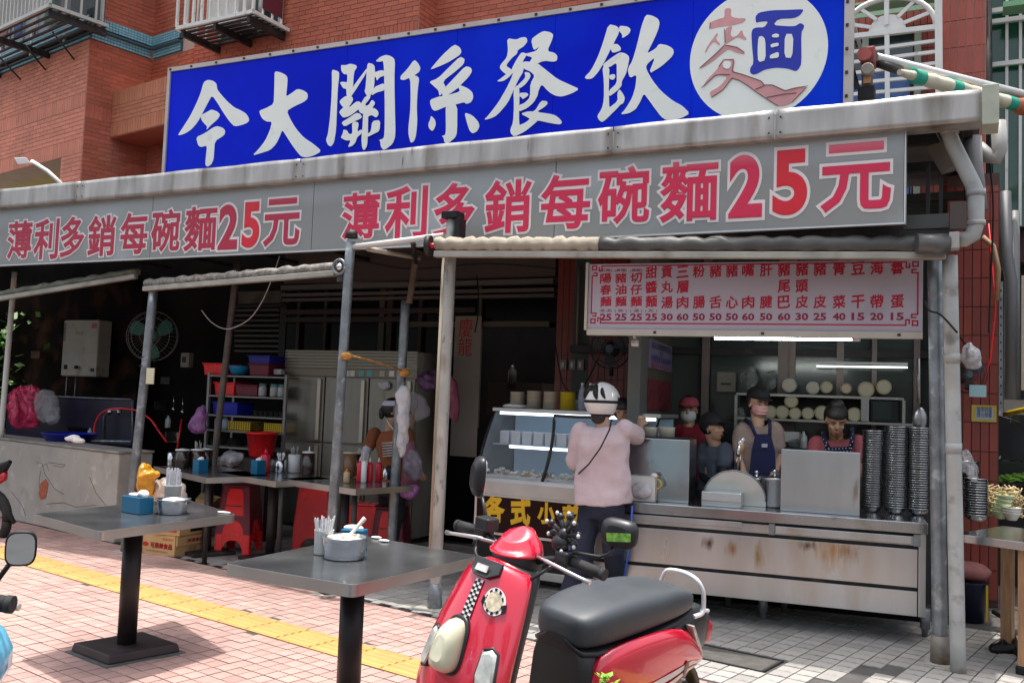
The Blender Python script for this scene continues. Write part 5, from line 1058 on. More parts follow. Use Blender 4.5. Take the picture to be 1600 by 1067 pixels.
t = T('soup_pot', 'tall steel soup pot with knobbed lids right of the half-round lid', 'pot', RP(rin(1210, 780, .72)[0], .72, zc+.001), RA)
part('body', MB().lathe((0, 0, 0), [(.10, 0), (.11, .01), (.11, .19), (.118, .2)], 24), M('dark_pot_steel', (.3, .3, .3), .25, .9, .1), t, local=True)
part('lid', MB().lathe((0, 0, .201), [(.12, 0), (.11, .012), (.03, .02), (.012, .025), (.012, .04), (.022, .05), (.015, .065), (.001, .068)], 20), bowlsteel, t, local=True)
part('lid', MB().lathe((-.13, .0, .19), [(.07, 0), (.06, .012), (.012, .02), (.012, .04), (.022, .05), (.001, .066)], 20), bowlsteel, t, local=True)
part('handle', MB().tube([(.11, 0, .16), (.16, 0, .17), (.19, .02, .17)], .01, 8), bowlsteel, t, local=True)
for i, (x0, y0, x1, y1) in enumerate(((1148, 738, 1156, 692), (1155, 735, 1160, 688))):
    t = T('ladle', ['steel ladle standing behind the half-round lid', 'second ladle with a brown handle behind the half-round lid'][i], 'ladle', at(x0, y0, rv(.7)))
    part('handle', MB().tube([at(x0, y0, rv(.7)), at(x1, y1, rv(.68))], .008, 8), bowlsteel, t); m_ = (at(x0, y0, rv(.7))+at(x1, y1, rv(.68)))/2
    part('grip', MB().tube([m_+(at(x1, y1, rv(.68))-m_)*.1, m_+(at(x1, y1, rv(.68))-m_)*.8], .014, 8), wood if i else bowlsteel, t); part('hook', MB().ell(at(x1, y1, rv(.68)), .018, .012, .02), bowlsteel, t)
# white tub beside the customer
t, a, b, z0, z1 = box_on('white_tub', 'white plastic tub with a yellow handle at the left end of the serving counter', 'tub', 981, 1023, 744, 781, .40, .09, wpl)
part('yellow_handle', MB().tube([RP(b+.005, .40+.02, z1-.05)+np.array([.04*math.sin(s), 0, -.035*math.cos(s)]) for s in np.linspace(-.2, 3.3, 9)], .006, 6), yel, t)
part('wrapping', MB().ell(RP((a+b)/2, .39, z0+.08), .09, .025, .06, n=9, k=6), M('printed_bag', (.6, .58, .62), .4, 0, .25, 25, alpha=.9, bump=.5), t)
part('bag_corner', MB().ell(RP(b-.01, .41, z1+.01), .03, .02, .02, n=7, k=4), paper, t)
# bowls: every bowl of a stack is a bowl
def bowlproto(r=.066, h=.045):
    m_ = MB().lathe((0, 0, 0), [(r*.45, 0), (r*.5, .003), (r*.86, h*.45), (r*.97, h), (r*1.03, h+.001), (r*1.03, h+.005), (r*.97, h+.004), (r*.84, h*.5), (.001, .006)], 20); me = m_.mesh('steel_bowl'); rec(me); me.materials.append(bowlsteel); return me
bm_ = bowlproto(.078, .045)
def bowlstack(px, py, ztop, label, grp, z=None, pitch=.0165, mesh=None, jit=.0015, v=None):
    p, k = base(px, py, z if z is not None else zc); zz_ = p[2]+.001; i = 0; nm = (mesh or bm_).name.split('.')[0]; lx = random.uniform(-.0004, .0004)
    while zz_ < ztop:
        o = bpy.data.objects.new(nm, mesh or bm_); COL.objects.link(o); o.location = (p[0]+random.uniform(-jit, jit)+lx*i, p[1]+.08+random.uniform(-jit, jit), zz_); o.rotation_euler = (random.uniform(-.015, .015), random.uniform(-.015, .015), random.uniform(0, 6))
        tag(o, label, 'bowl', grp); zz_ += pitch; i += 1
for px, py, pt_, nm in ((1360, 801, 680, 'left'), (1397, 804, 676, 'middle'), (1433, 806, 678, 'right')):
    p, k = base(px, py, zc); zt_ = at(px, pt_, ('y', p[1]+.08))[2]
    bowlstack(px, py, zt_, 'steel bowl in the %s one of three tall stacks on the serving counter' % nm, 'steel bowls in the %s tall stack' % nm)
p, k = base(1408, 806, zc); zt_ = at(1408, 668, ('y', p[1]+.2))[2]
# hanging strainer and pipe
single('hanging_strainer', MB().tube([at(1435, 560, rv(1.0)), at(1436, 630, rv(1.0))], .012, 8).ell(at(1437, 655, rv(1.0)), .05, .03, .09), M('dim_steel', (.3, .3, .3)), 'long-handled strainer hanging beside the right galvanised pole', 'strainer')

# ---------------- menu board, lamp ----------------
VM = .12; a = rin(915, 465, VM)[0]; b = rin(1442, 465, VM)[0]; zt_ = (rin(918, 413, VM)[2]+rin(1438, 406, VM)[2])/2; zb2 = (rin(918, 514, VM)[2]+rin(1438, 518, VM)[2])/2
Mn = T('menu_board', 'long pale menu board with red dish names and prices above the counter', 'menu board', RP((a+b)/2, VM, zb2), RA)
part('board', MB().box(a+.02, b, VM, VM+.04, zb2, zt_, RF), M('menu_face', (.45, .41, .47), .55, 0, .04, 1.5, dirt=((.38, .35, .41), .55, .8, 2)), Mn)
part('frame', MB().box(a, a+.018, VM-.02, VM+.05, zb2-.01, zt_+.01, RF), M('cream_edge', (.5, .45, .36), .5), Mn)
part('frame', MB().box(a+.019, b, VM-.012, VM+.05, zb2-.045, zb2-.002, RF), M('cream_rail', (.5, .47, .4), .5, .2), Mn); part('screw', MB().box(a+.5, a+.52, VM-.018, VM-.013, zb2-.03, zb2-.014, RF).box(b-.15, b-.13, VM-.018, VM-.013, zb2-.03, zb2-.014, RF).box(b-1.0, b-.98, VM-.018, VM-.013, zb2-.03, zb2-.014, RF), darkm, Mn)
WM_ = fr(tp(RF, (0, VM, 0)), RA); red2 = M('menu_red', (.42, .006, .03), .6, 0, .06); drk2 = M('menu_dark_red', (.25, .01, .05), .6)
bd = MB(); H_b = (zt_-zb2); bw = .009
def bl(x0, z0, x1, z1): bd.box(min(x0, x1)-bw/2, max(x0, x1)+bw/2, -.002, 0, min(z0, z1)-bw/2, max(z0, z1)+bw/2, WM_)
X0, X1, Z0, Z1 = a+.045, b-.03, zb2+.042, zt_-.014; c = .07
bl(X0+c, Z1, X1-c, Z1); bl(X0+c, Z0, X1-c, Z0); bl(X0, Z0+c, X0, Z1-c); bl(X1, Z0+c, X1, Z1-c)
for sx, X in ((1, X0), (-1, X1)):
    for sz, Z in ((1, Z0), (-1, Z1)):
        for P in (((c, 0), (c, .035)), ((c, .035), (.05, .035)), ((.05, .035), (.05, .012)), ((0, c), (.035, c)), ((.035, c), (.035, .05)), ((.035, .05), (.012, .05)), ((0, 0), (.03, 0)), ((.03, 0), (.03, .028)), ((.03, .028), (0, .028)), ((0, .028), (0, 0))):
            bl(X+sx*P[0][0], Z+sz*P[0][1], X+sx*P[1][0], Z+sz*P[1][1])
part('border', bd, red2, Mn, fix=False)
cols = [946.5, 970, 994, 1017.6, 1042, 1066.5, 1092, 1118, 1143.5, 1169, 1197, 1225, 1253, 1281, 1311, 1340.6, 1370, 1402]
names = ['陽春麵', '豬油麵', '切仔麵', '甜醬麵', '貢丸湯', '三層肉', '粉 腸', '豬 舌', '豬 心', '嘴 肉', '肝 腱', '豬尾巴', '豬頭皮', '豬 皮', '青 菜', '豆 干', '海 帶', '魯 蛋']
price = '25 25 25 25 30 60 50 50 50 60 50 60 30 25 40 15 20 15'.split()
def mrow(px, py): return rin(px, py, VM)
for i, (cx, nm, pr_) in enumerate(zip(cols, names, price)):
    t_ = (cx-946)/456; w_ = 9.2+1.6*t_; sm_ = i < 3
    for k, ch in enumerate(nm):
        if ch == ' ': continue
        yc = ((436 if sm_ else 428)+(-9)*t_, (453.5 if sm_ else 450)+(-3)*t_, (472 if i < 4 else 474)-2*t_)[k]; hh = (8 if sm_ else 9.3)+1.2*t_
        A = mrow(cx-w_, yc+hh); Bq = mrow(cx+w_, yc-hh); put('character', ch, WM_, A[0], Bq[0], A[2], Bq[2], red2, Mn, y=-.0015, bevel=.022, fitoff=.02) if False else None
        V, Fc = glyph(ch, 0, .028, res=2); mn, mx = V[:, :2].min(0), V[:, :2].max(0)
        P = np.stack([A[0]+(V[:, 0]-mn[0])*(Bq[0]-A[0])/(mx[0]-mn[0]), -.001-V[:, 2]*.02, A[2]+(V[:, 1]-mn[1])*(Bq[2]-A[2])/(mx[1]-mn[1])], 1); P[:, 2] += .10*(P[:, 0]-A[0])
        part('character', MB().add(P, Fc, False, WM_), red2, Mn, fix=False)
    if i < 3: A, Bq = mrow(cx-9.5, 425.5), mrow(cx+9.5, 420); put('note', ['(白麵)', '(黃麵)', '(黃麵)'][i], WM_, A[0], Bq[0], A[2], Bq[2], drk2, Mn, y=-.0015)
    if i < 4: A, Bq = mrow(cx-9.5, 488.5), mrow(cx+9.5, 483); put('note', ['(乾·湯)', '( 乾 )', '( 湯 )', '( 乾 )'][i], WM_, A[0], Bq[0], A[2], Bq[2], drk2, Mn, y=-.0015)
    yb_ = 501 + (-.5)*t_; A, Bq = mrow(cx-9.3-1.2*t_, yb_), mrow(cx+9.3+1.2*t_, 490-1.5*t_)
    V, Fc = glyph(pr_, 0, .035, res=2); mn, mx = V[:, :2].min(0), V[:, :2].max(0)
    P = np.stack([A[0]+(V[:, 0]-mn[0])*(Bq[0]-A[0])/(mx[0]-mn[0]), -.001-V[:, 2]*.02, A[2]+(V[:, 1]-mn[1])*(Bq[2]-A[2])/(mx[1]-mn[1])], 1)
    part('price', MB().add(P, Fc, False, WM_), drk2, Mn, fix=False)
Lt = T('lamp_and_reflection', 'lit fluorescent tube lamp under the menu board', 'lamp', at(1225, 524, rv(.3)), RA)
a_, b_ = at(1108, 523, rv(.3)), at(1344, 524, rv(.3)); part('batten', MB().beam(a_+np.array([0, 0, .012]), b_+np.array([0, 0, .012]), .05, .035), wpl, Lt, bev=.004)
part('tube', MB().tube([a_+(b_-a_)*.04-np.array([0, 0, .02]), a_+(b_-a_)*.95-np.array([0, 0, .02])], .015, 12), M('lit_tube', (1, 1, 1), .5, emit=15, ecol=(.93, 1, .95)), Lt); part('end_cap', MB().box(b_[0]-.05, b_[0], b_[1]-.03, b_[1]+.03, b_[2]-.04, b_[2]+.03), wpl, Lt, bev=.003)
t = T('motion_lamp', 'small white lamp holder under the left end of the menu board', 'lamp', at(992, 545, rv(.3))); part('holder', MB().tube([at(991, 518, rv(.3)), at(992, 530, rv(.3))], .012, 8).lathe(at(992, 541, rv(.3)), [(.025, 0), (.03, .015), (.028, .04), (.012, .055)], 12), wpl, t)

# ---------------- kitchen interior ----------------
VK = 2.45
Kw = T('kitchen_wall', 'kitchen back wall with aluminium framed glass panes behind the staff', 'wall', RP(-1.5, VK, 0), RA)
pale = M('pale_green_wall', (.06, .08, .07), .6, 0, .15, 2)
ul, ur = rin(985, 600, VK)[0], rin(1470, 600, VK)[0]
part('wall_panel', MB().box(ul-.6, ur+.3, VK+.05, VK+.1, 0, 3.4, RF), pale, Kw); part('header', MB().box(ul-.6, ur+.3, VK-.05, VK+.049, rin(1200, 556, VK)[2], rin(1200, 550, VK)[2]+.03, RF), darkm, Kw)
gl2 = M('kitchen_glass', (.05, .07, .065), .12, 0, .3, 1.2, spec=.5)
xs_ = [rin(px, 560, VK)[0] for px in (1108, 1222, 1313, 1366, 1440)]
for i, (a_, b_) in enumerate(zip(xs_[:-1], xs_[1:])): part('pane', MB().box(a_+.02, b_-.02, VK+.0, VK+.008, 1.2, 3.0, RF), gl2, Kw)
for px, w_ in ((1104, .035), (1225, .05), (1238, .03), (1313, .03), (1366, .02), (1432, .025)): u = rin(px, 560, VK)[0]; part('mullion', MB().box(u-w_, u+w_, VK-.06, VK-.001, .9, 3.1, RF), M('pinkish_alu', (.22, .18, .16), .45, .4, .1), Kw)
# left cheek wall with notices
ulc = rin(1000, 600, .95)[0]
Kl = T('kitchen_side_wall', 'dim side wall of the kitchen carrying the second menu and notices', 'wall', RP(ulc, 1.7, 0), RA)
part('wall_panel', MB().box(ulc-.08, ulc-.001, 1.25, VK+.04, 0, 3.4, RF), M('olive_wall', (.09, .08, .05), .7, 0, .2, 2), Kl)
part('edge_post', MB().box(ulc-.1, ulc+.0, .95, 1.249, .8, 3.3, RF), M('dim_green_grey', (.12, .13, .12), .6), Kl)
def cheek(name, label, cat, px0, px1, pyt, pyb, mat, par=None, d=.012):
    pl = ('v', RP(ulc, 0, 0), RA+math.pi/2)
    q0, q1 = [tp(np.linalg.inv(RF), at(px, (pyt+pyb)/2, pl)) for px in (px0, px1)]; zt = tp(np.linalg.inv(RF), at(px0, pyt, pl))[2]; zb_q = tp(np.linalg.inv(RF), at(px0, pyb, pl))[2]
    v0, v1 = max(1.26, min(q0[1], q1[1])), min(VK, max(q0[1], q1[1])); return v0, v1, zb_q, zt
v0, v1, z0, z1 = cheek('', '', '', 1003, 1068, 524, 572, None)
t = T('second_menu', 'dim lilac menu on the side wall inside the kitchen', 'menu board', RP(ulc, v0, z0), RA+math.pi/2)
v1 = min(v1, VK-.1); part('board', MB().box(ulc, ulc+.012, v0, v1, z0, z1, RF), M('lilac_board', (.22, .19, .30), .6), t)
Wd = RF@fr((ulc+.012, 0, 0), math.pi/2)
for k, (s, zz_, col) in enumerate((('滷味小菜麵線粄條米粉湯', .82, blackp), ('大小', .6, blackp), ('炒飯燙青菜豬油拌飯', .36, M('blue_ink', (.03, .04, .25))), ('每份三十元五十元', .12, red2))):
    zz2 = z0+(z1-z0)*zz_; L_2 = (v1-v0); f0, f1 = (.06, .94) if k != 1 else (.4, .55)
    put('lettering', s, Wd, v0+L_2*f0, v0+L_2*f1, zz2-.03, zz2+.03, col, t, y=-.002)
v0, v1, z0, z1 = cheek('', '', '', 1002, 1060, 590, 640, None)
v1 = min(v1, VK-.1); single('red_poster', MB().box(ulc, ulc+.01, v0, v1, z0, z1, RF), M('dim_red_poster', (.16, .02, .03), .7, 0, .6, 14), 'dim red poster under the lilac menu inside the kitchen', 'poster')
# fixtures behind the staff
t = T('paper_dispenser', 'cream towel dispenser on the kitchen glass behind the capped woman', 'dispenser', at(1135, 612, rv(VK-.15)))
a_, b_ = rin(1119, 600, VK-.15), rin(1149, 600, VK-.15); zt3, zb3 = rin(1134, 581, VK-.15)[2], rin(1134, 613, VK-.15)[2]
part('case', MB().box(a_[0], b_[0], VK-.15, VK-.07, zb3, zt3, RF), ivory, t, bev=.012); part('slot', MB().box(a_[0]+.04, b_[0]-.04, VK-.153, VK-.149, zb3+.07, zb3+.085, RF), blackp, t)
VS = 2.05
sr = T('kitchen_shelf', 'two-level dark steel shelf for cup sleeves behind the cooks', 'shelf', RP(-1, VS, 1.4), RA)
z_s1 = rin(1300, 618, VS)[2]; z_s2 = rin(1250, 655, VS)[2]
part('shelf_board', MB().box(rin(1150, 640, VS)[0], rin(1412, 640, VS)[0], VS-.02, VS+.33, z_s1-.02, z_s1, RF), M('shelf_edge', (.3, .3, .28), .4, .6), sr); part('shelf_board', MB().box(rin(1150, 640, VS)[0], rin(1440, 640, VS)[0], VS-.02, VS+.33, z_s2-.02, z_s2, RF), M('shelf_edge', (.3, .3, .28)), sr)
part('back_board', MB().box(rin(1150, 640, VS)[0], rin(1412, 640, VS)[0], VS+.331, VS+.35, z_s2, z_s1-.021, RF), blackp, sr)
for px in (1150, 1412): u = rin(px, 640, VS)[0]; part('post', MB().box(u-.012, u+.012, VS-.018, VS+.0, .9, z_s1-.021, RF), M('shelf_edge', (.3, .3, .28)), sr)
creamc = M('cream_cup', (.42, .38, .22), .6, 0, .1, 8); rim2 = M('cream_rim', (.52, .48, .34), .5)
def sleeve(label, px, py, r_px, v=VS, mat=creamc, L=.3):
    p = rin(px, py, v); k = inview(at(px, py, rv(v)))[2]; r = r_px/k
    t = T('cup_sleeve', label, 'cup stack', RP(p[0], v, p[2]-r), RA, 'sleeves of cups lying on the kitchen shelf'); A = np.array([[1, 0, 0, 0], [0, 0, 1, 0], [0, -1, 0, 0], [0, 0, 0, 1.]])
    part('film', MB().tube([(0, .02, r), (0, L, r)], r*.97, 18), M('sleeve_film', (.4, .4, .36), .2, 0, .2, 14, alpha=.75), t, local=True)
    part('cup_rim', MB().tube([(0, -.003, r), (0, .019, r)], [r*.9, r], 20), mat, t, local=True); part('cup_bottom', MB().tube([(0, -.0, r), (0, -.006, r)], r*.72, 18), rim2, t, local=True)
top = [(1233, 603, 12, 'clear film sleeve of cups'), (1270, 607, 11, 'clear sleeve of cups with a knotted end'), (1291, 606, 10, 'cream cup sleeve third'), (1322, 608, 9, 'pinkish cup sleeve'), (1353, 610, 13, 'large cream cup sleeve'), (1381, 606, 12, 'large cream cup sleeve at the right end')]
flm = M('grey_film_end', (.35, .36, .36), .25, 0, .4, 20)
for i, (px, py, r, s) in enumerate(top): sleeve(s+', upper kitchen shelf, '+['leftmost', 'second from the left', 'from the left', 'fourth from the left', 'fifth from the left', 'beyond the fifth'][i], px, py-1, r, mat=flm if i < 2 else M('pink_cup', (.4, .2, .16), .5) if i == 3 else creamc)
low = [(1187, 645, 11), (1203, 644, 11), (1222, 644, 11), (1242, 646, 10), (1262, 646, 10), (1284, 645, 12), (1335, 648, 12)]
for i, (px, py, r) in enumerate(low): sleeve('cream cup sleeve on the lower kitchen shelf, '+['just right of the striped mask', 'second right of the striped mask', 'third, under the raised sleeve', 'fourth, between raised sleeve and bun', 'fifth, left of the bun', 'sixth, touching the bun', 'right of the bun, beside the microwave'][i], px, py, r)
sleeve('cream cup sleeve lying on top of the lower row, left of the bun', 1236, 627, 11)
mw = T('microwave', 'black microwave oven on the lower kitchen shelf right of the bun', 'microwave', at(1385, 655, rv(VS)), RA); a_, b_ = rin(1360, 640, VS), rin(1404, 640, VS)
part('case', MB().box(a_[0], b_[0], VS, VS+.3, z_s2+.002, z_s1-.025, RF), blackp, mw, bev=.006); part('door', MB().box(a_[0]+.02, b_[0]-.05, VS-.008, VS-.001, z_s2+.02, z_s1-.04, RF), glass, mw)
t, *_ = box_on('steel_tank', 'dull steel tank behind the woman with the bun', 'tank', 1345, 1358, 622, 652, VS-.02, .2, M('dim_steel', (.3, .3, .3)), z0=z_s2+.001)
Lk = T('lamp_and_reflection', 'lamp reflection in the kitchen glass, built as a glowing tube', 'lamp', at(1345, 573, rv(VK-.25)), RA); a_, b_ = at(1276, 572, rv(VK-.25)), at(1418, 574, rv(VK-.25))  # tube reflected in the kitchen glass, modelled as a glowing tube with batten
part('tube', MB().tube([a_, b_], .008, 10), M('reflected_tube_glow', (1, 1, 1), .5, emit=1.2, ecol=(.9, 1, .93)), Lk); part('batten', MB().beam(a_+np.array([0, 0, .03]), b_+np.array([0, 0, .03]), .04, .02), wpl, Lk)
for pts, sd in (([(1155, 575), (1180, 568), (1184, 590), (1178, 612), (1158, 610)], 1), ([(1196, 580), (1213, 577), (1216, 605), (1198, 610)], 2), ([(1150, 640), (1162, 633), (1165, 670), (1155, 680), (1148, 660)], 3), ([(1228, 690), (1250, 680), (1262, 700), (1240, 705)], 4)):
    bag('clear_bag', 'clear bag in the kitchen, '+['left of the striped mask woman, high on the glass', 'above the striped mask woman', 'between the capped woman and the masked woman', 'lying behind the steel splash screen'][sd-1], pts, at(*pts[0], rv(VK-.3))[1], M('dim_film', (.3, .34, .32), .2, 0, .4, 14, alpha=.5, bump=.6, bsc=25), .06, seed=20+sd)
t = T('tissue_roll_pair', 'pair of cream paper tubs on the steel cabinet behind the customer\'s hand', 'tubs', at(1030, 683, rv(.65)), RA)
for px in (1016, 1042): p = at(px, 683, rv(.65)); part('tub', MB().lathe((p[0], p[1], p[2]), [(.055, 0), (.06, .07), (.062, .075)], 20), M('cream_tub', (.5, .48, .4), .6, 0, .1), t)
single('kitchen_block', MB().box(ul-.2, ur, 1.9, 1.95, .0, 1.0, RF), M('dim_cupboard', (.05, .05, .05), .6), 'dim cupboard front behind the kitchen staff', 'cupboard')

# ---------------- glass display case ----------------
p0, p1 = at(746, 890, ('z', 0.08)), at(880, 911, ('z', .08))
DA = math.atan2(p1[1]-p0[1], p1[0]-p0[0])*.4-.02; DF = fr((p0[0], p0[1], 0), DA); Di = np.linalg.inv(DF)
def din(px, py, v): return tp(Di, at(px, py, ('v', tp(DF, (0, v, 0)), DA)))
dw_ = 1.52; x0 = din(742, 800, 0)[0]
zc1, zc2, zc3, zc4 = din(745, 885, 0)[2], din(750, 828, 0)[2], din(750, 771, 0)[2], din(748, 744, 0)[2]; zct = din(800, 643, .28)[2]
Dc = T('display_case', 'curved glass refrigerated display case of side dishes with brown lettered front', 'display case', tp(DF, (x0+dw_/2, .35, 0)), DA)
sil = M('silver_trim', (.6, .6, .58), .3, .8, .08)
part('base', MB().box(x0+.02, x0+dw_-.02, .06, .7, .05, zc1, DF), M('case_black', (.02, .02, .022), .5), Dc)
part('body', MB().box(x0+.01, x0+dw_-.01, .03, .72, zc1+.001, zc3, DF), M('case_dark', (.03, .03, .03), .5), Dc)
for k in range(14): z = zc1+.05+(zc2-zc1-.07)*k/13; part('grille_slat', MB().box(x0+.03, x0+dw_-.03, .012, .029, z-.0035, z+.0035, DF), M('grille_black', (.015, .015, .016), .35), Dc)
part('kick_band', MB().box(x0, x0+dw_, 0, .03, zc1-.035, zc1+.03, DF), sil, Dc, bev=.004)
part('name_panel', MB().box(x0+.02, x0+dw_-.02, .0, .028, zc2, zc3-.012, DF), M('brown_sign', (.022, .005, .005), .3, 0, .1, spec=.15), Dc)
part('panel_frame', MB().box(x0, x0+.02, -.008, .03, zc2-.02, zc3, DF).box(x0+dw_-.02, x0+dw_, -.008, .03, zc2-.02, zc3, DF), sil, Dc); part('panel_frame', MB().box(x0+.0205, x0+dw_-.0205, -.008, .03, zc2-.02, zc2-.001, DF).box(x0+.0205, x0+dw_-.0205, -.008, .03, zc3-.011, zc3+.006, DF), sil, Dc)
part('sill', MB().prism([tp(DF, (x0-.005, y, z)) for y, z in ((-.015, zc3+.007), (-.015, zc4-.03), (.005, zc4), (.05, zc4), (.05, zc3+.007))], DF[:3, 0]*(dw_+.01)), sil, Dc, bev=.003)
yel2 = M('yellow_lettering', (.85, .48, .01), .5)
for ch, a_, b_, c_, d_ in (('各', 755, 790, 775, 816), ('式', 797, 830, 777, 821), ('小', 839, 868, 787, 818), ('菜', 876, 912, 792, 826)):
    A, Bq = din(a_, d_, 0), din(b_, c_, 0); V, Fc = glyph(ch, 0, .05); mn, mx = V[:, :2].min(0), V[:, :2].max(0)
    P = np.stack([A[0]+(V[:, 0]-mn[0])*(Bq[0]-A[0])/(mx[0]-mn[0]), -.002-V[:, 2]*.03, A[2]+(V[:, 1]-mn[1])*(Bq[2]-A[2])/(mx[1]-mn[1])], 1); P[:, 2] += .08*(P[:, 0]-A[0]); part('character', MB().add(P, Fc, False, DF), yel2, Dc, fix=False)
part('inner_back', MB().box(x0+.02, x0+dw_-.02, .60, .62, zc4, zct-.01, DF), M('case_inner', (.36, .52, .68), .4), Dc); part('deck', MB().box(x0+.02, x0+dw_-.02, .06, .6, zc4-.02, zc4+.01, DF), sil, Dc)
cg_ = M('case_glass', (.62, .72, .78), .04, 0, .05, 2, alpha=.12, spec=1.)
def gy(t): return .02+.25*t**1.6, zc4+(zct-zc4)*t
part('front_glass', MB().grid(lambda a_, b_: tp(DF, (x0+.015+(dw_-.03)*a_, *gy(b_))), 4, 10), cg_, Dc, fix=False)
for s in (x0, x0+dw_-.012): 
    P = [tp(DF, (s, *gy(t))) for t in np.linspace(0, 1, 9)]+[tp(DF, (s, .62, zct)), tp(DF, (s, .62, zc4))]; part('end_frame', MB().tube(P+[P[0]], .012, 6), blackp, Dc)
    part('end_glass', MB().prism(P, DF[:3, 0]*.004), cg_, Dc, fix=False)
part('top', MB().box(x0-.01, x0+dw_+.01, .24, .66, zct, zct+.03, DF), sil, Dc, bev=.004)
part('light', MB().box(x0+.05, x0+dw_-.05, .27, .30, zct-.025, zct-.002, DF), M('case_light', (1, 1, 1), .5, emit=2.0, ecol=(.75, .88, 1)), Dc)
zsh = zc4+(zct-zc4)*.5; part('shelf', MB().box(x0+.03, x0+dw_-.03, .2, .58, zsh-.008, zsh, DF), M('shelf_glass', (.6, .7, .75), .1, alpha=.6), Dc); part('shelf_light', MB().box(x0+.2, x0+dw_-.06, .19, .2, zsh-.03, zsh-.01, DF), M('case_light', (1, 1, 1)), Dc)
part('curved_stripe', MB().tube([tp(DF, (x0+.62-.2*t**2+.16*t, gy(t)[0]-.006, gy(t)[1])) for t in np.linspace(0, .97, 12)]+[tp(DF, (x0+.8, .25, zct-.02)), tp(DF, (x0+1.05, .26, zct-.012))], .014, 6), darkm, Dc)
foodm = [M('pale_dish', (.52, .46, .38), .6, 0, .3, 40, bump=.5), M('tofu_dish', (.5, .36, .18), .6, 0, .4, 30, bump=.5), M('white_dish', (.65, .63, .58), .5, 0, .2, 40, bump=.5), M('brown_dish', (.2, .1, .05), .5, 0, .4, 40, bump=.5)]
for i in range(13):
    x = x0+.06+i*.11; hh = .11; t = T('clear_box', 'clear lidded food box number on the glass shelf of the display case'.replace(' number', ''), 'food box', tp(DF, (x+.045, .26, zsh)), DA, 'clear food boxes on the display case shelf')
    part('box', MB().box(-.045, .045, 0, .22, .0, hh, None), M('box_plastic', (.62, .68, .74), .2, 0, .1, 9, alpha=.75), t, local=True, bev=.008); part('food', MB().box(-.038, .038, .008, .2, .005, hh*.6), foodm[(i*7) % 3], t, local=True, bev=.01)
for i in range(14):
    x = x0+.08+i*.103; m_ = MB(); rr = np.random.RandomState(i)
    for _ in range(9): m_.ell((rr.uniform(-.035, .035), rr.uniform(-.1, .1), .012+rr.uniform(0, .035)), .018, .022, .014, n=7, k=5)
    t = T('dish', 'heaped side dish on the floor of the display case', 'dish', tp(DF, (x, .2, zc4+.011)), DA, 'side dishes on the display case floor'); part('food', m_, foodm[[2, 0, 2, 1, 0, 3, 2, 0, 2, 0, 1, 2, 0, 2][i]], t, local=True); part('plate', MB().box(-.048, .048, -.13, .13, 0, .006), wpl, t, local=True)
# plates on the case
pm = MB().lathe((0, 0, 0), [(.04, 0), (.07, .004), (.078, .011), (.08, .012), (.076, .008), (.001, .003)], 22).mesh('plate'); rec(pm)
pwm = M('cream_plate', (.6, .56, .46), .35, 0, .08, 9, objvar=.08); pym = M('yellow_plate', (.68, .55, .02), .35, 0, .05, objvar=.06)
def plates(px0, px1, py, label, mat, n=13, pmix=None):
    me = pm.copy(); me.materials.clear(); me.materials.append(mat); p = din((px0+px1)/2, py, .4); k = inview(at((px0+px1)/2, py, ('v', tp(DF, (0, .4, 0)), DA)))[2]; s = (px1-px0)/k/.16
    for i in range(n):
        o = bpy.data.objects.new('plate', me); COL.objects.link(o); q_ = tp(DF, (p[0]+random.uniform(-.002, .002), .4+random.uniform(-.002, .002), zct+.031+i*.0108)); o.location = q_; o.scale = (s, s, 1); tag(o, label, 'plate', label.replace('plate in the', 'plates in the'))
plates(796, 820, 640, 'cream plate in the leftmost stack on the display case', pwm); plates(822, 846, 640, 'cream plate in the second stack on the display case', pwm, 14); plates(848, 872, 640, 'cream plate in the third stack, nearest the yellow plates', pwm, 14); plates(874, 899, 640, 'yellow plate in the stack on the display case', pym, 14)
t, r, h = cup('white cup lying beside the yellow plates on the display case', 902, 641, zct+.031, 8, 16, wpl)
for lb, px, w_ in (('clear water bottle beside the yellow plates on the display case', 909, 13), ('clear water bottle half hidden by the helmet', 922, 12)):
    p = din(px, 640, .42); q_ = tp(DF, (p[0], .42, zct+.031)); t = T('water_bottle', lb, 'bottle', q_); part('body', MB().lathe((0, 0, 0), [(.03, 0), (.034, .01), (.034, .12), (.03, .13), (.034, .14), (.03, .17), (.012, .205), (.012, .215)], 18), M('clear_bottle', (.45, .5, .6), .1, 0, .1, alpha=.5), t, local=True); part('cap', MB().lathe((0, 0, 0), [(.014, .216), (.014, .235)], 12), wpl, t, local=True)
tw = MB().ell(tp(DF, (x0+.12, .42, zct+.045)), .12, .1, .025); single('folded_towel', tw, paper, 'folded white towel at the left end of the display case top', 'towel')

# ---------------- right side: column, pipes, table ----------------
xk0, xk1 = at(1478, 560, ('y', 8.45))[0], at(1561, 560, ('y', 8.45))[0]
t = T('tiled_column', 'red tiled column at the right behind the vegetable table', 'column', ((xk0+xk1)/2, 8.45, 0))
part('core', MB().box(xk0, xk1, 8.451, 8.9, 0, 3.5), groutd, t); clad(fr((xk0, 8.45, 0), 0), xk1-xk0, .05, 3.4, M('column_red_tile', (.26, .05, .035), .4, 0, .12, 3, objvar=.12), .064, .235, .007, t, 'tile', 150, off=0)
ps = T('poster', 'yellow and blue notice on the red tiled column', 'poster', at(1537, 646, ('y', 8.42))); part('sheet', MB().box(*plate(1518, 1557, 633, 659, 8.43, .004)), M('yellow_notice', (.55, .42, .08), .6), ps); a_ = plate(1524, 1552, 638, 655, 8.426, .003); part('print', MB().box(*a_), M('pale_print', (.42, .5, .5), .6), ps)
WQ = fr((0, 8.426, 0), 0)
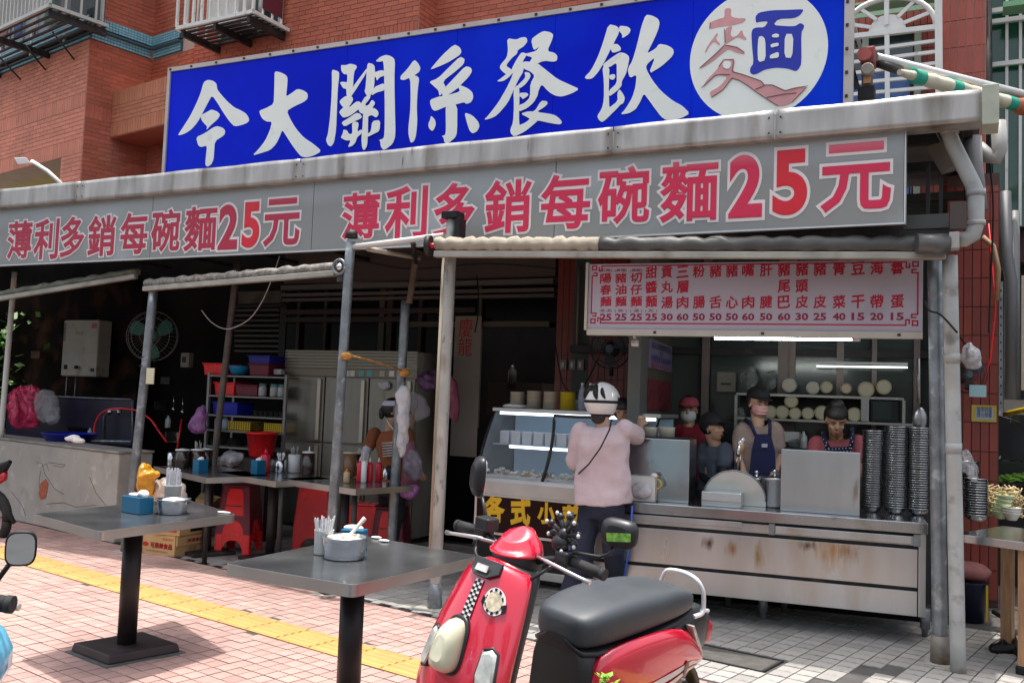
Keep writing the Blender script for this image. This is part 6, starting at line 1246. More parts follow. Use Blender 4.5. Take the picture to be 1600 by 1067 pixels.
for k, s in enumerate(('營業時間', '週一公休', '請勿停車')): zz2 = a_[5]-(a_[5]-a_[4])*(k+.8)/3.3; put('lettering', s, WQ, a_[0]+.01, a_[1]-.01, zz2, zz2+.035, M('blue_ink', (.03, .04, .25)), ps, y=-.003)
pf = T('perforated_post', 'grey perforated steel post right of the tiled column', 'post', at(1564, 640, ('y', 8.3))); part('angle', MB().box(*plate(1561, 1567, 440, 650, 8.3, .03)), galv, pf)
ph = MB()
for i in range(14): a_ = plate(1563, 1565, 452+i*13.5, 456+i*13.5, 8.297, .004); ph.box(*a_)
part('hole', ph, blackp, pf, kind='stuff')
single('back_alley', MB().box(xk1+.02, xk1+4, 9.6, 9.7, 0, 3.5), M('dim_grey_wall', (.05, .05, .055), .8, 0, .4, 3), 'dim grey wall of the alley at the right edge', 'wall')
single('alley_partition', MB().box(xk1+1.6, xk1+1.7, 7.8, 9.5, 0, 3.4), bk, 'dark partition at the right edge behind the vegetable table', 'partition')
single('alley_pipe', MB().tube([at(1570, 300, ('y', 9.0)), at(1573, 400, ('y', 9.0)), at(1580, 440, ('y', 9.0)), at(1578, 640, ('y', 9.0))], .05, 12), M('dim_pvc', (.22, .22, .22), .5), 'thick grey drainpipe with a bend at the right edge', 'pipe'); single('alley_pipe', MB().tube([at(1585, 330, ('y', 9.1)), at(1587, 660, ('y', 9.1))], .04, 12), M('dim_pvc', (.22, .22, .22)), 'straight thinner grey drainpipe at the right edge', 'pipe')
single('yellow_pipe', MB().tube([at(1566, 648, ('y', 8.6)), at(1600, 640, ('y', 8.4)), at(1640, 632, ('y', 8.2))], .022, 8), yel, 'yellow gas pipe crossing the right edge', 'pipe')
single('cream_board', MB().box(*plate(1596, 1640, 430, 610, 8.4, .03)), M('cream_board', (.5, .45, .33), .6), 'cream perforated board at the far right edge', 'board')
single('concrete_ledge', MB().box(*plate(1568, 1640, 625, 648, 8.7, .3)), concr, 'concrete ledge behind the vegetable table', 'ledge')
for i, P in enumerate((((1535, 370), (1552, 385), (1560, 420), (1558, 470)), ((1545, 350), (1556, 480), (1548, 560), (1530, 620)), ((1560, 650), (1580, 655), (1610, 668)), ((1470, 478), (1490, 515), (1510, 540)))):
    single('loose_cable', MB().tube([at(x, y, ('y', 8.2)) for x, y in P], [.022, .006, .006, .006][i], 6), [M('tan_hose', (.35, .22, .12), .6), redp, blackp, blackp][i], ['tan hose curling beside the downpipe elbow', 'thin red wire hanging down the tiled column', 'pair of dark wires at the right edge under the ledge', 'black wire stretched to the fan with the white bag'][i], 'cable')
bag('white_bag', 'white plastic bag tied over the fan on the right column', [(1503, 545), (1512, 535), (1520, 532), (1523, 542), (1536, 556), (1532, 575), (1512, 577), (1500, 565)], 7.75, film_w, .1, seed=31)
# pipes under the gutter end
Pz = T('downpipe_bend', 'grey plastic downpipe with two bends under the right end of the gutter', 'downpipe', at(1484, 200, ('y', 6.15)))
part('pipe', MB().tube([at(*p, ('y', 6.15)) for p in ((1483, 190), (1484, 212), (1489, 226), (1520, 288), (1525, 300), (1525, 350), (1520, 368), (1508, 374), (1492, 375))], .046, 16), pvc, Pz); part('socket', MB().tube([at(1483, 196, ('y', 6.15)), at(1484, 210, ('y', 6.15))], .053, 16).tube([at(1525, 296, ('y', 6.15)), at(1525, 306, ('y', 6.15))], .053, 16).tube([at(1525, 345, ('y', 6.15)), at(1525, 352, ('y', 6.15))], .053, 16), pvc, Pz)
Pz2 = T('downpipe_bend', 'second grey downpipe slanting off to the right behind the first', 'downpipe', at(1520, 300, ('y', 6.6)))
part('pipe', MB().tube([at(*p, ('y', 6.5)) for p in ((1518, 215), (1520, 260), (1528, 330))], .06, 14), M('dim_pvc', (.22, .22, .22)), Pz2); part('branch', MB().tube([at(*p, ('y', 6.6)) for p in ((1528, 230), (1545, 245), (1556, 250), (1562, 235), (1560, 190))], .045, 12), M('mid_pvc', (.36, .35, .33), .5), Pz2)
single('square_duct', MB().tube([at(*p, ('y', 6.35)) for p in ((1462, 195), (1464, 215), (1492, 262))], .085, 4, sm=False), M('brown_duct', (.22, .19, .16), .6, 0, .2, 5, dirt=(RUST, .6, .8, 5)), 'brownish square duct elbow left of the downpipe', 'duct')
t = T('roll_gearbox', 'dark awning gearbox with grey box at the right pole tops', 'gearbox', at(1480, 380, ('y', 6.05)))
part('cylinder', MB().tube([at(1432, 381, ('y', 6.0)), at(1482, 381, ('y', 6.05))], .062, 16), M('gear_grey', (.13, .13, .125), .4, .5, .3, 9), t); part('box', MB().box(*plate(1483, 1499, 362, 388, 6.0, .1)), M('mid_pvc', (.36, .35, .33)), t, bev=.005); part('plate', MB().box(*plate(1484, 1510, 315, 358, 6.02, .03)), M('brown_plate', (.06, .045, .04), .6), t, bev=.003)
for px in (1450, 1470): single('hanger_post', MB().box(*plate(px-3, px+3, 255, 335, 6.4, .04)), darkm, 'dark steel hanger %s of the duct elbow under the gutter' % ('left' if px < 1460 else 'right'), 'hanger')
single('end_bracket_beam', MB().box(*plate(1412, 1482, 335, 357, 6.25, .08)), M('dim_grey_steel', (.1, .1, .095), .5, .4), 'short grey steel beam under the right end of the price sign', 'beam')
# motor of the side awning above the gutter
Am = T('side_awning', 'side awning with red gearbox and rolled green striped canvas above the gutter end', 'rolled awning', at(1350, 140, ('y', 6.5)))
s0, s1 = at(1368, 90, ('y', 6.6)), at(1640, 158, ('y', 7.9))
part('tube', MB().tube([s0, s1], .03, 12), M('bright_tube', (.68, .68, .66), .35, .3), Am)
n = 30; cs = [at(1405+(x-0)*7.2, 104+x*2.0+9, ('y', 6.62+x*.04)) for x in range(n)]
part('canvas', MB().tube(cs, [.02+.028*min(1, i/6)*(1+.1*math.sin(i*2)) for i in range(n)], 12), M('cream_canvas', (.6, .56, .44), .8, 0, .2, 9, bump=.4, bsc=20), Am)
for a_ in (3, 11, 23): part('green_stripe', MB().tube(cs[a_:a_+3], .05, 12), M('green_stripe', (.02, .36, .24), .7), Am)
part('canvas_end', MB().tube(cs[25:30], [.05, .06, .065, .06, .05], 12), M('orange_canvas', (.5, .16, .08), .8, 0, .5, 20), Am)
part('under_rail', MB().tube([at(1368, 98, ('y', 6.62)), at(1390, 106, ('y', 6.66)), at(1408, 112, ('y', 6.75))], .03, 8), darkm, Am)
part('gearbox', MB().box(*plate(1344, 1367, 72, 100, 6.5, .14)), M('red_gearbox', (.28, .04, .04), .5, 0, .4, 10, dirt=(GRIME, .5, .7, 12)), Am, bev=.012)
part('wheel', MB().lathe(at(1350, 84, ('y', 6.46)), [(.045, 0), (.045, .05)], 18, M4=np.array([[1, 0, 0, 0], [0, 0, 1, 0], [0, -1, 0, 0], [0, 0, 0, 1.]])), M('faded_red', (.45, .1, .08), .5), Am)
part('stand', MB().box(*plate(1346, 1362, 108, 135, 6.5, .1)), M('dusty_purple', (.12, .07, .07), .6), Am, bev=.006); part('stand', MB().box(*plate(1340, 1366, 134, 155, 6.5, .12)), blackp, Am, bev=.006); part('lamp_ring', MB().lathe(at(1355, 107, ('y', 6.44)), [(.035, 0), (.042, .01), (.042, .07), (.02, .08)], 16, M4=np.array([[1, 0, 0, 0], [0, 0, 1, 0], [0, -1, 0, 0], [0, 0, 0, 1.]])), ivory, Am)
part('label', MB().box(*plate(1349, 1361, 112, 130, 6.48, .005)), M('peach_label', (.5, .25, .12), .6), Am); part('strut', MB().beam(at(1325, 85, ('y', 6.45)), at(1340, 140, ('y', 6.5)), .02, .03), blackp, Am)

# vegetable table
zt4 = .78; A, Bq = at(1492, 833, ('z', zt4)), at(1640, 852, ('z', zt4)); d = unit(Bq-A); W5 = np.eye(4); W5[:3, 0] = d; W5[:3, 1] = np.array([-d[1], d[0], 0]); W5[:3, 3] = (A[0], A[1], 0); Lq = 1.3
Vt = T('vegetable_table', 'steel topped table with wooden legs at the right edge', 'table', tp(W5, (Lq/2, .3, 0)))
part('tabletop', MB().box(0, Lq, .0, .75, zt4-.05, zt4, W5), steel, Vt, bev=.004)
for u, v in ((.34, .06), (.34, .62), (.02, .66), (1.1, .06)): part('leg', MB().box(u, u+(.12 if v < .5 else .07), v, v+.06, 0, zt4-.051, W5), wood, Vt, bev=.004)
part('leg_cap', MB().box(.33, .47, .05, .13, 0, .05, W5), blackp, Vt, bev=.01)
def on5(px, py, back=0.): p = at(px, py, ('z', zt4)); return p+W5[:3, 1]*back
def stack5(px, py, pt_, label, grp, r, back, mesh):
    p = on5(px, py, back); zt_ = at(px, pt_, ('y', p[1]))[2]; zz_ = zt4+.002; i = 0
    while zz_ < zt_:
        o = bpy.data.objects.new('steel_bowl', mesh); COL.objects.link(o); o.location = (p[0]+random.uniform(-.002, .002), p[1]+random.uniform(-.002, .002), zz_); o.rotation_euler = (random.uniform(-.02, .02), random.uniform(-.02, .02), 0); tag(o, label, 'bowl', grp); zz_ += .0175; i += 1
stack5(1519, 815, 757, 'steel bowl in the near stack on the vegetable table', 'steel bowls in the near stack on the vegetable table', .06, .06, bm_)
stack5(1504, 800, 728, 'steel bowl in the far stack under the clear bag on the vegetable table', 'steel bowls in the far stack on the vegetable table', .06, .1, bm_)
grc = M('pale_green_bowl', (.5, .56, .34), .3, 0, .05, objvar=.06); whc = M('white_bowl', (.7, .68, .6), .3, 0, .05, 9, dirt=((.12, .25, .12), .66, .72, 14))
for i in range(5):
    p = on5(1552, 812, .12); o = single('ceramic_bowl', MB().lathe((p[0]+.008*i, p[1], zt4+.002+i*.028), [(.03, 0), (.035, .008), (.062, .05), (.066, .058), (.062, .056), (.03, .014)], 22), grc, 'pale green ceramic bowl, '+['bottom', 'second', 'third', 'fourth', 'top'][i]+' of the leaning stack on the vegetable table', 'bowl', 'pale green bowls')
for i in range(3):
    p = on5(1574, 814, .08); single('ceramic_bowl', MB().lathe((p[0], p[1], zt4+.002+i*.018), [(.03, 0), (.035, .008), (.058, .045), (.062, .055), (.058, .053), (.03, .012)], 22), whc, 'white bowl with green pattern, '+['bottom', 'middle', 'top'][i]+' of the short stack', 'bowl', 'white bowls')
bag('clear_bag', 'clear bag draped over the far bowl stack on the vegetable table', [(1490, 728), (1500, 705), (1512, 699), (1522, 715), (1527, 730), (1530, 755), (1520, 757), (1512, 735), (1495, 730)], 6.6, M('film_grey', (.5, .5, .52), .2, 0, .4, 12, alpha=.45, bump=.9), .08, seed=41)
gc = T('black_crate', 'black plastic crate of green peppers on the vegetable table', 'crate', on5(1590, 790, .3)); ya = on5(1560, 790, .1)[1]
a_ = list(plate(1551, 1660, 756, 802, ya, .3)); cm = M('crate_black', (.01, .014, .012), .4); f = MB()
for z in np.linspace(a_[4], a_[5]-.012, 5): f.box(a_[0], a_[1], ya, ya+.012, z, z+.012)
for x in np.linspace(a_[0], a_[1], 16): f.box(x, x+.01, ya+.001, ya+.011, a_[4], a_[5])
part('side', f, cm, gc); part('side', MB().box(a_[0], a_[0]+.01, ya+.013, ya+.3, a_[4], a_[5]).box(a_[0], a_[1], ya+.301, ya+.31, a_[4], a_[5]).box(a_[0], a_[1], ya+.013, ya+.3, a_[4], a_[4]+.01), cm, gc)
pp = MB(); rr = np.random.RandomState(5)
for _ in range(150):
    c_ = np.array([rr.uniform(a_[0]+.02, a_[1]-.02), ya+rr.uniform(.02, .28), 0]); c_[2] = a_[5]+.03*math.exp(-((c_[0]-a_[0]-.35)/.25)**2)*2+rr.uniform(-.02, .02); an = rr.uniform(-.7, .7); dv = np.array([math.cos(an), math.sin(an), rr.uniform(-.4, .4)])*.045
    pp.tube([c_-dv, c_, c_+dv], [.004, .011, .003], 6)
single('green_peppers', pp, M('green_pepper', (.2, .42, .04), .35, 0, .35, 12), 'heap of bright green peppers in the black crate', 'peppers', kind='stuff')
gn = MB()
for _ in range(220):
    gy_ = rr.uniform(0, .2); c_ = on5(1545, 812, .22)+np.array([rr.uniform(-.11, .13), rr.uniform(-.05, .1), 0]); c_[2] = zt4+.02+gy_; an = rr.uniform(0, 3.1); dv = np.array([math.cos(an), .3, math.sin(an)*.6])*.036
    gn.tube([c_-dv, c_+dv], .0045, 5)
single('ginger_strips', gn, M('straw_strips', (.55, .43, .22), .7, 0, .3, 10), 'heap of straw coloured vegetable strips beside the clear bag', 'vegetables', kind='stuff')
lf = MB()
for _ in range(60):
    c_ = at(rr.uniform(1530, 1600), rr.uniform(715, 727), ('y', ya+.35)); s_ = rr.uniform(.02, .04); a1 = rr.uniform(0, 6.28); e1 = np.array([math.cos(a1), math.sin(a1), rr.uniform(-.5, .8)])*s_; e2 = np.array([-math.sin(a1), math.cos(a1), rr.uniform(-.3, .3)])*s_*.5
    lf.add([c_-e1, c_+e2, c_+e1, c_-e2], [(0, 1, 2, 3)])
single('green_leaves', lf, M('leaf_green', (.06, .2, .03), .5, 0, .4, 9), 'loose leafy greens in the rear crate', 'greens', kind='stuff', fix=False)
single('rear_crate', MB().box(*plate(1540, 1660, 722, 750, ya+.32, .28)), cm, 'second black crate behind the green peppers', 'crate', bev=.005)
t = T('waste_bin', 'dark bin lined with a pinkish cloth under the vegetable table', 'bin', at(1512, 975, ('z', 0)))
p = at(1514, 975, ('z', 0))+np.array([0, .15, 0]); part('bucket', MB().lathe(p, [(.1, 0), (.13, .28), (.14, .29)], 20), M('navy_bin', (.012, .014, .04), .4), t); part('cloth', MB().ell(p+np.array([0, 0, .36]), .15, .13, .07), M('dusty_rose', (.3, .12, .11), .9, 0, .3, 9, bump=.5, bsc=20), t, vox=.012); part('yellow_strap', MB().box(p[0]+.11, p[0]+.125, p[1]-.09, p[1]-.07, .02, .28), yel, t)
t = T('black_straps', 'tangle of black straps on the ground by the wooden table leg', 'straps', at(1580, 1020, ('z', 0))); m_ = MB()
for P in (((1552, 955, .15), (1575, 968, .12), (1585, 1000, .05), (1598, 1035, .0)), ((1550, 1010, .02), (1565, 1000, .04), (1580, 1012, .02), (1600, 1030, 0))):
    m_.tube([at(x, y, ('z', z)) for x, y, z in P], .018, 8)
for i in range(6): m_.ell(at(1555+i*6, 1014, ('z', .02)), .04, .04, .03, n=8, k=5)
part('strap', m_, blackp, t)
# distant shrub at the left edge
sh = MB(); rr = np.random.RandomState(9)
for _ in range(1600):
    c_ = np.array([-12.6+rr.normal(0, .4), 9.5+rr.normal(0, .5), 1.2+rr.uniform(-1.1, 1.3)]); s_ = .07; a1 = rr.uniform(0, 6.28); e1 = np.array([math.cos(a1), math.sin(a1), rr.uniform(-1, 1)])*s_; e2 = np.array([-math.sin(a1), math.cos(a1), rr.uniform(-1, 1)])*s_*.6
    sh.add([c_-e1, c_+e2, c_+e1, c_-e2], [(0, 1, 2, 3)])
t = T('shrub', 'bright green shrub seen past the left edge of the shop', 'shrub', (-12.6, 9.5, 0)); part('foliage', sh, M('shrub_green', (.14, .32, .06), .5, 0, .4, 3), t, kind='stuff', fix=False); part('stem', MB().tube([(-12.6, 9.5, 0), (-12.6, 9.5, 1)], .05, 8), wood, t)
# ---------------- pavement tables ----------------
TZ = .78
def ptable(label, corners, post, rtop, plate_px=None):
    C_ = [at(x, y, ('z', TZ)) for x, y in corners]   # left, near, right, far
    t = T('pavement_table', label, 'table', (post[0], post[1], 0))
    cen = sum(C_)/4
    def rounded(C, r, z):
        out = []
        for i in range(4):
            a, b, c = C[i-1], C[i], C[(i+1) % 4]; u, v = unit(a-b), unit(c-b)
            for s in np.linspace(0, 1, 6): out.append((b+u*r*(1-s)**2+v*r*s**2)*[1, 1, 0]+[0, 0, z])
        return out
    R0 = rounded(C_, .035, TZ-.001); ins = [p+unit(cen-p)*.006 for p in R0]
    part('tabletop', MB().prism([p-[0, 0, .02] for p in ins], (0, 0, .0205)), steeltop, t, bev=.002)
    n = len(R0); r = MB(); rings = [[p-[0, 0, .047] for p in R0], [p for p in R0], [p for p in ins], [p-[0, 0, .019] for p in ins], [p-[0, 0, .047] for p in ins], [p-[0, 0, .047] for p in R0]]
    r.loft(rings, sm=False, caps=False); part('rim', r, rimm, t, bev=0)
    part('underside', MB().prism([p-[0, 0, .046] for p in ins], (0, 0, .02)), darkm, t)
    part('post', MB().tube([(post[0], post[1], .05), (post[0], post[1], TZ-.047)], .052, 20), M('black_post', (.022, .017, .017), .42, .3, .4, 7, (1, 1, .3), dirt=((.09, .06, .05), .6, .85, 6)), t)
    if plate_px:
        P = [at(x, y, ('z', .055)) for x, y in plate_px]; c = sum(P)/4
        part('foot_plate', MB().hexa([c+(p-c)*1.02-[0, 0, .045] for p in P], [c+(p-c)*.97 for p in P]), M('black_foot', (.035, .026, .026), .5, .2, .4, 6, dirt=((.2, .15, .13), .62, .85, 5)), t, bev=.006)
        part('rubber_mat', MB().hexa([c+(p-c)*1.13-[0, 0, .0545] for p in P], [c+(p-c)*1.12-[0, 0, .047] for p in P]), M('grey_rubber', (.1, .1, .095), .8, 0, .3, 9), t)
    else:
        part('foot_plate', MB().box(post[0]-.2, post[0]+.2, post[1]-.23, post[1]+.23, .005, .055, None), MATS['black_foot'], t, bev=.008)
    return t
P1 = [(200+(x-940)/4.7, 840+y/4.7) for x, y in ()]
pl_px = [(530/4.7, 840+768/4.7), (800/4.7, 840+868/4.7), (1320/4.7, 840+775/4.7), (1050/4.7, 840+682/4.7)]
b_ = sum(at(x, y, ('z', .055)) for x, y in pl_px)/4
ptable('steel pavement table at the left, on a black post with a square foot plate', [(50, 802), (154, 830), (369, 803), (285, 778)], (b_[0], b_[1]), .05, pl_px)
c2 = at(551, 872, ('z', TZ)); ptable('steel pavement table in the middle, its black post cut by the bottom edge', [(350, 880), (552, 914), (750, 868), (566, 836)], (c2[0]+.03, c2[1]-.03), .05)
stm = M('paper_chopstick', (.72, .72, .72), .7, 0, .05, objvar=.1); wstk = M('striped_sleeve', (.55, .55, .6), .7, 0, .35, 60)
def pitem(name, label, cat, px, py): p, k = base(px, py, TZ); return T(name, label, cat, p+np.array([0, 0, .0008])), k
# left table
t, k = pitem('tissue_box', 'deep blue tissue box on the left pavement table', 'tissue box', 203, 802); t.rotation_euler[2] = -.15; WM[t.name] = fr(t.location, -.15)
part('box', MB().box(-.088, .088, 0, .09, 0, .095), bluep, t, local=True, bev=.004); part('lip', MB().box(-.08, .08, .008, .082, .0955, .0965), M('dark_slot', (.01, .03, .05), .6), t, local=True)
part('tissue', MB().ell((-.02, .045, .1), .06, .03, .012).ell((.05, .045, .112), .035, .03, .022).ell((.075, .04, .105), .02, .02, .02), paper, t, local=True, vox=.006)
def pan(label, px, py, r, h, flare):
    t, k = pitem('steel_pan', label, 'pan', px, py); t.location[1] += r*.9; WM[t.name] = fr(t.location, 0)
    part('body', MB().lathe((0, 0, 0), [(r*.86, 0), (r*.9, .004), (r*.99, h*.9), (r*.99, h), (r*(1+flare), h+.006), (r*(1+flare), h+.01), (r*.96, h+.004), (r*.85, .008), (.001, .006)], 40), M('pan_steel', (.46, .47, .48), .26, 1, .05, 3, (1, 1, 8)), t, local=True); return t
t = pan('steel pan of white utensils on the left pavement table', 253, 804, .088, .075, .12)
part('white_contents', MB().ell((0, 0, .07), .07, .07, .018), wpl, t, local=True)
t, k = pitem('chopstick_holder', 'clear cup of white paper-wrapped chopsticks on the left pavement table', 'holder', 249, 790); t.location[1] += .1; WM[t.name] = fr(t.location, 0)
part('body', MB().lathe((0, 0, 0), [(.045, 0), (.055, .12), (.056, .12), (.05, .1), (.04, .01)], 20), M('frosted_cup', (.7, .7, .7), .3, 0, .05, alpha=.8), t, local=True)
for i in range(26): a = i*2.4; r = .044*math.sqrt((i+.5)/26); part('chopstick_sleeve', MB().box(r*math.cos(a)-.0045, r*math.cos(a)+.0045, r*math.sin(a)-.002, r*math.sin(a)+.002, .02, .205+.02*math.sin(i*3.3)), stm if i % 3 else wstk, t, local=True)
# middle table
t, k = pitem('chopstick_holder', 'white ribbed cup of striped chopsticks on the middle pavement table', 'holder', 494, 868); t.location[1] += .05; WM[t.name] = fr(t.location, 0)
part('body', MB().lathe((0, 0, 0), [(.038, 0), (.041, .004), (.043, .105), (.045, .108), (.041, .106), (.037, .01), (.001, .01)], 24), M('ribbed_white', (.62, .64, .64), .35, 0, .15, 8, (8, 8, 1)), t, local=True)
rr = np.random.RandomState(3)
for i in range(30):
    a = rr.uniform(0, 6.28); r = .033*math.sqrt(rr.uniform(0, 1)); x, y = r*math.cos(a), r*math.sin(a); s = 1.55+.4*rr.uniform()
    part('chopstick', MB().beam((x*.8, y*.8, .02), (x*s, y*s, .15+.02*rr.uniform()), .0065, .003), wstk if i % 2 else stm, t, local=True)
t = pan('big steel pan of white soup spoons on the middle pavement table', 519, 876, .098, .085, .03)
cer = M('white_ceramic_spoon', (.72, .68, .58), .25, 0, .08, 6)
def spoon(a, z, tilt, L=.15, off=(0, 0)):
    d = np.array([math.cos(a)*math.cos(tilt), math.sin(a)*math.cos(tilt), math.sin(tilt)]); o = np.array([off[0], off[1], z])
    m_ = MB(); m_.tube([o, o+d*L*.5, o+d*L], [.011, .008, .012], 8); A = fr((0, 0, 0), a); m_.ell(o-d*.02, .034, .022, .012, A); return m_
for i, (a, z, ti, off) in enumerate(((.9, .075, .85, (.0, .0)), (.3, .085, .12, (-.03, .02)), (2.8, .085, .1, (.04, -.02)), (1.9, .08, .1, (0, -.04)), (-.5, .085, .15, (-.05, 0)), (.1, .09, .05, (-.02, -.03)))):
    part('soup_spoon', spoon(a, z, ti, .13 if i == 0 else .08, off), cer, t, local=True, vox=.004)
part('white_contents', MB().ell((0, 0, .075), .085, .085, .018), cer, t, local=True)
t, k = pitem('tissue_box', 'blue tissue box behind the big steel pan on the middle pavement table', 'tissue box', 553, 861); t.rotation_euler[2] = .25; WM[t.name] = fr(t.location, .25)
part('box', MB().box(-.07, .04, 0, .07, 0, .095), bluep, t, local=True, bev=.004); part('tissue', MB().ell((-.02, .035, .1), .05, .025, .015), paper, t, local=True)
for i, (x, y) in enumerate(((588, 841), (600, 846))): p = at(x, y, ('z', TZ)); single('napkin', MB().ell(p+[0, 0, .006], .03, .018, .006), paper, ['crumpled napkin at the back of the middle pavement table', 'small napkin scrap at the back of the middle pavement table'][i], 'napkin')
p = at(350, 801, ('z', TZ)); single('napkin', MB().ell(p+[0, 0, .004], .05, .02, .004), paper, 'thin napkin at the right corner of the left pavement table', 'napkin')
single('drain_hook', MB().tube([at(x, y, ('z', .05)) for x, y in ((500, 922), (508, 925), (516, 923))], .02, 8), darkm, 'dark lump of metal on the kerb line under the middle table', 'debris')

# ---------------- cartons, sack, yellow bag behind the left table ----------------
def carton(label, a, b, c, py_top, z0, txt, rz0=0, flap=True):
    """a,b,c: left, near, right bottom corners in the photo at height z0"""
    A, B_, C_ = [at(*q_, ('z', z0)) for q_ in (a, b, c)]; D = A+C_-B_; h = at(b[0], py_top, ('y', B_[1]))[2]-z0
    t = T('carton', label, 'carton', (A+C_)/2); part('box', MB().hexa([A, B_, C_, D], [p+[0, 0, h] for p in (A, B_, C_, D)]), cardb, t, bev=.003)
    e = unit(B_-A); W = np.eye(4); W[:3, 0] = e; W[:3, 1] = (-e[1], e[0], 0); W[:3, 3] = A; L = np.linalg.norm(B_-A)
    rd = M('carton_red', (.5, .03, .02), .8); 
    if txt: put('lettering', txt, W, L*.25, L*.93, z0+h*.32-z0, z0+h*.62-z0, rd, t, y=-.003, bevel=.04); put('lettering', '品質保證新鮮美味', W, L*.12, L*.8, h*.12, h*.22, M('carton_print', (.2, .12, .05), .8), t, y=-.003); put('lettering', '嚴選食材', W, L*.62, L*.95, h*.75, h*.87, rd, t, y=-.003)
    part('mark', MB().prism([tp(W, (L*.1+.035*math.cos(s), -.003, h*.48+.02*math.sin(s))) for s in np.linspace(0, 6.28, 17)[:-1]], W[:3, 1]*.002), rd, t)
    e2 = unit(C_-B_); W2 = np.eye(4); W2[:3, 0] = e2; W2[:3, 1] = (-e2[1], e2[0], 0); W2[:3, 3] = B_; L2_ = np.linalg.norm(C_-B_)
    if flap: part('flap', MB().box(L2_*.03, L2_*.95, -.02, -.004, h*.52, h*.98, W2), cardb, t); put('lettering', '冷凍食品', W2, L2_*.35, L2_*.9, h*.64, h*.85, rd, t, y=-.024, bevel=.03); put('lettering', '淨重', W2, L2_*.45, L2_*.75, h*.15, h*.4, M('carton_brown', (.3, .14, .06), .8), t, y=-.003)
    else: part('label', MB().box(L2_*.35, L2_*.75, -.003, -.001, h*.2, h*.8, W2), blackp, t); part('red_label', MB().box(L*.35, L*.9, -.003, -.001, h*.25, h*.8, W), rd, t)
    return t, h
t, h = carton('lower brown carton with red lettering behind the left pavement table', (222, 863), (272, 870), (317, 862), 838, 0, '可果美食品')
hz = t.location[2]+0
zt_ = at(272, 838, ('y', at(272, 870, ('z', 0))[1]))[2]+.004
carton('upper brown carton with a red label, lying on the lower one', (240, 834), (280, 838), (327, 830), 815, zt_, '', flap=False)
single('carton', MB().hexa([at(x, y, ('z', zt_+.0))+[0, .12, 0] for x, y in ((290, 812), (318, 818), (330, 808), (300, 800))], [at(x, y, ('z', zt_+.0))+[0, .12, .2] for x, y in ((290, 812), (318, 818), (330, 808), (300, 800))]), cardb, 'open-topped carton behind the left pavement table, above the lettered ones', 'carton')
bag('flour_sack', 'off-white plastic sack with a small red print behind the chopsticks', [(240, 752), (255, 747), (268, 748), (280, 757), (289, 775), (287, 785), (270, 790), (245, 788)], 5.9, M('sack_white', (.6, .5, .42), .5, 0, .2, 7, bump=.4, bsc=20), .12, seed=51)
bag('yellow_bag', 'mustard yellow knotted plastic bag beside the left pole', [(221, 726), (226, 721), (231, 728), (230, 738), (240, 732), (247, 739), (240, 750), (234, 775), (222, 785), (219, 765), (224, 745)], 5.75, M('mustard_film', (.62, .3, .02), .35, 0, .4, 10, bump=.6, bsc=18), .08, seed=52, amp=.12)
bag('white_bag', 'long white plastic bag tied to the thin pole', [(625, 603), (634, 600), (640, 612), (638, 640), (637, 680), (634, 705), (628, 716), (623, 705), (622, 680), (624, 640), (619, 615)], 6.6, film_w, .06, seed=53)
bag('clear_bag', 'clear plastic bag billowing right of the thin pole', [(640, 610), (655, 612), (668, 635), (670, 650), (655, 660), (642, 648)], 6.8, M('film_grey2', (.3, .3, .32), .2, 0, .4, 12, alpha=.4, bump=.9), .08, seed=54)
bag('clear_bag', 'clear bag with pale contents below the white bag on the thin pole', [(640, 700), (655, 705), (660, 740), (652, 752), (638, 750), (630, 720)], 7.0, M('dim_film2', (.3, .26, .32), .2, 0, .4, 14, alpha=.7, bump=.6, bsc=25), .06, seed=55)
bag('violet_bag', 'violet plastic bag hanging under the dining table right of the thin pole', [(622, 758), (640, 756), (651, 760), (652, 772), (645, 780), (626, 778)], 7.0, film_v, .08, seed=56)
bag('violet_ball', 'round violet bag hanging behind the whitewashed pole', [(655, 590), (665, 578), (680, 578), (690, 590), (688, 606), (672, 612), (658, 606)], 7.9, M('dim_violet', (.12, .05, .12), .5, 0, .2, 5), .12, seed=57)
bag('pink_cloth', 'dusty pink shirt hanging right of the whitewashed pole', [(700, 583), (708, 588), (715, 598), (713, 610), (718, 622), (714, 662), (706, 664), (704, 630), (698, 612)], 7.7, M('dusty_pink', (.3, .08, .13), .9, 0, .3, 7, bump=.4, bsc=14), .06, seed=58, cat='cloth')
bag('apron_cloth', 'tan cloth hanging beside the cook in the white cap', [(640, 640), (648, 655), (648, 672), (638, 668), (634, 650)], 7.5, M('tan_cloth', (.3, .2, .13), .9), .04, seed=59, cat='cloth')

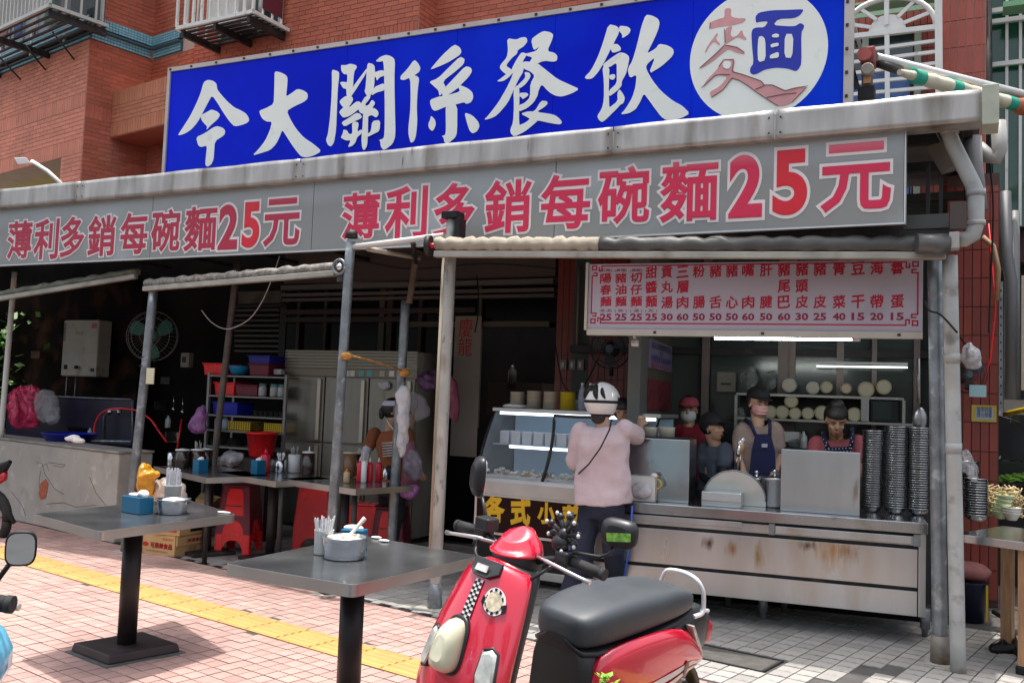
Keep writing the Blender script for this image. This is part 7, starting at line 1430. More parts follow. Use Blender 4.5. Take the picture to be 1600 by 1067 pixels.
# ---------------- red scooter ----------------
def rect_ring(x, w, zt, zb, e=.5, n=20, yc=0):
    out = []
    for j in range(n):
        t = 2*math.pi*j/n; c, s = math.cos(t), math.sin(t)
        out.append((x, yc+w*math.copysign(abs(c)**e, c), (zt+zb)/2+(zt-zb)/2*math.copysign(abs(s)**e, s)))
    return out
def mirror(par, side, c, w, h, stem, mat, tilt=0., sticker=None, glassout=False):
    m_ = MB(); c = np.array(c); A = fr((0, 0, 0), tilt)
    ring = lambda s, x: [c+A[:3, :3]@np.array([x, s*w*math.copysign(abs(math.cos(t))**.6, math.cos(t)), s*h*math.copysign(abs(math.sin(t))**.6, math.sin(t))]) for t in np.linspace(0, 2*math.pi, 25)[:-1]]
    m_.loft([ring(.55, .028), ring(.92, .014), ring(1, 0), ring(1, -.008), ring(.93, -.01)]); q_ = part('mirror', m_, mat, par, local=True)
    part('mirror_glass', MB().prism([c+A[:3, :3]@np.array([-.0112, .88*w*math.copysign(abs(math.cos(t))**.6, math.cos(t)), .88*h*math.copysign(abs(math.sin(t))**.6, math.sin(t))]) for t in np.linspace(0, 2*math.pi, 25)[:-1]], A[:3, :3]@np.array([-.002, 0, 0])), M('mirror_silver', (.8, .82, .82), .02, 1, 0), q_, local=True, fix=True)
    part('mirror_stem', MB().tube(stem, .006, 8), mat, q_, local=True)
    if sticker: part('sticker', MB().prism([c+A[:3, :3]@np.array([.031, y*w, z*h]) for y, z in ((-.5, .0), (.8, .3), (.85, -.25), (-.42, -.55))], A[:3, :3]@np.array([.001, 0, 0])), M('green_sticker', (.2, .42, .06), .5, 0, .6, 60), q_, local=True)
    return q_
def scooter(label, body_m, loc, th, roll, full=True, name='scooter'):
    t = T(name, label, 'scooter', loc); t.rotation_euler = (0, 0, 0)
    Mx = Matrix.Rotation(th, 4, 'Z')@Matrix.Rotation(-roll, 4, 'X'); t.rotation_euler = Mx.to_euler(); W = np.array(Mx); W[:3, 3] = loc; WM[t.name] = W
    L = dict(local=True); sp = M('seat_leather', (.04, .048, .056), .5, 0, .15, 7, bump=.06, bsc=90, spec=.6); bp = M('scooter_black', (.018, .019, .021), .38, 0, .2, 9); cm_ = M('clear_lens', (.6, .6, .55), .12, .3, .3, 25, spec=.9); chrome = M('chrome', (.7, .7, .7))
    # leg shield
    zz_ = [.30, .38, .48, .58, .68, .78, .87, .93, .965, .985]; hw = [.12, .17, .195, .20, .195, .182, .165, .15, .135, .11]; xc = [.86, .875, .88, .868, .845, .812, .775, .748, .73, .715]
    def sh(off, k=1.0, back=0):
        R_ = []
        for z, w_, x in zip(zz_, hw, xc):
            R_.append([(x+off-.06*(abs(s)**2.2), w_*k*s, z-.03*abs(s)**2) for s in np.linspace(-1, 1, 17)])
        return R_
    f, b = sh(0), sh(-.035, .97); m_ = MB(); rings = [f[i]+b[i][::-1] for i in range(len(f))]; m_.loft(rings); ls = part('leg_shield', m_, body_m, t, sub=1, **L)
    b1, b2 = sh(-.036, 1.0), sh(-.10, .80); part('inner_shield', MB().loft([b1[i]+b2[i][::-1] for i in range(len(f))]), bp, t, sub=1, **L)
    # headlight, badge, indicator
    def onsh(s, z, o=.0): 
        x = np.interp(z, zz_, xc); w_ = np.interp(z, zz_, hw); return np.array([x-.06*abs(s)**2.2+o, w_*s, z-.03*abs(s)**2])
    hl = MB(); rg = []
    for o, sc2 in ((-.01, 1.05), (.03, 1.0), (.055, .82), (.066, .5)): rg.append([(np.interp(.705+.078*sc2*math.sin(a), zz_, xc)+o, -.012+.047*sc2*math.copysign(abs(math.cos(a))**.6, math.cos(a))*(1-.15*math.sin(a)), .71+.08*sc2*math.copysign(abs(math.sin(a))**.7, math.sin(a))) for a in np.linspace(0, 2*math.pi, 25)[:-1]])
    part('headlight', MB().loft(rg), M('yellowed_lens', (.62, .60, .42), .15, 0, .12, 9, spec=.9, coat=.5), t, **L)
    rg = [[(p[0]-.004, (p[1]+.012)*1.12-.012, .71+(p[2]-.71)*1.1) for p in rg[0]], [(p[0]+.02-.004, (p[1]+.012)*1.1-.012, .71+(p[2]-.71)*1.08) for p in rg[0]]]; part('headlight_rim', MB().loft(rg), bp, t, **L)
    for sd in (1, -1):
        P = [(.56, .735), (.70, .75), (.80, .74), (.84, .64), (.76, .615), (.58, .62), (.53, .66)]
        q_ = [onsh(sd*s, z, .004) for s, z in P]; q2 = [onsh(sd*(.69+(s-.69)*.8), .68+(z-.68)*.8, .016) for s, z in P]
        part('indicator', MB().loft([[onsh(sd*s, z, -.006) for s, z in P], q_, q2]), cm_, t, **L)
        part('indicator_rim', MB().tube([onsh(sd*s, z, .004) for s, z in P+P[:1]], .005, 6), bp, t, **L)
    bz = [onsh(s, z, .004) for s, z in ((-.5, .98), (-.45, .945), (-.2, .925), (.2, .925), (.45, .945), (.5, .98))]
    if full:
        part('badge_plate', MB().prism(bz, (.012, 0, .006)), bp, t, bev=.003, **L); part('badge', MB().prism([onsh(s, z, .018) for s, z in ((-.2, .965), (.18, .965), (.18, .945), (-.2, .945))], (.004, 0, .001)), cm_, t, **L)
        ck_ = MB(); ck2 = MB()   # chequered stripe
        for i in range(14):
            z = .918-i*.0085
            ck_.add([onsh(-.11, z, .0055), onsh(.11, z, .0055), onsh(.11, z-.0085, .0055), onsh(-.11, z-.0085, .0055)], [(0, 1, 2, 3)])
            for j in range(3):
                if (i+j) % 2: s0_ = -.11+.0733*j; ck2.add([onsh(s0_, z, .0065), onsh(s0_+.0733, z, .0065), onsh(s0_+.0733, z-.0085, .0065), onsh(s0_, z-.0085, .0065)], [(0, 1, 2, 3)])
        part('stripe_decal', ck_, wpl, t, fix=False, **L); part('stripe_check', ck2, blackp, t, fix=False, **L)
        ec = np.array([.50, .875]); em = M('cream_emblem', (.55, .47, .33), .5, 0, .4, 60)
        ring = lambda r, o: [onsh(ec[0]+r*.22*math.cos(a), ec[1]+r*.040*math.sin(a), o) for a in np.linspace(0, 6.283, 21)[:-1]]
        part('round_emblem', MB().prism(ring(1.0, .0065), (.001, 0, 0)), wpl, t, **L); part('round_emblem', MB().prism(ring(.72, .009), (.001, 0, 0)), em, t, **L)
        cr2 = MB()
        for i in range(20):
            a = i*math.pi/10
            if i % 2: P = [onsh(ec[0]+r*.19*math.cos(a+da), ec[1]+r*.040*math.sin(a+da), .0085) for r, da in ((.76, 0), (.96, 0), (.96, .3), (.76, .3))]; cr2.prism(P, (.0008, 0, 0))
        for s_ in (-1, 1): cr2.prism([onsh(ec[0]+s_*.19*u, ec[1]-.01+.040*v, .0085) for u, v in ((.95, -.4), (1.35, -.1), (1.3, .4), (.98, .3))], (.001, 0, 0))
        part('emblem_pattern', cr2, blackp, t, **L)
        part('groove', MB().tube([onsh(-.2, .56, .0), onsh(.45, .56, .0)], .004, 6), M('dark_red_gap', (.1, .0, .01), .6), t, **L)
    # steering head cowl
    part('cowl', MB().loft([[(.585+.07*k*math.cos(a), r*math.sin(a), z) for a in np.linspace(0, 6.283, 21)[:-1]] for k, r, z in ((.8, .05, .84), (1.1, .07, .88), (1.25, .085, .94), (1.32, .09, .985), (1.2, .085, .995))]), bp, t, **L)
    part('headset_dome', MB().loft([[(.595+.085*k*math.cos(a), .088*k*math.sin(a)*(.9 if k < .8 else 1), z+.02*math.cos(a)*-1*(z > 1)) for a in np.linspace(0, 6.283, 25)[:-1]] for k, z in ((1.06, .99), (1.08, .998), (1.0, 1.012), (.82, 1.03), (.72, 1.048), (.66, 1.054), (.3, 1.057))]), body_m, t, **L)
    for sd in (1, -1):
        part('handlebar', MB().tube([(.58, sd*.05, .97), (.575, sd*.14, 1.0), (.56, sd*.2, 1.01), (.55, sd*.34, 1.0)], .013, 10), bp, t, **L)
        part('grip', MB().tube([(.556, sd*.215, 1.009), (.55, sd*.33, 1.001)], [.0185, .0185], 14).tube([(.55, sd*.33, 1.001), (.549, sd*.345, 1.0)], [.02, .02], 14), M('grip_rubber', (.022, .022, .023), .6, 0, .3, 9, (1, 40, 1), bump=.4, bsc=60), t, **L)
        part('brake_lever', MB().tube([(.60, sd*.10, 1.0), (.625, sd*.16, 1.005), (.625, sd*.24, .995), (.615, sd*.30, .985), (.61, sd*.335, .98)], [.006, .007, .007, .006, .009], 8), M('lever_alu', (.6, .6, .6), .3, .9), t, **L)
        part('switch_box', MB().box(.535, .59, sd*.19-.03, sd*.19+.025, .985, 1.04), bp, t, bev=.008, **L)
        part('cable', MB().tube([(.6, sd*.18, 1.0), (.64, sd*.15, .96), (.66, sd*.09, .91), (.63, sd*.04, .87)], .006, 6), bp, t, **L)
    part('reservoir', MB().box(.56, .62, -.19, -.125, 1.03, 1.075), bp, t, bev=.006, **L)
    if full:
        ph_ = T0 = part('phone_mount', MB().tube([(.56, .16, 1.01), (.56, .165, 1.09)], .015, 10).ell((.56, .17, 1.09), .022, .022, .022), bp, t, **L); mm = MB(); mw_ = MB()
        rr = np.random.RandomState(4)
        for i in range(9):
            a = i*.7; p = np.array([.56+.01*math.sin(i*2), .17+.055*math.cos(a), 1.10+.05*math.sin(a)]); mm.tube([(.56, .17, 1.09), p], .009, 6); mm.ell(p, .013, .015, .013, n=8, k=5); mw_.ell(p+[.012, .012*math.cos(a), .013*math.sin(a)], .006, .007, .008, n=6, k=4)
        mm.ell((.56, .16, 1.06), .03, .035, .03); part('claw', mm, bp, ph_, **L); part('claw_tip', mw_, wpl, ph_, **L)
    mirror(t, 1, (.50, .345, 1.13), .063, .048, [(.56, .17, 1.035), (.55, .22, 1.04), (.53, .3, 1.045), (.51, .325, 1.06), (.50, .33, 1.09)], bp, .25, sticker=full)
    if full: mirror(t, -1, (.52, -.29, 1.19), .05, .075, [(.56, -.19, 1.04), (.555, -.21, 1.09), (.54, -.25, 1.14)], bp, -.5)
    # seat
    S_ = [(.325, .05, .715, .662), (.315, .09, .745, .64), (.30, .122, .752, .628), (.24, .142, .775, .625), (.1, .155, .795, .632), (-.1, .158, .80, .648), (-.28, .145, .79, .66), (-.39, .12, .77, .667), (-.46, .09, .742, .674), (-.485, .05, .72, .682)]
    part('seat', MB().loft([rect_ring(x, w_, a, b, .52) for x, w_, a, b in S_]), sp, t, sub=1, **L)
    part('seat_base', MB().loft([rect_ring(x, w_*.97, b+.006, b-.022, .6) for x, w_, a, b in S_]), M('seat_edge', (.012, .012, .013), .5), t, **L)
    B_ = [(.31, .11, .64, .28), (.27, .135, .64, .22), (.1, .15, .65, .2), (-.2, .155, .66, .24), (-.42, .13, .67, .38), (-.55, .10, .675, .46), (-.66, .06, .62, .48)]
    part('underseat_body', MB().loft([rect_ring(x, w_, a, b, .45) for x, w_, a, b in B_]), bp, t, **L)
    for sd in (1, -1):
        Q = [(.265, .42, .59), (.20, .37, .645), (.0, .37, .668), (-.2, .405, .667), (-.34, .44, .628), (-.44, .452, .55), (-.49, .458, .50)]; wq = [.145, .172, .185, .184, .168, .152, .14]
        rows = []
        for (x, zb__, zt__), w_ in zip(Q, wq): rows.append([(x-.02*math.sin(math.pi*v)*0, sd*(w_-.018+.028*math.sin(math.pi*min(1, max(0, v)))**.5), zb__+(zt__-zb__)*v) for v in np.linspace(0, 1, 9)]+[(x, sd*(w_-.05), zt__-.01), (x, sd*(w_-.05), zb__+.01)])
        sp_ = part('side_panel', MB().loft(rows), body_m, t, sub=1, **L)
        def ons(x, v, o=.002): 
            w_ = np.interp(-x, [-q_[0] for q_ in Q], wq); zb__ = np.interp(-x, [-q_[0] for q_ in Q], [q_[1] for q_ in Q]); zt__ = np.interp(-x, [-q_[0] for q_ in Q], [q_[2] for q_ in Q]); return (x, sd*(w_-.018+.028*math.sin(math.pi*v)**.5+o), zb__+(zt__-zb__)*v)
        if full:
            for v0_, v1_ in ((.10, .20), (.25, .35)):
                P = np.linspace(.02, -.43, 12); part('white_stripe', MB().add([ons(x, v_) for x in P for v_ in (v0_, v1_)], [(2*i, 2*i+2, 2*i+3, 2*i+1) for i in range(11)]), wpl, sp_, fix=False, **L)
            part('oval_badge', MB().prism([ons(-.30+.018*math.cos(a), .27+.14*math.sin(a), .003) for a in np.linspace(0, 6.283, 17)[:-1]], (0, sd*.002, 0)), M('bronze_badge', (.12, .08, .03), .4, .5, .6, 90), sp_, **L)
            V, Fc = glyph('DG', 0, .05); mn, mx = V[:, :2].min(0), V[:, :2].max(0)
            P = [ons(.11-.08*(x-mn[0])/(mx[0]-mn[0]), .15+.28*(y-mn[1])/(mx[1]-mn[1]), .007+.02*z) for x, y, z in V]; part('side_lettering', MB().add(P, Fc), wpl, sp_, fix=False, **L)
        part('rear_indicator', MB().hexa([(-.46, sd*.153, .49), (-.50, sd*.14, .495), (-.49, sd*.11, .495), (-.45, sd*.12, .49)], [(-.345, sd*.166, .64), (-.38, sd*.152, .635), (-.37, sd*.12, .635), (-.34, sd*.13, .64)]), cm_, t, bev=.004, **L)
    part('tail_light', MB().loft([rect_ring(x, w_, a, b, .6) for x, w_, a, b in ((-.60, .07, .60, .49), (-.68, .065, .59, .47), (-.73, .04, .56, .48), (-.745, .02, .54, .50))]), M('tail_red', (.4, .005, .02), .15, 0, .2, 9, spec=.9), t, **L)
    part('grab_rail', MB().tube(cr([(-.43, .11, .65), (-.49, .115, .66), (-.50, .11, .70), (-.49, .105, .75), (-.475, .08, .79), (-.48, .03, .802), (-.485, -.03, .80), (-.49, -.08, .785), (-.50, -.105, .74), (-.50, -.11, .68)]), .010, 10), M('white_rail', (.75, .75, .76), .25, .2, .03), t, **L)
    part('grab_rail', MB().tube(cr([(-.49, .11, .668), (-.56, .10, .655), (-.60, .07, .635), (-.61, .03, .612), (-.56, .05, .60), (-.49, .09, .63)]), .008, 8), MATS['white_rail'], t, **L)
    # floor, wheels, fender
    part('floorboard', MB().box(.30, .80, -.13, .13, .22, .30), bp, t, bev=.02, **L)
    A = np.array([[1, 0, 0, 0], [0, 0, 1, 0], [0, -1, 0, 0], [0, 0, 0, 1.]])
    for x in (.93, -.40):
        w = part('wheel', MB().lathe((x, -.05, .215), [(.13, 0), (.19, -.005), (.212, .02), (.212, .08), (.19, .105), (.13, .1)], 32, M4=A), M('tyre', (.015, .015, .015), .8, 0, .2, 20, bump=.3), t, **L)
        part('rim', MB().lathe((x, -.035, .215), [(.02, 0), (.12, .01), (.13, .0), (.13, .07), (.12, .06), (.02, .07)], 24, M4=A), M('lever_alu', (.6, .6, .6)), w, **L)
    part('front_fender', MB().loft([[(.93+(.235)*math.cos(a)+0, .065*s, .215+.235*math.sin(a)-.03*abs(s)**3) for s in np.linspace(-1, 1, 9)]+[(.93+.225*math.cos(a), .06*s, .215+.225*math.sin(a)) for s in np.linspace(1, -1, 9)] for a in np.linspace(.2, 2.6, 12)]), body_m, t, **L)
    part('rear_fender', MB().loft([[(-.40-.255*math.cos(a), .065*s, .215+.245*math.sin(a)) for s in np.linspace(-1, 1, 7)]+[(-.40-.232*math.cos(a), .06*s, .215+.232*math.sin(a)) for s in np.linspace(1, -1, 7)] for a in np.linspace(.1, 2.2, 12)]), bp, t, **L)
    part('spring', MB().tube([(-.36+.02*math.cos(k*.8)-.03*k/40, .12+.02*math.sin(k*.8), .46-.2*k/40) for k in range(60)], .005, 5), wpl, t, **L)
    part('kickstand', MB().tube([(.2, .1, .2), (.16, .22, .02), (.12, .24, .0)], .01, 8), bp, t, **L)
    return t
redc = M('red_car_paint', (.62, .006, .035), .22, 0, .05, 2, coat=1.0, spec=.7)
th0 = math.atan2(-.955, -.288); off0 = np.array([-math.sin(th0), math.cos(th0), 0])*(-.085)
scooter('red scooter with black seat and chequered stripe in the foreground', redc, tuple(np.array([-1.23, 3.47, 0])+off0), th0, math.radians(6.5))
# blue scooter cut by the left edge
blc = M('sky_blue_paint', (.16, .55, .78), .25, 0, .05, 2, coat=1.0)
gp = at(10, 944, ('z', 1.0)); thb = math.radians(122); Rb = np.array([[math.cos(thb), -math.sin(thb)], [math.sin(thb), math.cos(thb)]])
lb = gp[:2]-Rb@np.array([.55, -.33]); bs = scooter('sky blue scooter whose grip and mirror reach in at the bottom left edge', blc, (lb[0], lb[1], 0), thb, 0, full=False)
mc = tp(np.linalg.inv(WM[bs.name]), at(33, 856, ('z', 1.12))); st_ = tp(np.linalg.inv(WM[bs.name]), at(14, 882, ('z', 1.08))); st2 = tp(np.linalg.inv(WM[bs.name]), at(-4, 906, ('z', 1.05)))
mirror(bs, -1, mc, .033, .04, [mc+[.01, 0, -.03], st_, st2], blackp, .3)
part('apron', MB().ell((.62, -.155, .86), .12, .165, .125), blc, bs, local=True); part('lower_apron', MB().ell((.62, -.15, .66), .13, .185, .16), M('cream_paint', (.6, .62, .6), .25, 0, .03, coat=1.0), bs, local=True)
# tail of the third scooter by the concrete wall
ts = T('parked_scooter', 'tail of a black scooter with a red light at the left edge', 'scooter', at(-20, 830, ('z', 0)))
q = lambda x, y: at(x, y, ('y', 6.0))
part('tail', MB().tube([q(-40, 745), q(0, 735), q(16, 721)], [.12, .07, .02], 12), blackp, ts); part('tail_light', MB().tube([q(-8, 752), q(5, 745), q(9, 738)], [.05, .045, .02], 12), M('tail_red', (.4, .005, .02)), ts)
part('fender', MB().tube([q(-10, 770), q(2, 785), q(12, 802), q(22, 816)], [.06, .05, .035, .02], 10), blackp, ts); part('tyre', MB().tube([q(-15, 810)+.25*np.array([math.cos(a), 0, math.sin(a)]) for a in np.linspace(0, 6.28, 25)], .045, 10), M('tyre', (.015, .015, .015)), ts)
# potted plant tip at the bottom edge
pt = T('small_plant', 'tip of a small green plant at the bottom edge in front of the red scooter', 'plant', tuple(at(945, 1100, ('y', 2.55))*[1, 1, 0])); pc = at(945, 1062, ('y', 2.55)); lf = MB(); rr = np.random.RandomState(8)
for _ in range(26):
    a1 = rr.uniform(0, 6.28); L_1 = rr.uniform(.012, .028); c_ = pc+[rr.uniform(-.02, .02), rr.uniform(-.02, .02), rr.uniform(-.03, .012)]; e1 = np.array([math.cos(a1), math.sin(a1), .7])*L_1; e2 = np.array([-math.sin(a1), math.cos(a1), 0])*L_1*.4; lf.add([c_, c_+e1*.5+e2, c_+e1, c_+e1*.5-e2], [(0, 1, 2, 3)])
part('leaves', lf, M('bright_leaf', (.25, .45, .04), .5, 0, .4, 9), pt, fix=False); part('stem', MB().tube([pc*[1, 1, 0], pc-[0, 0, .02]], .006, 6), wood, pt)
# ---------------- people ----------------
FOLD = bpy.data.textures.new('fold', 'CLOUDS'); FOLD.noise_scale = .13; FOLD.noise_depth = 1
skin = M('skin', (.52, .32, .23), .5, 0, .06, 6); skin2 = M('tan_skin', (.44, .25, .165), .5, 0, .06, 6); hairm = M('black_hair', (.012, .009, .008), .45, 0, .2, 30, (8, 8, 1), bump=.3, bsc=50)
lipm = M('lip', (.35, .09, .08), .5); eyew = M('eye_white', (.2, .16, .14), .4); maskw = M('white_mask', (.66, .67, .68), .7)
def limb(m_, P, R, n=12): 
    Q = []; S = []
    for i in range(len(P)-1):
        for k in range(4): t = k/4; Q.append(np.array(P[i])*(1-t)+np.array(P[i+1])*t); S.append(R[i]*(1-t)+R[i+1]*t)
    Q.append(np.array(P[-1])); S.append(R[-1]); m_.tube(Q, S, n)
    for p, r in zip(P, R): m_.ell(p, r*1.0, r*1.0, r*1.0, n=10, k=6)
def frame_of(phi, pitch=0., roll=0.):
    f = np.array([math.cos(phi)*math.cos(pitch), math.sin(phi)*math.cos(pitch), math.sin(pitch)]); r = np.array([math.sin(phi), -math.cos(phi), 0.]); u = np.cross(r, f)
    if roll: r, u = r*math.cos(roll)+u*math.sin(roll), u*math.cos(roll)-r*math.sin(roll)
    A = np.eye(4); A[:3, 0] = r; A[:3, 1] = f; A[:3, 2] = u; return A     # x right of the person, y forward, z up
def person(label, J, phi, shirt, trousers, hphi=None, hpitch=0., hroll=0., sk=skin, sleeve=.6, hem=.2, chest=.17, loose=1.0, sleeve_m=None, eyes=True, hs=1.0, collar=.07, feet=True, shoe=None, female=True):
    """J: head, hip, sh(L,R), el(L,R), wr(L,R), kn(L,R), an(L,R); returns root and the head frame"""
    hip = np.array(J['hip']); hd = np.array(J['head']); ft = J.get('an') 
    root = T('person', label, 'person', (hip[0], hip[1], 0), 0)
    A = frame_of(hphi if hphi is not None else phi, hpitch, hroll); Bd = frame_of(phi); H4 = A.copy(); H4[:3, 3] = hd; hp = lambda x, y, z: tp(H4, (x*hs, y*hs, z*hs))
    sh = J['sh']; neck = (np.array(sh[0])+np.array(sh[1]))/2+np.array([0, 0, .035])
    b = MB()
    b.ell(hp(0, -.012, .025), .073*hs, .09*hs, .088*hs, A, 20, 14); b.ell(hp(0, .018, -.035), .055*hs, .068*hs, .075*hs, A, 18, 12); b.ell(hp(0, .04, -.075), .032*hs, .04*hs, .03*hs, A)      # skull, jaw, chin
    b.tube([hp(0, .078, .015), hp(0, .095, -.02), hp(0, .085, -.028)], [.008, .013, .011], 8); b.ell(hp(0, .078, -.055), .02*hs, .012, .009, A, 10, 6)
    for s in (-1, 1): b.ell(hp(s*.072, -.005, -.005), .01, .018, .028, A, 8, 6); b.ell(hp(s*.035, .058, -.025), .02, .018, .018, A, 8, 6); b.ell(hp(s*.03, .07, .025), .018, .014, .007, A, 8, 5)
    limb(b, [hp(0, -.02, -.05), neck-[0, 0, .02]], [.05, .053])
    tor = [(-.09, hem*.86, .135), (0, hem*.86, .13), (.22, hem*.86, .11), (.5, chest*.93, .11), (.75, chest, .115), (.93, chest*.98, .085), (1.0, chest*.6, .06)]
    for i in (0, 1):
        S_, E_, W_ = [np.array(p) for p in (sh[i], J['el'][i], J['wr'][i])]; limb(b, [S_, E_, W_], [.045, .036, .025])
        d = unit(W_-E_); sd = unit(np.cross(d, [0, 0, 1.])+1e-6); dn = np.cross(sd, d); pc = W_+d*.045
        b.tube([W_, W_+d*.04, W_+d*.08], [.024, .034, .03], 8)
        for k in range(4): o = sd*(k-1.5)*.017; q1 = W_+d*.08+o; L_ = (.045, .052, .048, .036)[k]; b.tube([q1-d*.02, q1+d*L_*.5, q1+d*L_*.8-dn*.012*-1, q1+d*L_*.95+dn*.03], [.0095, .009, .008, .007], 7)
        b.tube([W_+d*.03+sd*.025, W_+d*.06+sd*.045, W_+d*.085+sd*.048], [.011, .010, .008], 7)
    if ft is None or not feet: pass
    if ft is not None:
        for i in (0, 1): limb(b, [hip+Bd[:3, 0]*(.085*(1 if i else -1)), J['kn'][i], J['an'][i]], [.07, .05, .035])
    b.ell((hip+neck)/2, .11, .08, .2, Bd)
    part('body', b, sk, root, vox=.0065)
    # shirt
    s_ = MB(); rings = []; sx = unit(np.array(sh[1])-np.array(sh[0])); fy = unit(np.cross([0, 0, 1.], sx))
    if fy@Bd[:3, 1] < 0: fy = -fy
    top = neck-[0, 0, .015]; rr = np.random.RandomState(len(label))
    for t_, w_, dp in tor:
        c = hip*(1-t_)+top*t_+[0, 0, 0]; rings.append([c+sx*w_*loose*math.copysign(abs(math.cos(a))**.8, math.cos(a))*(1+.03*math.sin(a*5+t_*9))+fy*dp*loose*math.sin(a)*(1+.04*math.sin(a*7+t_*5)) for a in np.linspace(0, 2*math.pi, 33)[:-1]])
    s_.loft(rings)
    for i in (0, 1):
        S_, E_, W_ = [np.array(p) for p in (sh[i], J['el'][i], J['wr'][i])]
        if sleeve <= 1: e = S_+(E_-S_)*sleeve; limb(s_, [S_-[0, 0, .01], e], [.07, .066*loose])
        else: e = E_+(W_-E_)*(sleeve-1); limb(s_, [S_-[0, 0, .01], E_, e], [.066, .052, .045])
    so_ = part('shirt', s_, shirt, root, vox=.009); dm_ = so_.modifiers.new('d', 'DISPLACE'); dm_.texture = FOLD; dm_.strength = .03; dm_.texture_coords = 'GLOBAL'
    if sleeve_m:
        for i in (0, 1):
            S_, E_, W_ = [np.array(p) for p in (sh[i], J['el'][i], J['wr'][i])]; m_ = MB(); limb(m_, [S_+(E_-S_)*sleeve*.8, E_, W_], [.053, .045, .034]); part('arm_sleeve', m_, sleeve_m, root, vox=.008)
    # trousers and shoes
    m_ = MB(); m_.loft([[hip+[0, 0, z]+Bd[:3, 0]*w_*math.cos(a)+Bd[:3, 1]*dp*math.sin(a) for a in np.linspace(0, 2*math.pi, 25)[:-1]] for z, w_, dp in ((-.14, .155, .115), (-.05, .175, .125), (.06, .165, .115))])
    if ft is not None:
        for i in (0, 1):
            hj = hip+Bd[:3, 0]*(.085*(1 if i else -1))-[0, 0, .06]; limb(m_, [hj, J['kn'][i], np.array(J['an'][i])+[0, 0, .03]], [.098, .078, .062])
            an = np.array(J['an'][i]); k_ = MB(); Af = Bd; k_.ell(an+Bd[:3, 1]*.05-[0, 0, .03], .042, .12, .036, Af).ell(an-[0, 0, .02], .04, .05, .045, Af); part('shoe', k_, shoe or blackp, root, vox=.01)
    tr = part('trousers', m_, trousers, root, vox=.01); dm_ = tr.modifiers.new('d', 'DISPLACE'); dm_.texture = FOLD; dm_.strength = .025; dm_.texture_coords = 'GLOBAL'
    if eyes:
        for s in (-1, 1):
            part('eye', MB().ell(hp(s*.03, .0745, .008), .010*hs, .005, .0035, A, 10, 6), eyew, root); part('pupil', MB().ell(hp(s*.03, .078, .008), .005, .003, .0042, A, 8, 5), blackp, root)
            part('eyebrow', MB().tube([hp(s*.013, .083, .026), hp(s*.03, .083, .032), hp(s*.048, .072, .027)], .0035, 5), hairm, root)
        part('lips', MB().ell(hp(0, .088, -.056), .021, .006, .0075, A, 12, 6), lipm, root)
    return root, H4, A, hp, tr
def shell(hp, A, c, r, zmin, ymax, n=26, k=18, front=None):  # hair or cap: part of an ellipsoid shell above/behind the face
    m_ = MB(); V = []; Fc = []
    for i in range(k+1):
        a = -math.pi/2+math.pi*i/k
        for j in range(n): t = 2*math.pi*j/n; V.append((c[0]+r[0]*math.cos(a)*math.cos(t), c[1]+r[1]*math.cos(a)*math.sin(t), c[2]+r[2]*math.sin(a)))
    for i in range(k):
        for j in range(n):
            q_ = [i*n+j, i*n+(j+1) % n, (i+1)*n+(j+1) % n, (i+1)*n+j]; cc = np.mean([V[x] for x in q_], 0)
            if (front(cc) if front else (cc[2] > zmin or cc[1] < ymax)): Fc.append(tuple(q_))
    m_.add([hp(*v) for v in V], Fc, True); return m_
def hair(par, hp, A, **k): return part('hair', shell(hp, A, (0, -.018, .03), (.081, .1, .098), .045, .01, **k), k.get('mat', hairm) if False else hairm, par, sol=.012)
navy = M('navy_cloth', (.012, .016, .035), .85, 0, .2, 5, bump=.3, bsc=12); darkt = M('dark_cloth', (.02, .02, .022), .85)
def stand(hip, phi, spread=.1, fwd=(0, 0)):
    B = frame_of(phi); h = np.array(hip); o = {}
    o['kn'] = [h+B[:3, 0]*s*spread*1.0+B[:3, 1]*.03-[0, 0, h[2]*.46] for s in (-1, 1)]; o['an'] = [h*[1, 1, 0]+B[:3, 0]*s*spread+[0, 0, .08] for s in (-1, 1)]; return o
# the customer
Yc = 6.25; c_ = lambda x, y, Y=Yc: at(x, y, ('y', Y)); gs = lambda x, y: at(x, y, ('z', .08))
fl, frt = gs(884, 945), gs(965, 935)
J = dict(head=c_(942, 632), hip=c_(941, 778), sh=[c_(908, 672), c_(978, 669)], el=[c_(897, 728, 6.3), c_(996, 682, 6.5)], wr=[c_(912, 742, 6.5), c_(1001, 664, 6.72)], kn=[c_(910, 860, 6.2), c_(958, 858, 6.25)], an=[fl, np.array([frt[0], frt[1], .08])])
root, H4, A, hp, tr = person('woman customer in a pale pink tee and white helmet, seen from behind', J, 1.25, M('pink_grey_tee', (.56, .45, .47), .95, 0, .03, 40, bump=.15, bsc=9), navy, eyes=False, hem=.235, chest=.185, loose=1.06, sleeve=.85, shoe=M('cream_shoe', (.55, .48, .33), .6))
wh = M('helmet_white', (.68, .68, .67), .2, 0, .05, coat=.6)
hm = part('helmet', shell(hp, A, (0, -.01, .03), (.115, .135, .125), -.045, -.02, front=lambda c: (c[2] > .05 or c[1] < .03) and c[2] > -.075), wh, root, sol=.012)
part('helmet_band', shell(hp, A, (0, -.01, .03), (.1185, .1385, .1285), 0, 0, front=lambda c: c[1] < .06 and (-.085 < c[2] < -.065 or .012 < c[2] < .03), k=60), blackp, hm, sol=.006)
gb = part('helmet_grey_band', shell(hp, A, (0, -.01, .03), (.1165, .1365, .1265), 0, 0, front=lambda c: c[1] < .03 and -.01 < c[2] < .012, k=60), M('helmet_grey', (.2, .22, .22), .3), hm, sol=.005)
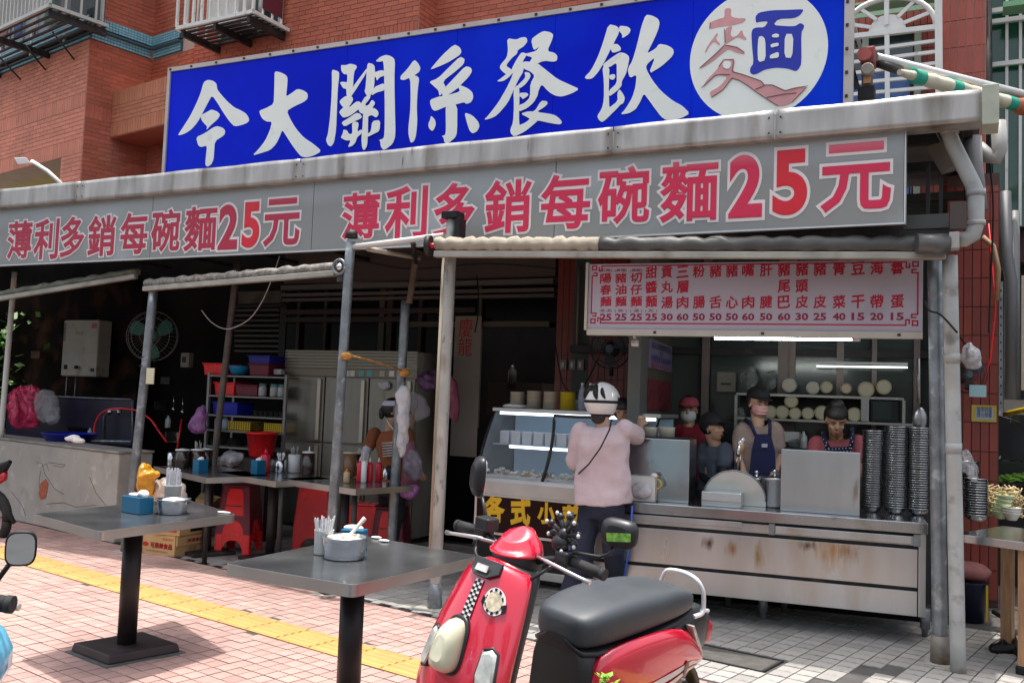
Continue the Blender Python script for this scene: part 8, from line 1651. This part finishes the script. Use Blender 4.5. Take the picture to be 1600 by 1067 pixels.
for s in (-1, 1):
    for x0, z0, x1, z1, w_ in ((.018, .13, .055, .035, .017), (.06, .115, .095, .04, .013), (.006, .15, .004, .09, .007)):
        P = [hp(s*(x0+(x1-x0)*t), -.01-.1425*math.sqrt(max(0, 1-((x0+(x1-x0)*t)/.1175)**2-((z0+(z1-z0)*t-.03)/.1275)**2)), z0+(z1-z0)*t) for t in np.linspace(0, 1, 7)]; part('helmet_stripe', MB().tube(P, [w_*.7, w_, w_*1.2, w_*1.2, w_, w_*.8, w_*.3], 6), blackp, hm)
part('hair', MB().ell(hp(0, -.05, -.09), .06, .04, .05, A), hairm, root)
part('bag_strap', MB().tube([c_(956, 655, 6.17), c_(952, 672, 6.09), c_(938, 700, 6.06), c_(920, 725, 6.08), c_(904, 740, 6.15)], .006, 6), blackp, root)
for i, P in enumerate(([(895, 800), (889, 870), (879, 942)], [(988, 790), (984, 850), (975, 905)])): part('side_stripe', MB().tube([c_(x, y, 6.14 if i == 0 else 6.22) for x, y in P], .007, 6), M('blue_piping', (.03, .1, .5), .6), tr)
# cook in the navy apron
V1 = 1.3; b_ = lambda x, y, v=V1: at(x, y, rv(v)); fc = -math.pi/2+RA
hip = b_(1186, 758); J = dict(head=b_(1185, 631), hip=hip, sh=[b_(1209, 670), b_(1160, 670)], el=[b_(1218, 716), b_(1154, 718, 1.2)], wr=[b_(1206, 748, 1.1), b_(1166, 752, 1.0)], **stand(hip, fc))
root, H4, A, hp, tr = person('woman in a navy bib apron, black cap and pink striped mask', J, fc+.1, M('mauve_tee', (.34, .25, .22), .9, 0, .1, 8, bump=.4, bsc=13), darkt, hphi=fc+.55, hpitch=-.15, loose=1.0)
hair(root, hp, A); cp = part('cap', shell(hp, A, (0, -.012, .04), (.088, .108, .1), .05, -9, front=lambda c: c[2] > .05), M('black_cap', (.01, .01, .012), .8), root, sol=.008)
part('brim', MB().ell(hp(0, .1, .052), .06, .06, .008, A), M('black_cap', (.01, .01, .012)), cp)
pm1 = M('pink_mask', (.62, .32, .30), .8); mk = part('face_mask', shell(hp, A, (0, .022, -.04), (.066, .079, .06), 0, 0, front=lambda c: c[1] > .03 and -.092 < c[2] < .005, k=24), pm1, root, sol=.005)
for z in (-.065, -.04, -.012): part('mask_stripe', MB().tube([hp(x, .022+.0835*math.sqrt(max(0, 1-(x/.0705)**2-((z+.04)/.066)**2)), z) for x in np.linspace(-.05, .05, 9)], .004, 5), M('pale_mask', (.7, .52, .48), .8), mk)
ap = M('navy_apron', (.008, .012, .06), .8, 0, .15, 5, bump=.2, bsc=14); fr_ = lambda x, y, o=.15: at(x, y, rv(V1-o))
apn = part('apron', MB().hexa([fr_(1166, 790, .17), fr_(1214, 790, .17), fr_(1211, 705, .155), fr_(1174, 705, .155)], [p+[0, .012, 0] for p in (fr_(1166, 790, .17), fr_(1214, 790, .17), fr_(1211, 705, .155), fr_(1174, 705, .155))]).hexa([fr_(1174, 705, .153), fr_(1211, 705, .153), fr_(1204, 678, .15), fr_(1180, 678, .15)], [p+[0, .012, 0] for p in (fr_(1174, 705, .153), fr_(1211, 705, .153), fr_(1204, 678, .15), fr_(1180, 678, .15))]), ap, root, bev=.004)
for P in (((1181, 680), (1172, 660, .1), (1165, 655, 0.0)), ((1203, 680), (1203, 662, .1), (1201, 656, 0.0))): part('apron_strap', MB().tube([fr_(*P[0], .15), fr_(*P[1]), fr_(*P[2])], .013, 8), ap, apn)
WA_ = fr(tuple(fr_(1190, 697, .165)), RA); put('apron_label', '味鮮', WA_, .0, .045, -.0+0*1, .022, wpl, apn, y=-.006) if False else part('apron_label', MB().hexa([fr_(1190, 699, .168), fr_(1199, 699, .168), fr_(1199, 693, .168), fr_(1190, 693, .168)], [p+[0, .004, 0] for p in (fr_(1190, 699, .168), fr_(1199, 699, .168), fr_(1199, 693, .168), fr_(1190, 693, .168))]), M('grey_print2', (.4, .42, .5), .7), apn)
# woman in the dark cap, profile to the right
hip = b_(1118, 775); f2_ = fc+.9; J = dict(head=b_(1114, 668), hip=hip, sh=[b_(1134, 703, 1.25), b_(1104, 700, 1.4)], el=[b_(1128, 742, 1.15), b_(1100, 742, 1.3)], wr=[b_(1145, 760, 1.1), b_(1120, 765, 1.1)], kn=[b_(1110, 850), b_(1128, 850)], an=[b_(1110, 900)*[1, 1, 0]+[0, 0, .08], b_(1128, 900)*[1, 1, 0]+[0, 0, .08]])
root, H4, A, hp, tr = person('woman in a black cap and blue grey shirt, facing right', J, f2_, M('blue_grey_shirt', (.07, .085, .115), .9, 0, .15, 7, bump=.5, bsc=14), darkt, hphi=fc+1.15, hpitch=0, sleeve_m=M('black_sleeve', (.008, .008, .01), .8), sk=skin2, hs=.97)
hair(root, hp, A); cp = part('cap', shell(hp, A, (0, -.012, .04), (.088, .108, .09), .05, -9, front=lambda c: c[2] > .03), MATS['black_cap'], root, sol=.008); part('brim', MB().ell(hp(0, .12, .045), .062, .07, .008, A), MATS['black_cap'], cp)
part('earring', MB().ell(hp(.078, 0, -.035), .005, .005, .005, A, 6, 4), wpl, root)
# woman in red behind, white mask
V3 = 1.85; b3 = lambda x, y: at(x, y, rv(V3)); hip = b3(1078, 745); J = dict(head=b3(1076, 641), hip=hip, sh=[b3(1093, 671), b3(1059, 671)], el=[b3(1100, 710), b3(1052, 710)], wr=[b3(1090, 735), b3(1062, 735)], **stand(hip, fc))
root, H4, A, hp, tr = person('woman in red with a pink cap and white mask at the back of the kitchen', J, fc, M('red_shirt', (.26, .012, .03), .85, 0, .15, 7, bump=.3, bsc=14), darkt, hphi=fc+.05, hpitch=-.1, sk=skin2)
hair(root, hp, A); cp = part('cap', shell(hp, A, (0, -.012, .04), (.086, .106, .085), .05, -9, front=lambda c: c[2] > .045), M('rose_cap', (.38, .07, .10), .8), root, sol=.008); part('brim', MB().ell(hp(0, .1, .05), .055, .05, .008, A), MATS['rose_cap'], cp)
part('face_mask', shell(hp, A, (0, .022, -.045), (.066, .079, .062), 0, 0, front=lambda c: c[1] > .02 and -.1 < c[2] < .0, k=24), maskw, root, sol=.005)
# woman with the bun, looking down
hip = b_(1306, 778); J = dict(head=b_(1306, 657, 1.15), hip=hip, sh=[b_(1338, 690), b_(1277, 693)], el=[b_(1346, 735, 1.15), b_(1270, 738, 1.15)], wr=[b_(1325, 755, 1.0), b_(1290, 757, 1.0)], **stand(hip, fc))
root, H4, A, hp, tr = person('woman with a high black bun and dotted apron looking down at her work', J, fc, M('rose_tee', (.42, .1, .12), .85, 0, .12, 7, bump=.4, bsc=13), darkt, hphi=fc+.15, hpitch=-.45, sk=skin2, hs=1.03, chest=.19)
hair(root, hp, A); part('hair_bun', MB().ell(hp(0, -.01, .125), .055, .055, .045, A).ell(hp(0, -.0, .1), .06, .06, .03, A), hairm, root, vox=.008)
dm = M('dotted_navy', (.008, .012, .05), .8); ar = []
apn = part('apron', MB().hexa([fr_(1284, 790, .17), fr_(1334, 790, .17), fr_(1331, 697, .165), fr_(1288, 699, .165)], [p+[0, .012, 0] for p in (fr_(1284, 790, .17), fr_(1334, 790, .17), fr_(1331, 697, .165), fr_(1288, 699, .165))]), dm, root, bev=.004)
dt = MB()
for P in (((1294, 700, .168), (1289, 688, .15), (1286, 674, .06)), ((1329, 700, .168), (1332, 686, .15), (1331, 668, .06))):
    part('apron_strap', MB().tube([fr_(*p) for p in P], .018, 8), dm, apn)
    for i in range(6): t = i/5.5; a_ = fr_(*P[0]) if t < .5 else fr_(*P[1]); e_ = fr_(*P[1]) if t < .5 else fr_(*P[2]); dt.ell(a_+(e_-a_)*((t*2) % 1)+[.006*(-1)**i, -.019, 0], .005, .003, .005, n=6, k=4)
for i in range(8):
    for j in range(2): dt.ell(fr_(1290+i*5.3+2*j, 702-i*.3+5*j, .175), .0045, .003, .0045, n=6, k=4)
part('apron_dot', dt, wpl, apn)
part('necklace', MB().tube([fr_(1298, 678, .1), fr_(1308, 690, .145), fr_(1320, 677, .1)], .003, 5), M('gold', (.5, .35, .1), .3, 1), root)
# youngster peering past the helmet
b5 = lambda x, y: at(x, y, rv(1.05)); hip = b5(972, 745); J = dict(head=b5(974, 645), hip=hip, sh=[b5(990, 676), b5(958, 676)], el=[b5(996, 715), b5(952, 715)], wr=[b5(985, 740), b5(960, 740)], **stand(hip, fc))
root, H4, A, hp, tr = person('dark-haired worker in shade peering out just right of the white helmet', J, fc, darkt, darkt, hphi=fc+.1, sk=skin2, hs=.9); part('hair', shell(hp, A, (0, -.015, .03), (.088, .105, .1), .03, .02), hairm, root, sol=.014)
# cook in brown at the fridge
b6 = lambda x, y, Y=7.5: at(x, y, ('y', Y)); hip = b6(612, 752); ph = .75
J = dict(head=b6(616, 643, 7.45), hip=hip, sh=[b6(586, 678, 7.6), b6(634, 676, 7.35)], el=[b6(571, 708, 7.45), b6(646, 712, 7.3)], wr=[b6(566, 738, 7.3), b6(655, 735, 7.4)], **stand(hip, 1.0))
root, H4, A, hp, tr = person('cook in a brown striped tee and white headband by the fridge', J, 1.1, M('brown_tee', (.30, .09, .03), .85, 0, .12, 7, bump=.4, bsc=13), darkt, hphi=.35, sleeve_m=M('grey_arm_sleeve', (.55, .57, .62), .8), eyes=False, loose=.95, sleeve=.62)
hair(root, hp, A); part('hair_tail', MB().ell(hp(0, -.12, -.02), .035, .03, .06, A), hairm, root, vox=.008)
part('headband', shell(hp, A, (0, -.01, .045), (.09, .112, .085), 0, 0, front=lambda c: .05 < c[2] < .105, k=30), M('lilac_white', (.55, .55, .66), .7), root, sol=.006)
for i in range(6): part('shirt_stripe', MB().tube([b6(597+i*.3, 692+i*4.2, 7.33), b6(606, 692+i*4, 7.3), b6(616, 691+i*4, 7.27)], .006, 6), wpl, root)
part('neck_strap', MB().tube([b6(604, 655, 7.4), b6(609, 664, 7.36), b6(616, 672, 7.34)], .006, 6), paper, root)
part('apron', MB().tube([b6(640, 690, 7.2), b6(642, 730, 7.2), b6(640, 760, 7.2)], [.05, .08, .09], 10), M('dim_rose', (.3, .12, .16), .8), root)

# ---------------- across the street, seen only as reflections and bounce ----------------
rr = np.random.RandomState(12)
for i, (x, y, h) in enumerate(((-9, -9, 6), (-3.5, -10.5, 7), (3, -9.5, 6.5))):
    t = T('street_tree', 'leafy roadside tree %s of the road behind the camera' % ['on the left far side', 'in the middle of the far side', 'on the right far side'][i], 'tree', (x, y, -.12)); lf = MB()
    for _ in range(1500):
        a = rr.uniform(0, 6.28); e = rr.uniform(-1, 1); R = 2.1*rr.uniform(.4, 1)**.5; c = np.array([x+R*math.cos(a)*math.sqrt(1-e*e), y+R*math.sin(a)*math.sqrt(1-e*e), h-1.8+R*e*.8]); s_ = .13; a1 = rr.uniform(0, 6.28); e1 = np.array([math.cos(a1), math.sin(a1), rr.uniform(-1, 1)])*s_; e2 = np.array([-math.sin(a1), math.cos(a1), rr.uniform(-1, 1)])*s_*.6
        lf.add([c-e1, c+e2, c+e1, c-e2], [(0, 1, 2, 3)])
    part('crown', lf, M('tree_green', (.07, .17, .035), .5, 0, .4, 1.5), t, kind='stuff', fix=False); part('trunk', MB().tube([(x, y, -.12), (x+.1, y, h*.4), (x, y+.1, h-1.6)], [.17, .13, .08], 10), wood, t)

# ---------------- small clutter in the dim parts of the shop ----------------
rr = np.random.RandomState(21)
def clutter(px, py, y, kind, label, s=.06):
    p = at(px, py, ('y', y)); m_ = MB()
    if kind == 'pot': m_.lathe(p, [(s*.9, 0), (s, .01), (s, s*1.2), (s*1.08, s*1.22), (s*.95, s*1.2), (.001, s*.2)], 18)
    elif kind == 'box': m_.box(p[0]-s, p[0]+s, p[1]-s*.6, p[1]+s*.6, p[2], p[2]+s*1.1)
    elif kind == 'ladle': m_.tube([p, p-[0, 0, s*3]], .006, 6).ell(p-[0, 0, s*3.4], s*.5, s*.3, s*.5, n=10, k=6)
    elif kind == 'bottle': m_.lathe(p, [(s*.5, 0), (s*.55, s*.1), (s*.55, s*1.6), (s*.2, s*2.1), (s*.2, s*2.4)], 14)
    return m_, label
IT = [('pot', 270, 690, 8.6, 'dull steel pot on the dark ledge behind the left pole', bowlsteel, .1), ('pot', 252, 640, 8.7, 'dull pot hanging place under the wall fan', darkm, .09), ('box', 262, 600, 8.8, 'dim grey box on the wall left of the meter box', darkm, .08),
 ('ladle', 272, 618, 8.5, 'steel ladle hanging under the meter box', bowlsteel, .05), ('ladle', 286, 622, 8.5, 'second ladle hanging under the meter box', bowlsteel, .05), ('bottle', 262, 668, 8.3, 'pale detergent bottle on the wash ledge', wpl, .06),
 ('pot', 122, 688, 7.9, 'grey pan in the wash trough', darkm, .13), ('bottle', 140, 684, 7.9, 'small white bottle by the wash trough taps', wpl, .05), ('box', 60, 560, 8.75, 'rusty fuse box left of the water heater', M('rusty_box', (.09, .045, .03), .7, 0, .4, 9), .09),
 ('bottle', 352, 647, 7.85, 'slim bottle on the third shelf of the rack', M('pale_blue_bottle', (.3, .42, .5)), .05), ('pot', 392, 672, 7.85, 'dark pan between the yellow baskets', darkm, .07), ('box', 436, 585, 7.85, 'crumpled grey packet at the right end of the top shelf', film_w, .05),
 ('pot', 340, 700, 7.9, 'dim steel pot on the fifth shelf of the rack', bowlsteel, .08), ('pot', 368, 700, 7.9, 'dark pot on the fifth shelf of the rack', darkm, .09), ('bottle', 800, 600, 9.6, 'dim bottle deep inside the doorway', darkm, .09),
 ('box', 815, 650, 9.8, 'dim cabinet deep inside the doorway', M('dim_brown', (.03, .018, .012), .7), .35), ('pot', 1160, 700, 8.2, 'dim steel pot behind the masked cook', bowlsteel, .09), ('box', 1235, 690, 8.4, 'dim white container behind the splash screen', wpl, .08), ('bottle', 1255, 700, 8.3, 'dim bottle behind the splash screen', glj, .06)]
for k, px, py, y, lb, mt_, s in IT:
    m_, lb = clutter(px, py, y, k, lb, s); single({'pot': 'cooking_pot', 'box': 'storage_box', 'ladle': 'ladle', 'bottle': 'bottle'}[k], m_, mt_, lb, {'pot': 'pot', 'box': 'box', 'ladle': 'ladle', 'bottle': 'bottle'}[k])
WR = [([(430, 300+110), (500, 418), (560, 408), (640, 420), (760, 412), (870, 420)], 7.4, 'sagging black cable under the awning roof'), ([(225, 420), (300, 440), (380, 428), (445, 436)], 7.8, 'black cable looping above the wall fan'), ([(868, 540), (880, 600), (905, 612), (935, 560)], 8.35, 'dark flex from the wall switches to the black fan'), ([(1475, 395), (1470, 440), (1478, 500), (1500, 545)], 7.0, 'dark wire hanging from the gearbox at the right poles'),
 ([(1548, 180), (1546, 240), (1552, 320), (1549, 420), (1545, 520)], 6.7, 'long black wire hanging from the gutter end'), ([(745, 430), (748, 480), (742, 520)], 8.3, 'thin wire beside the couplet strip'), ([(1445, 470), (1452, 485), (1470, 492), (1496, 520)], 6.1, 'black wire looped round the right pole pair')]
for P, y, lb in WR: single('cable', MB().tube(cr([at(a, b, ('y', y)) for a, b in P]), .007, 6), blackp, lb, 'cable')
# ceiling battens seen under the awning, left of the doorway
cb = T('ceiling_batten_frame', 'dark steel battens hanging under the awning roof over the tables', 'ceiling frame', (-5.5, 7.2, 3.0))
for i in range(9): x = -9+i*1.0; part('batten', MB().box(x-.02, x+.02, 6.3, 8.5, 2.98, 3.02), M('dim_batten', (.03, .028, .028), .6, .3), cb)
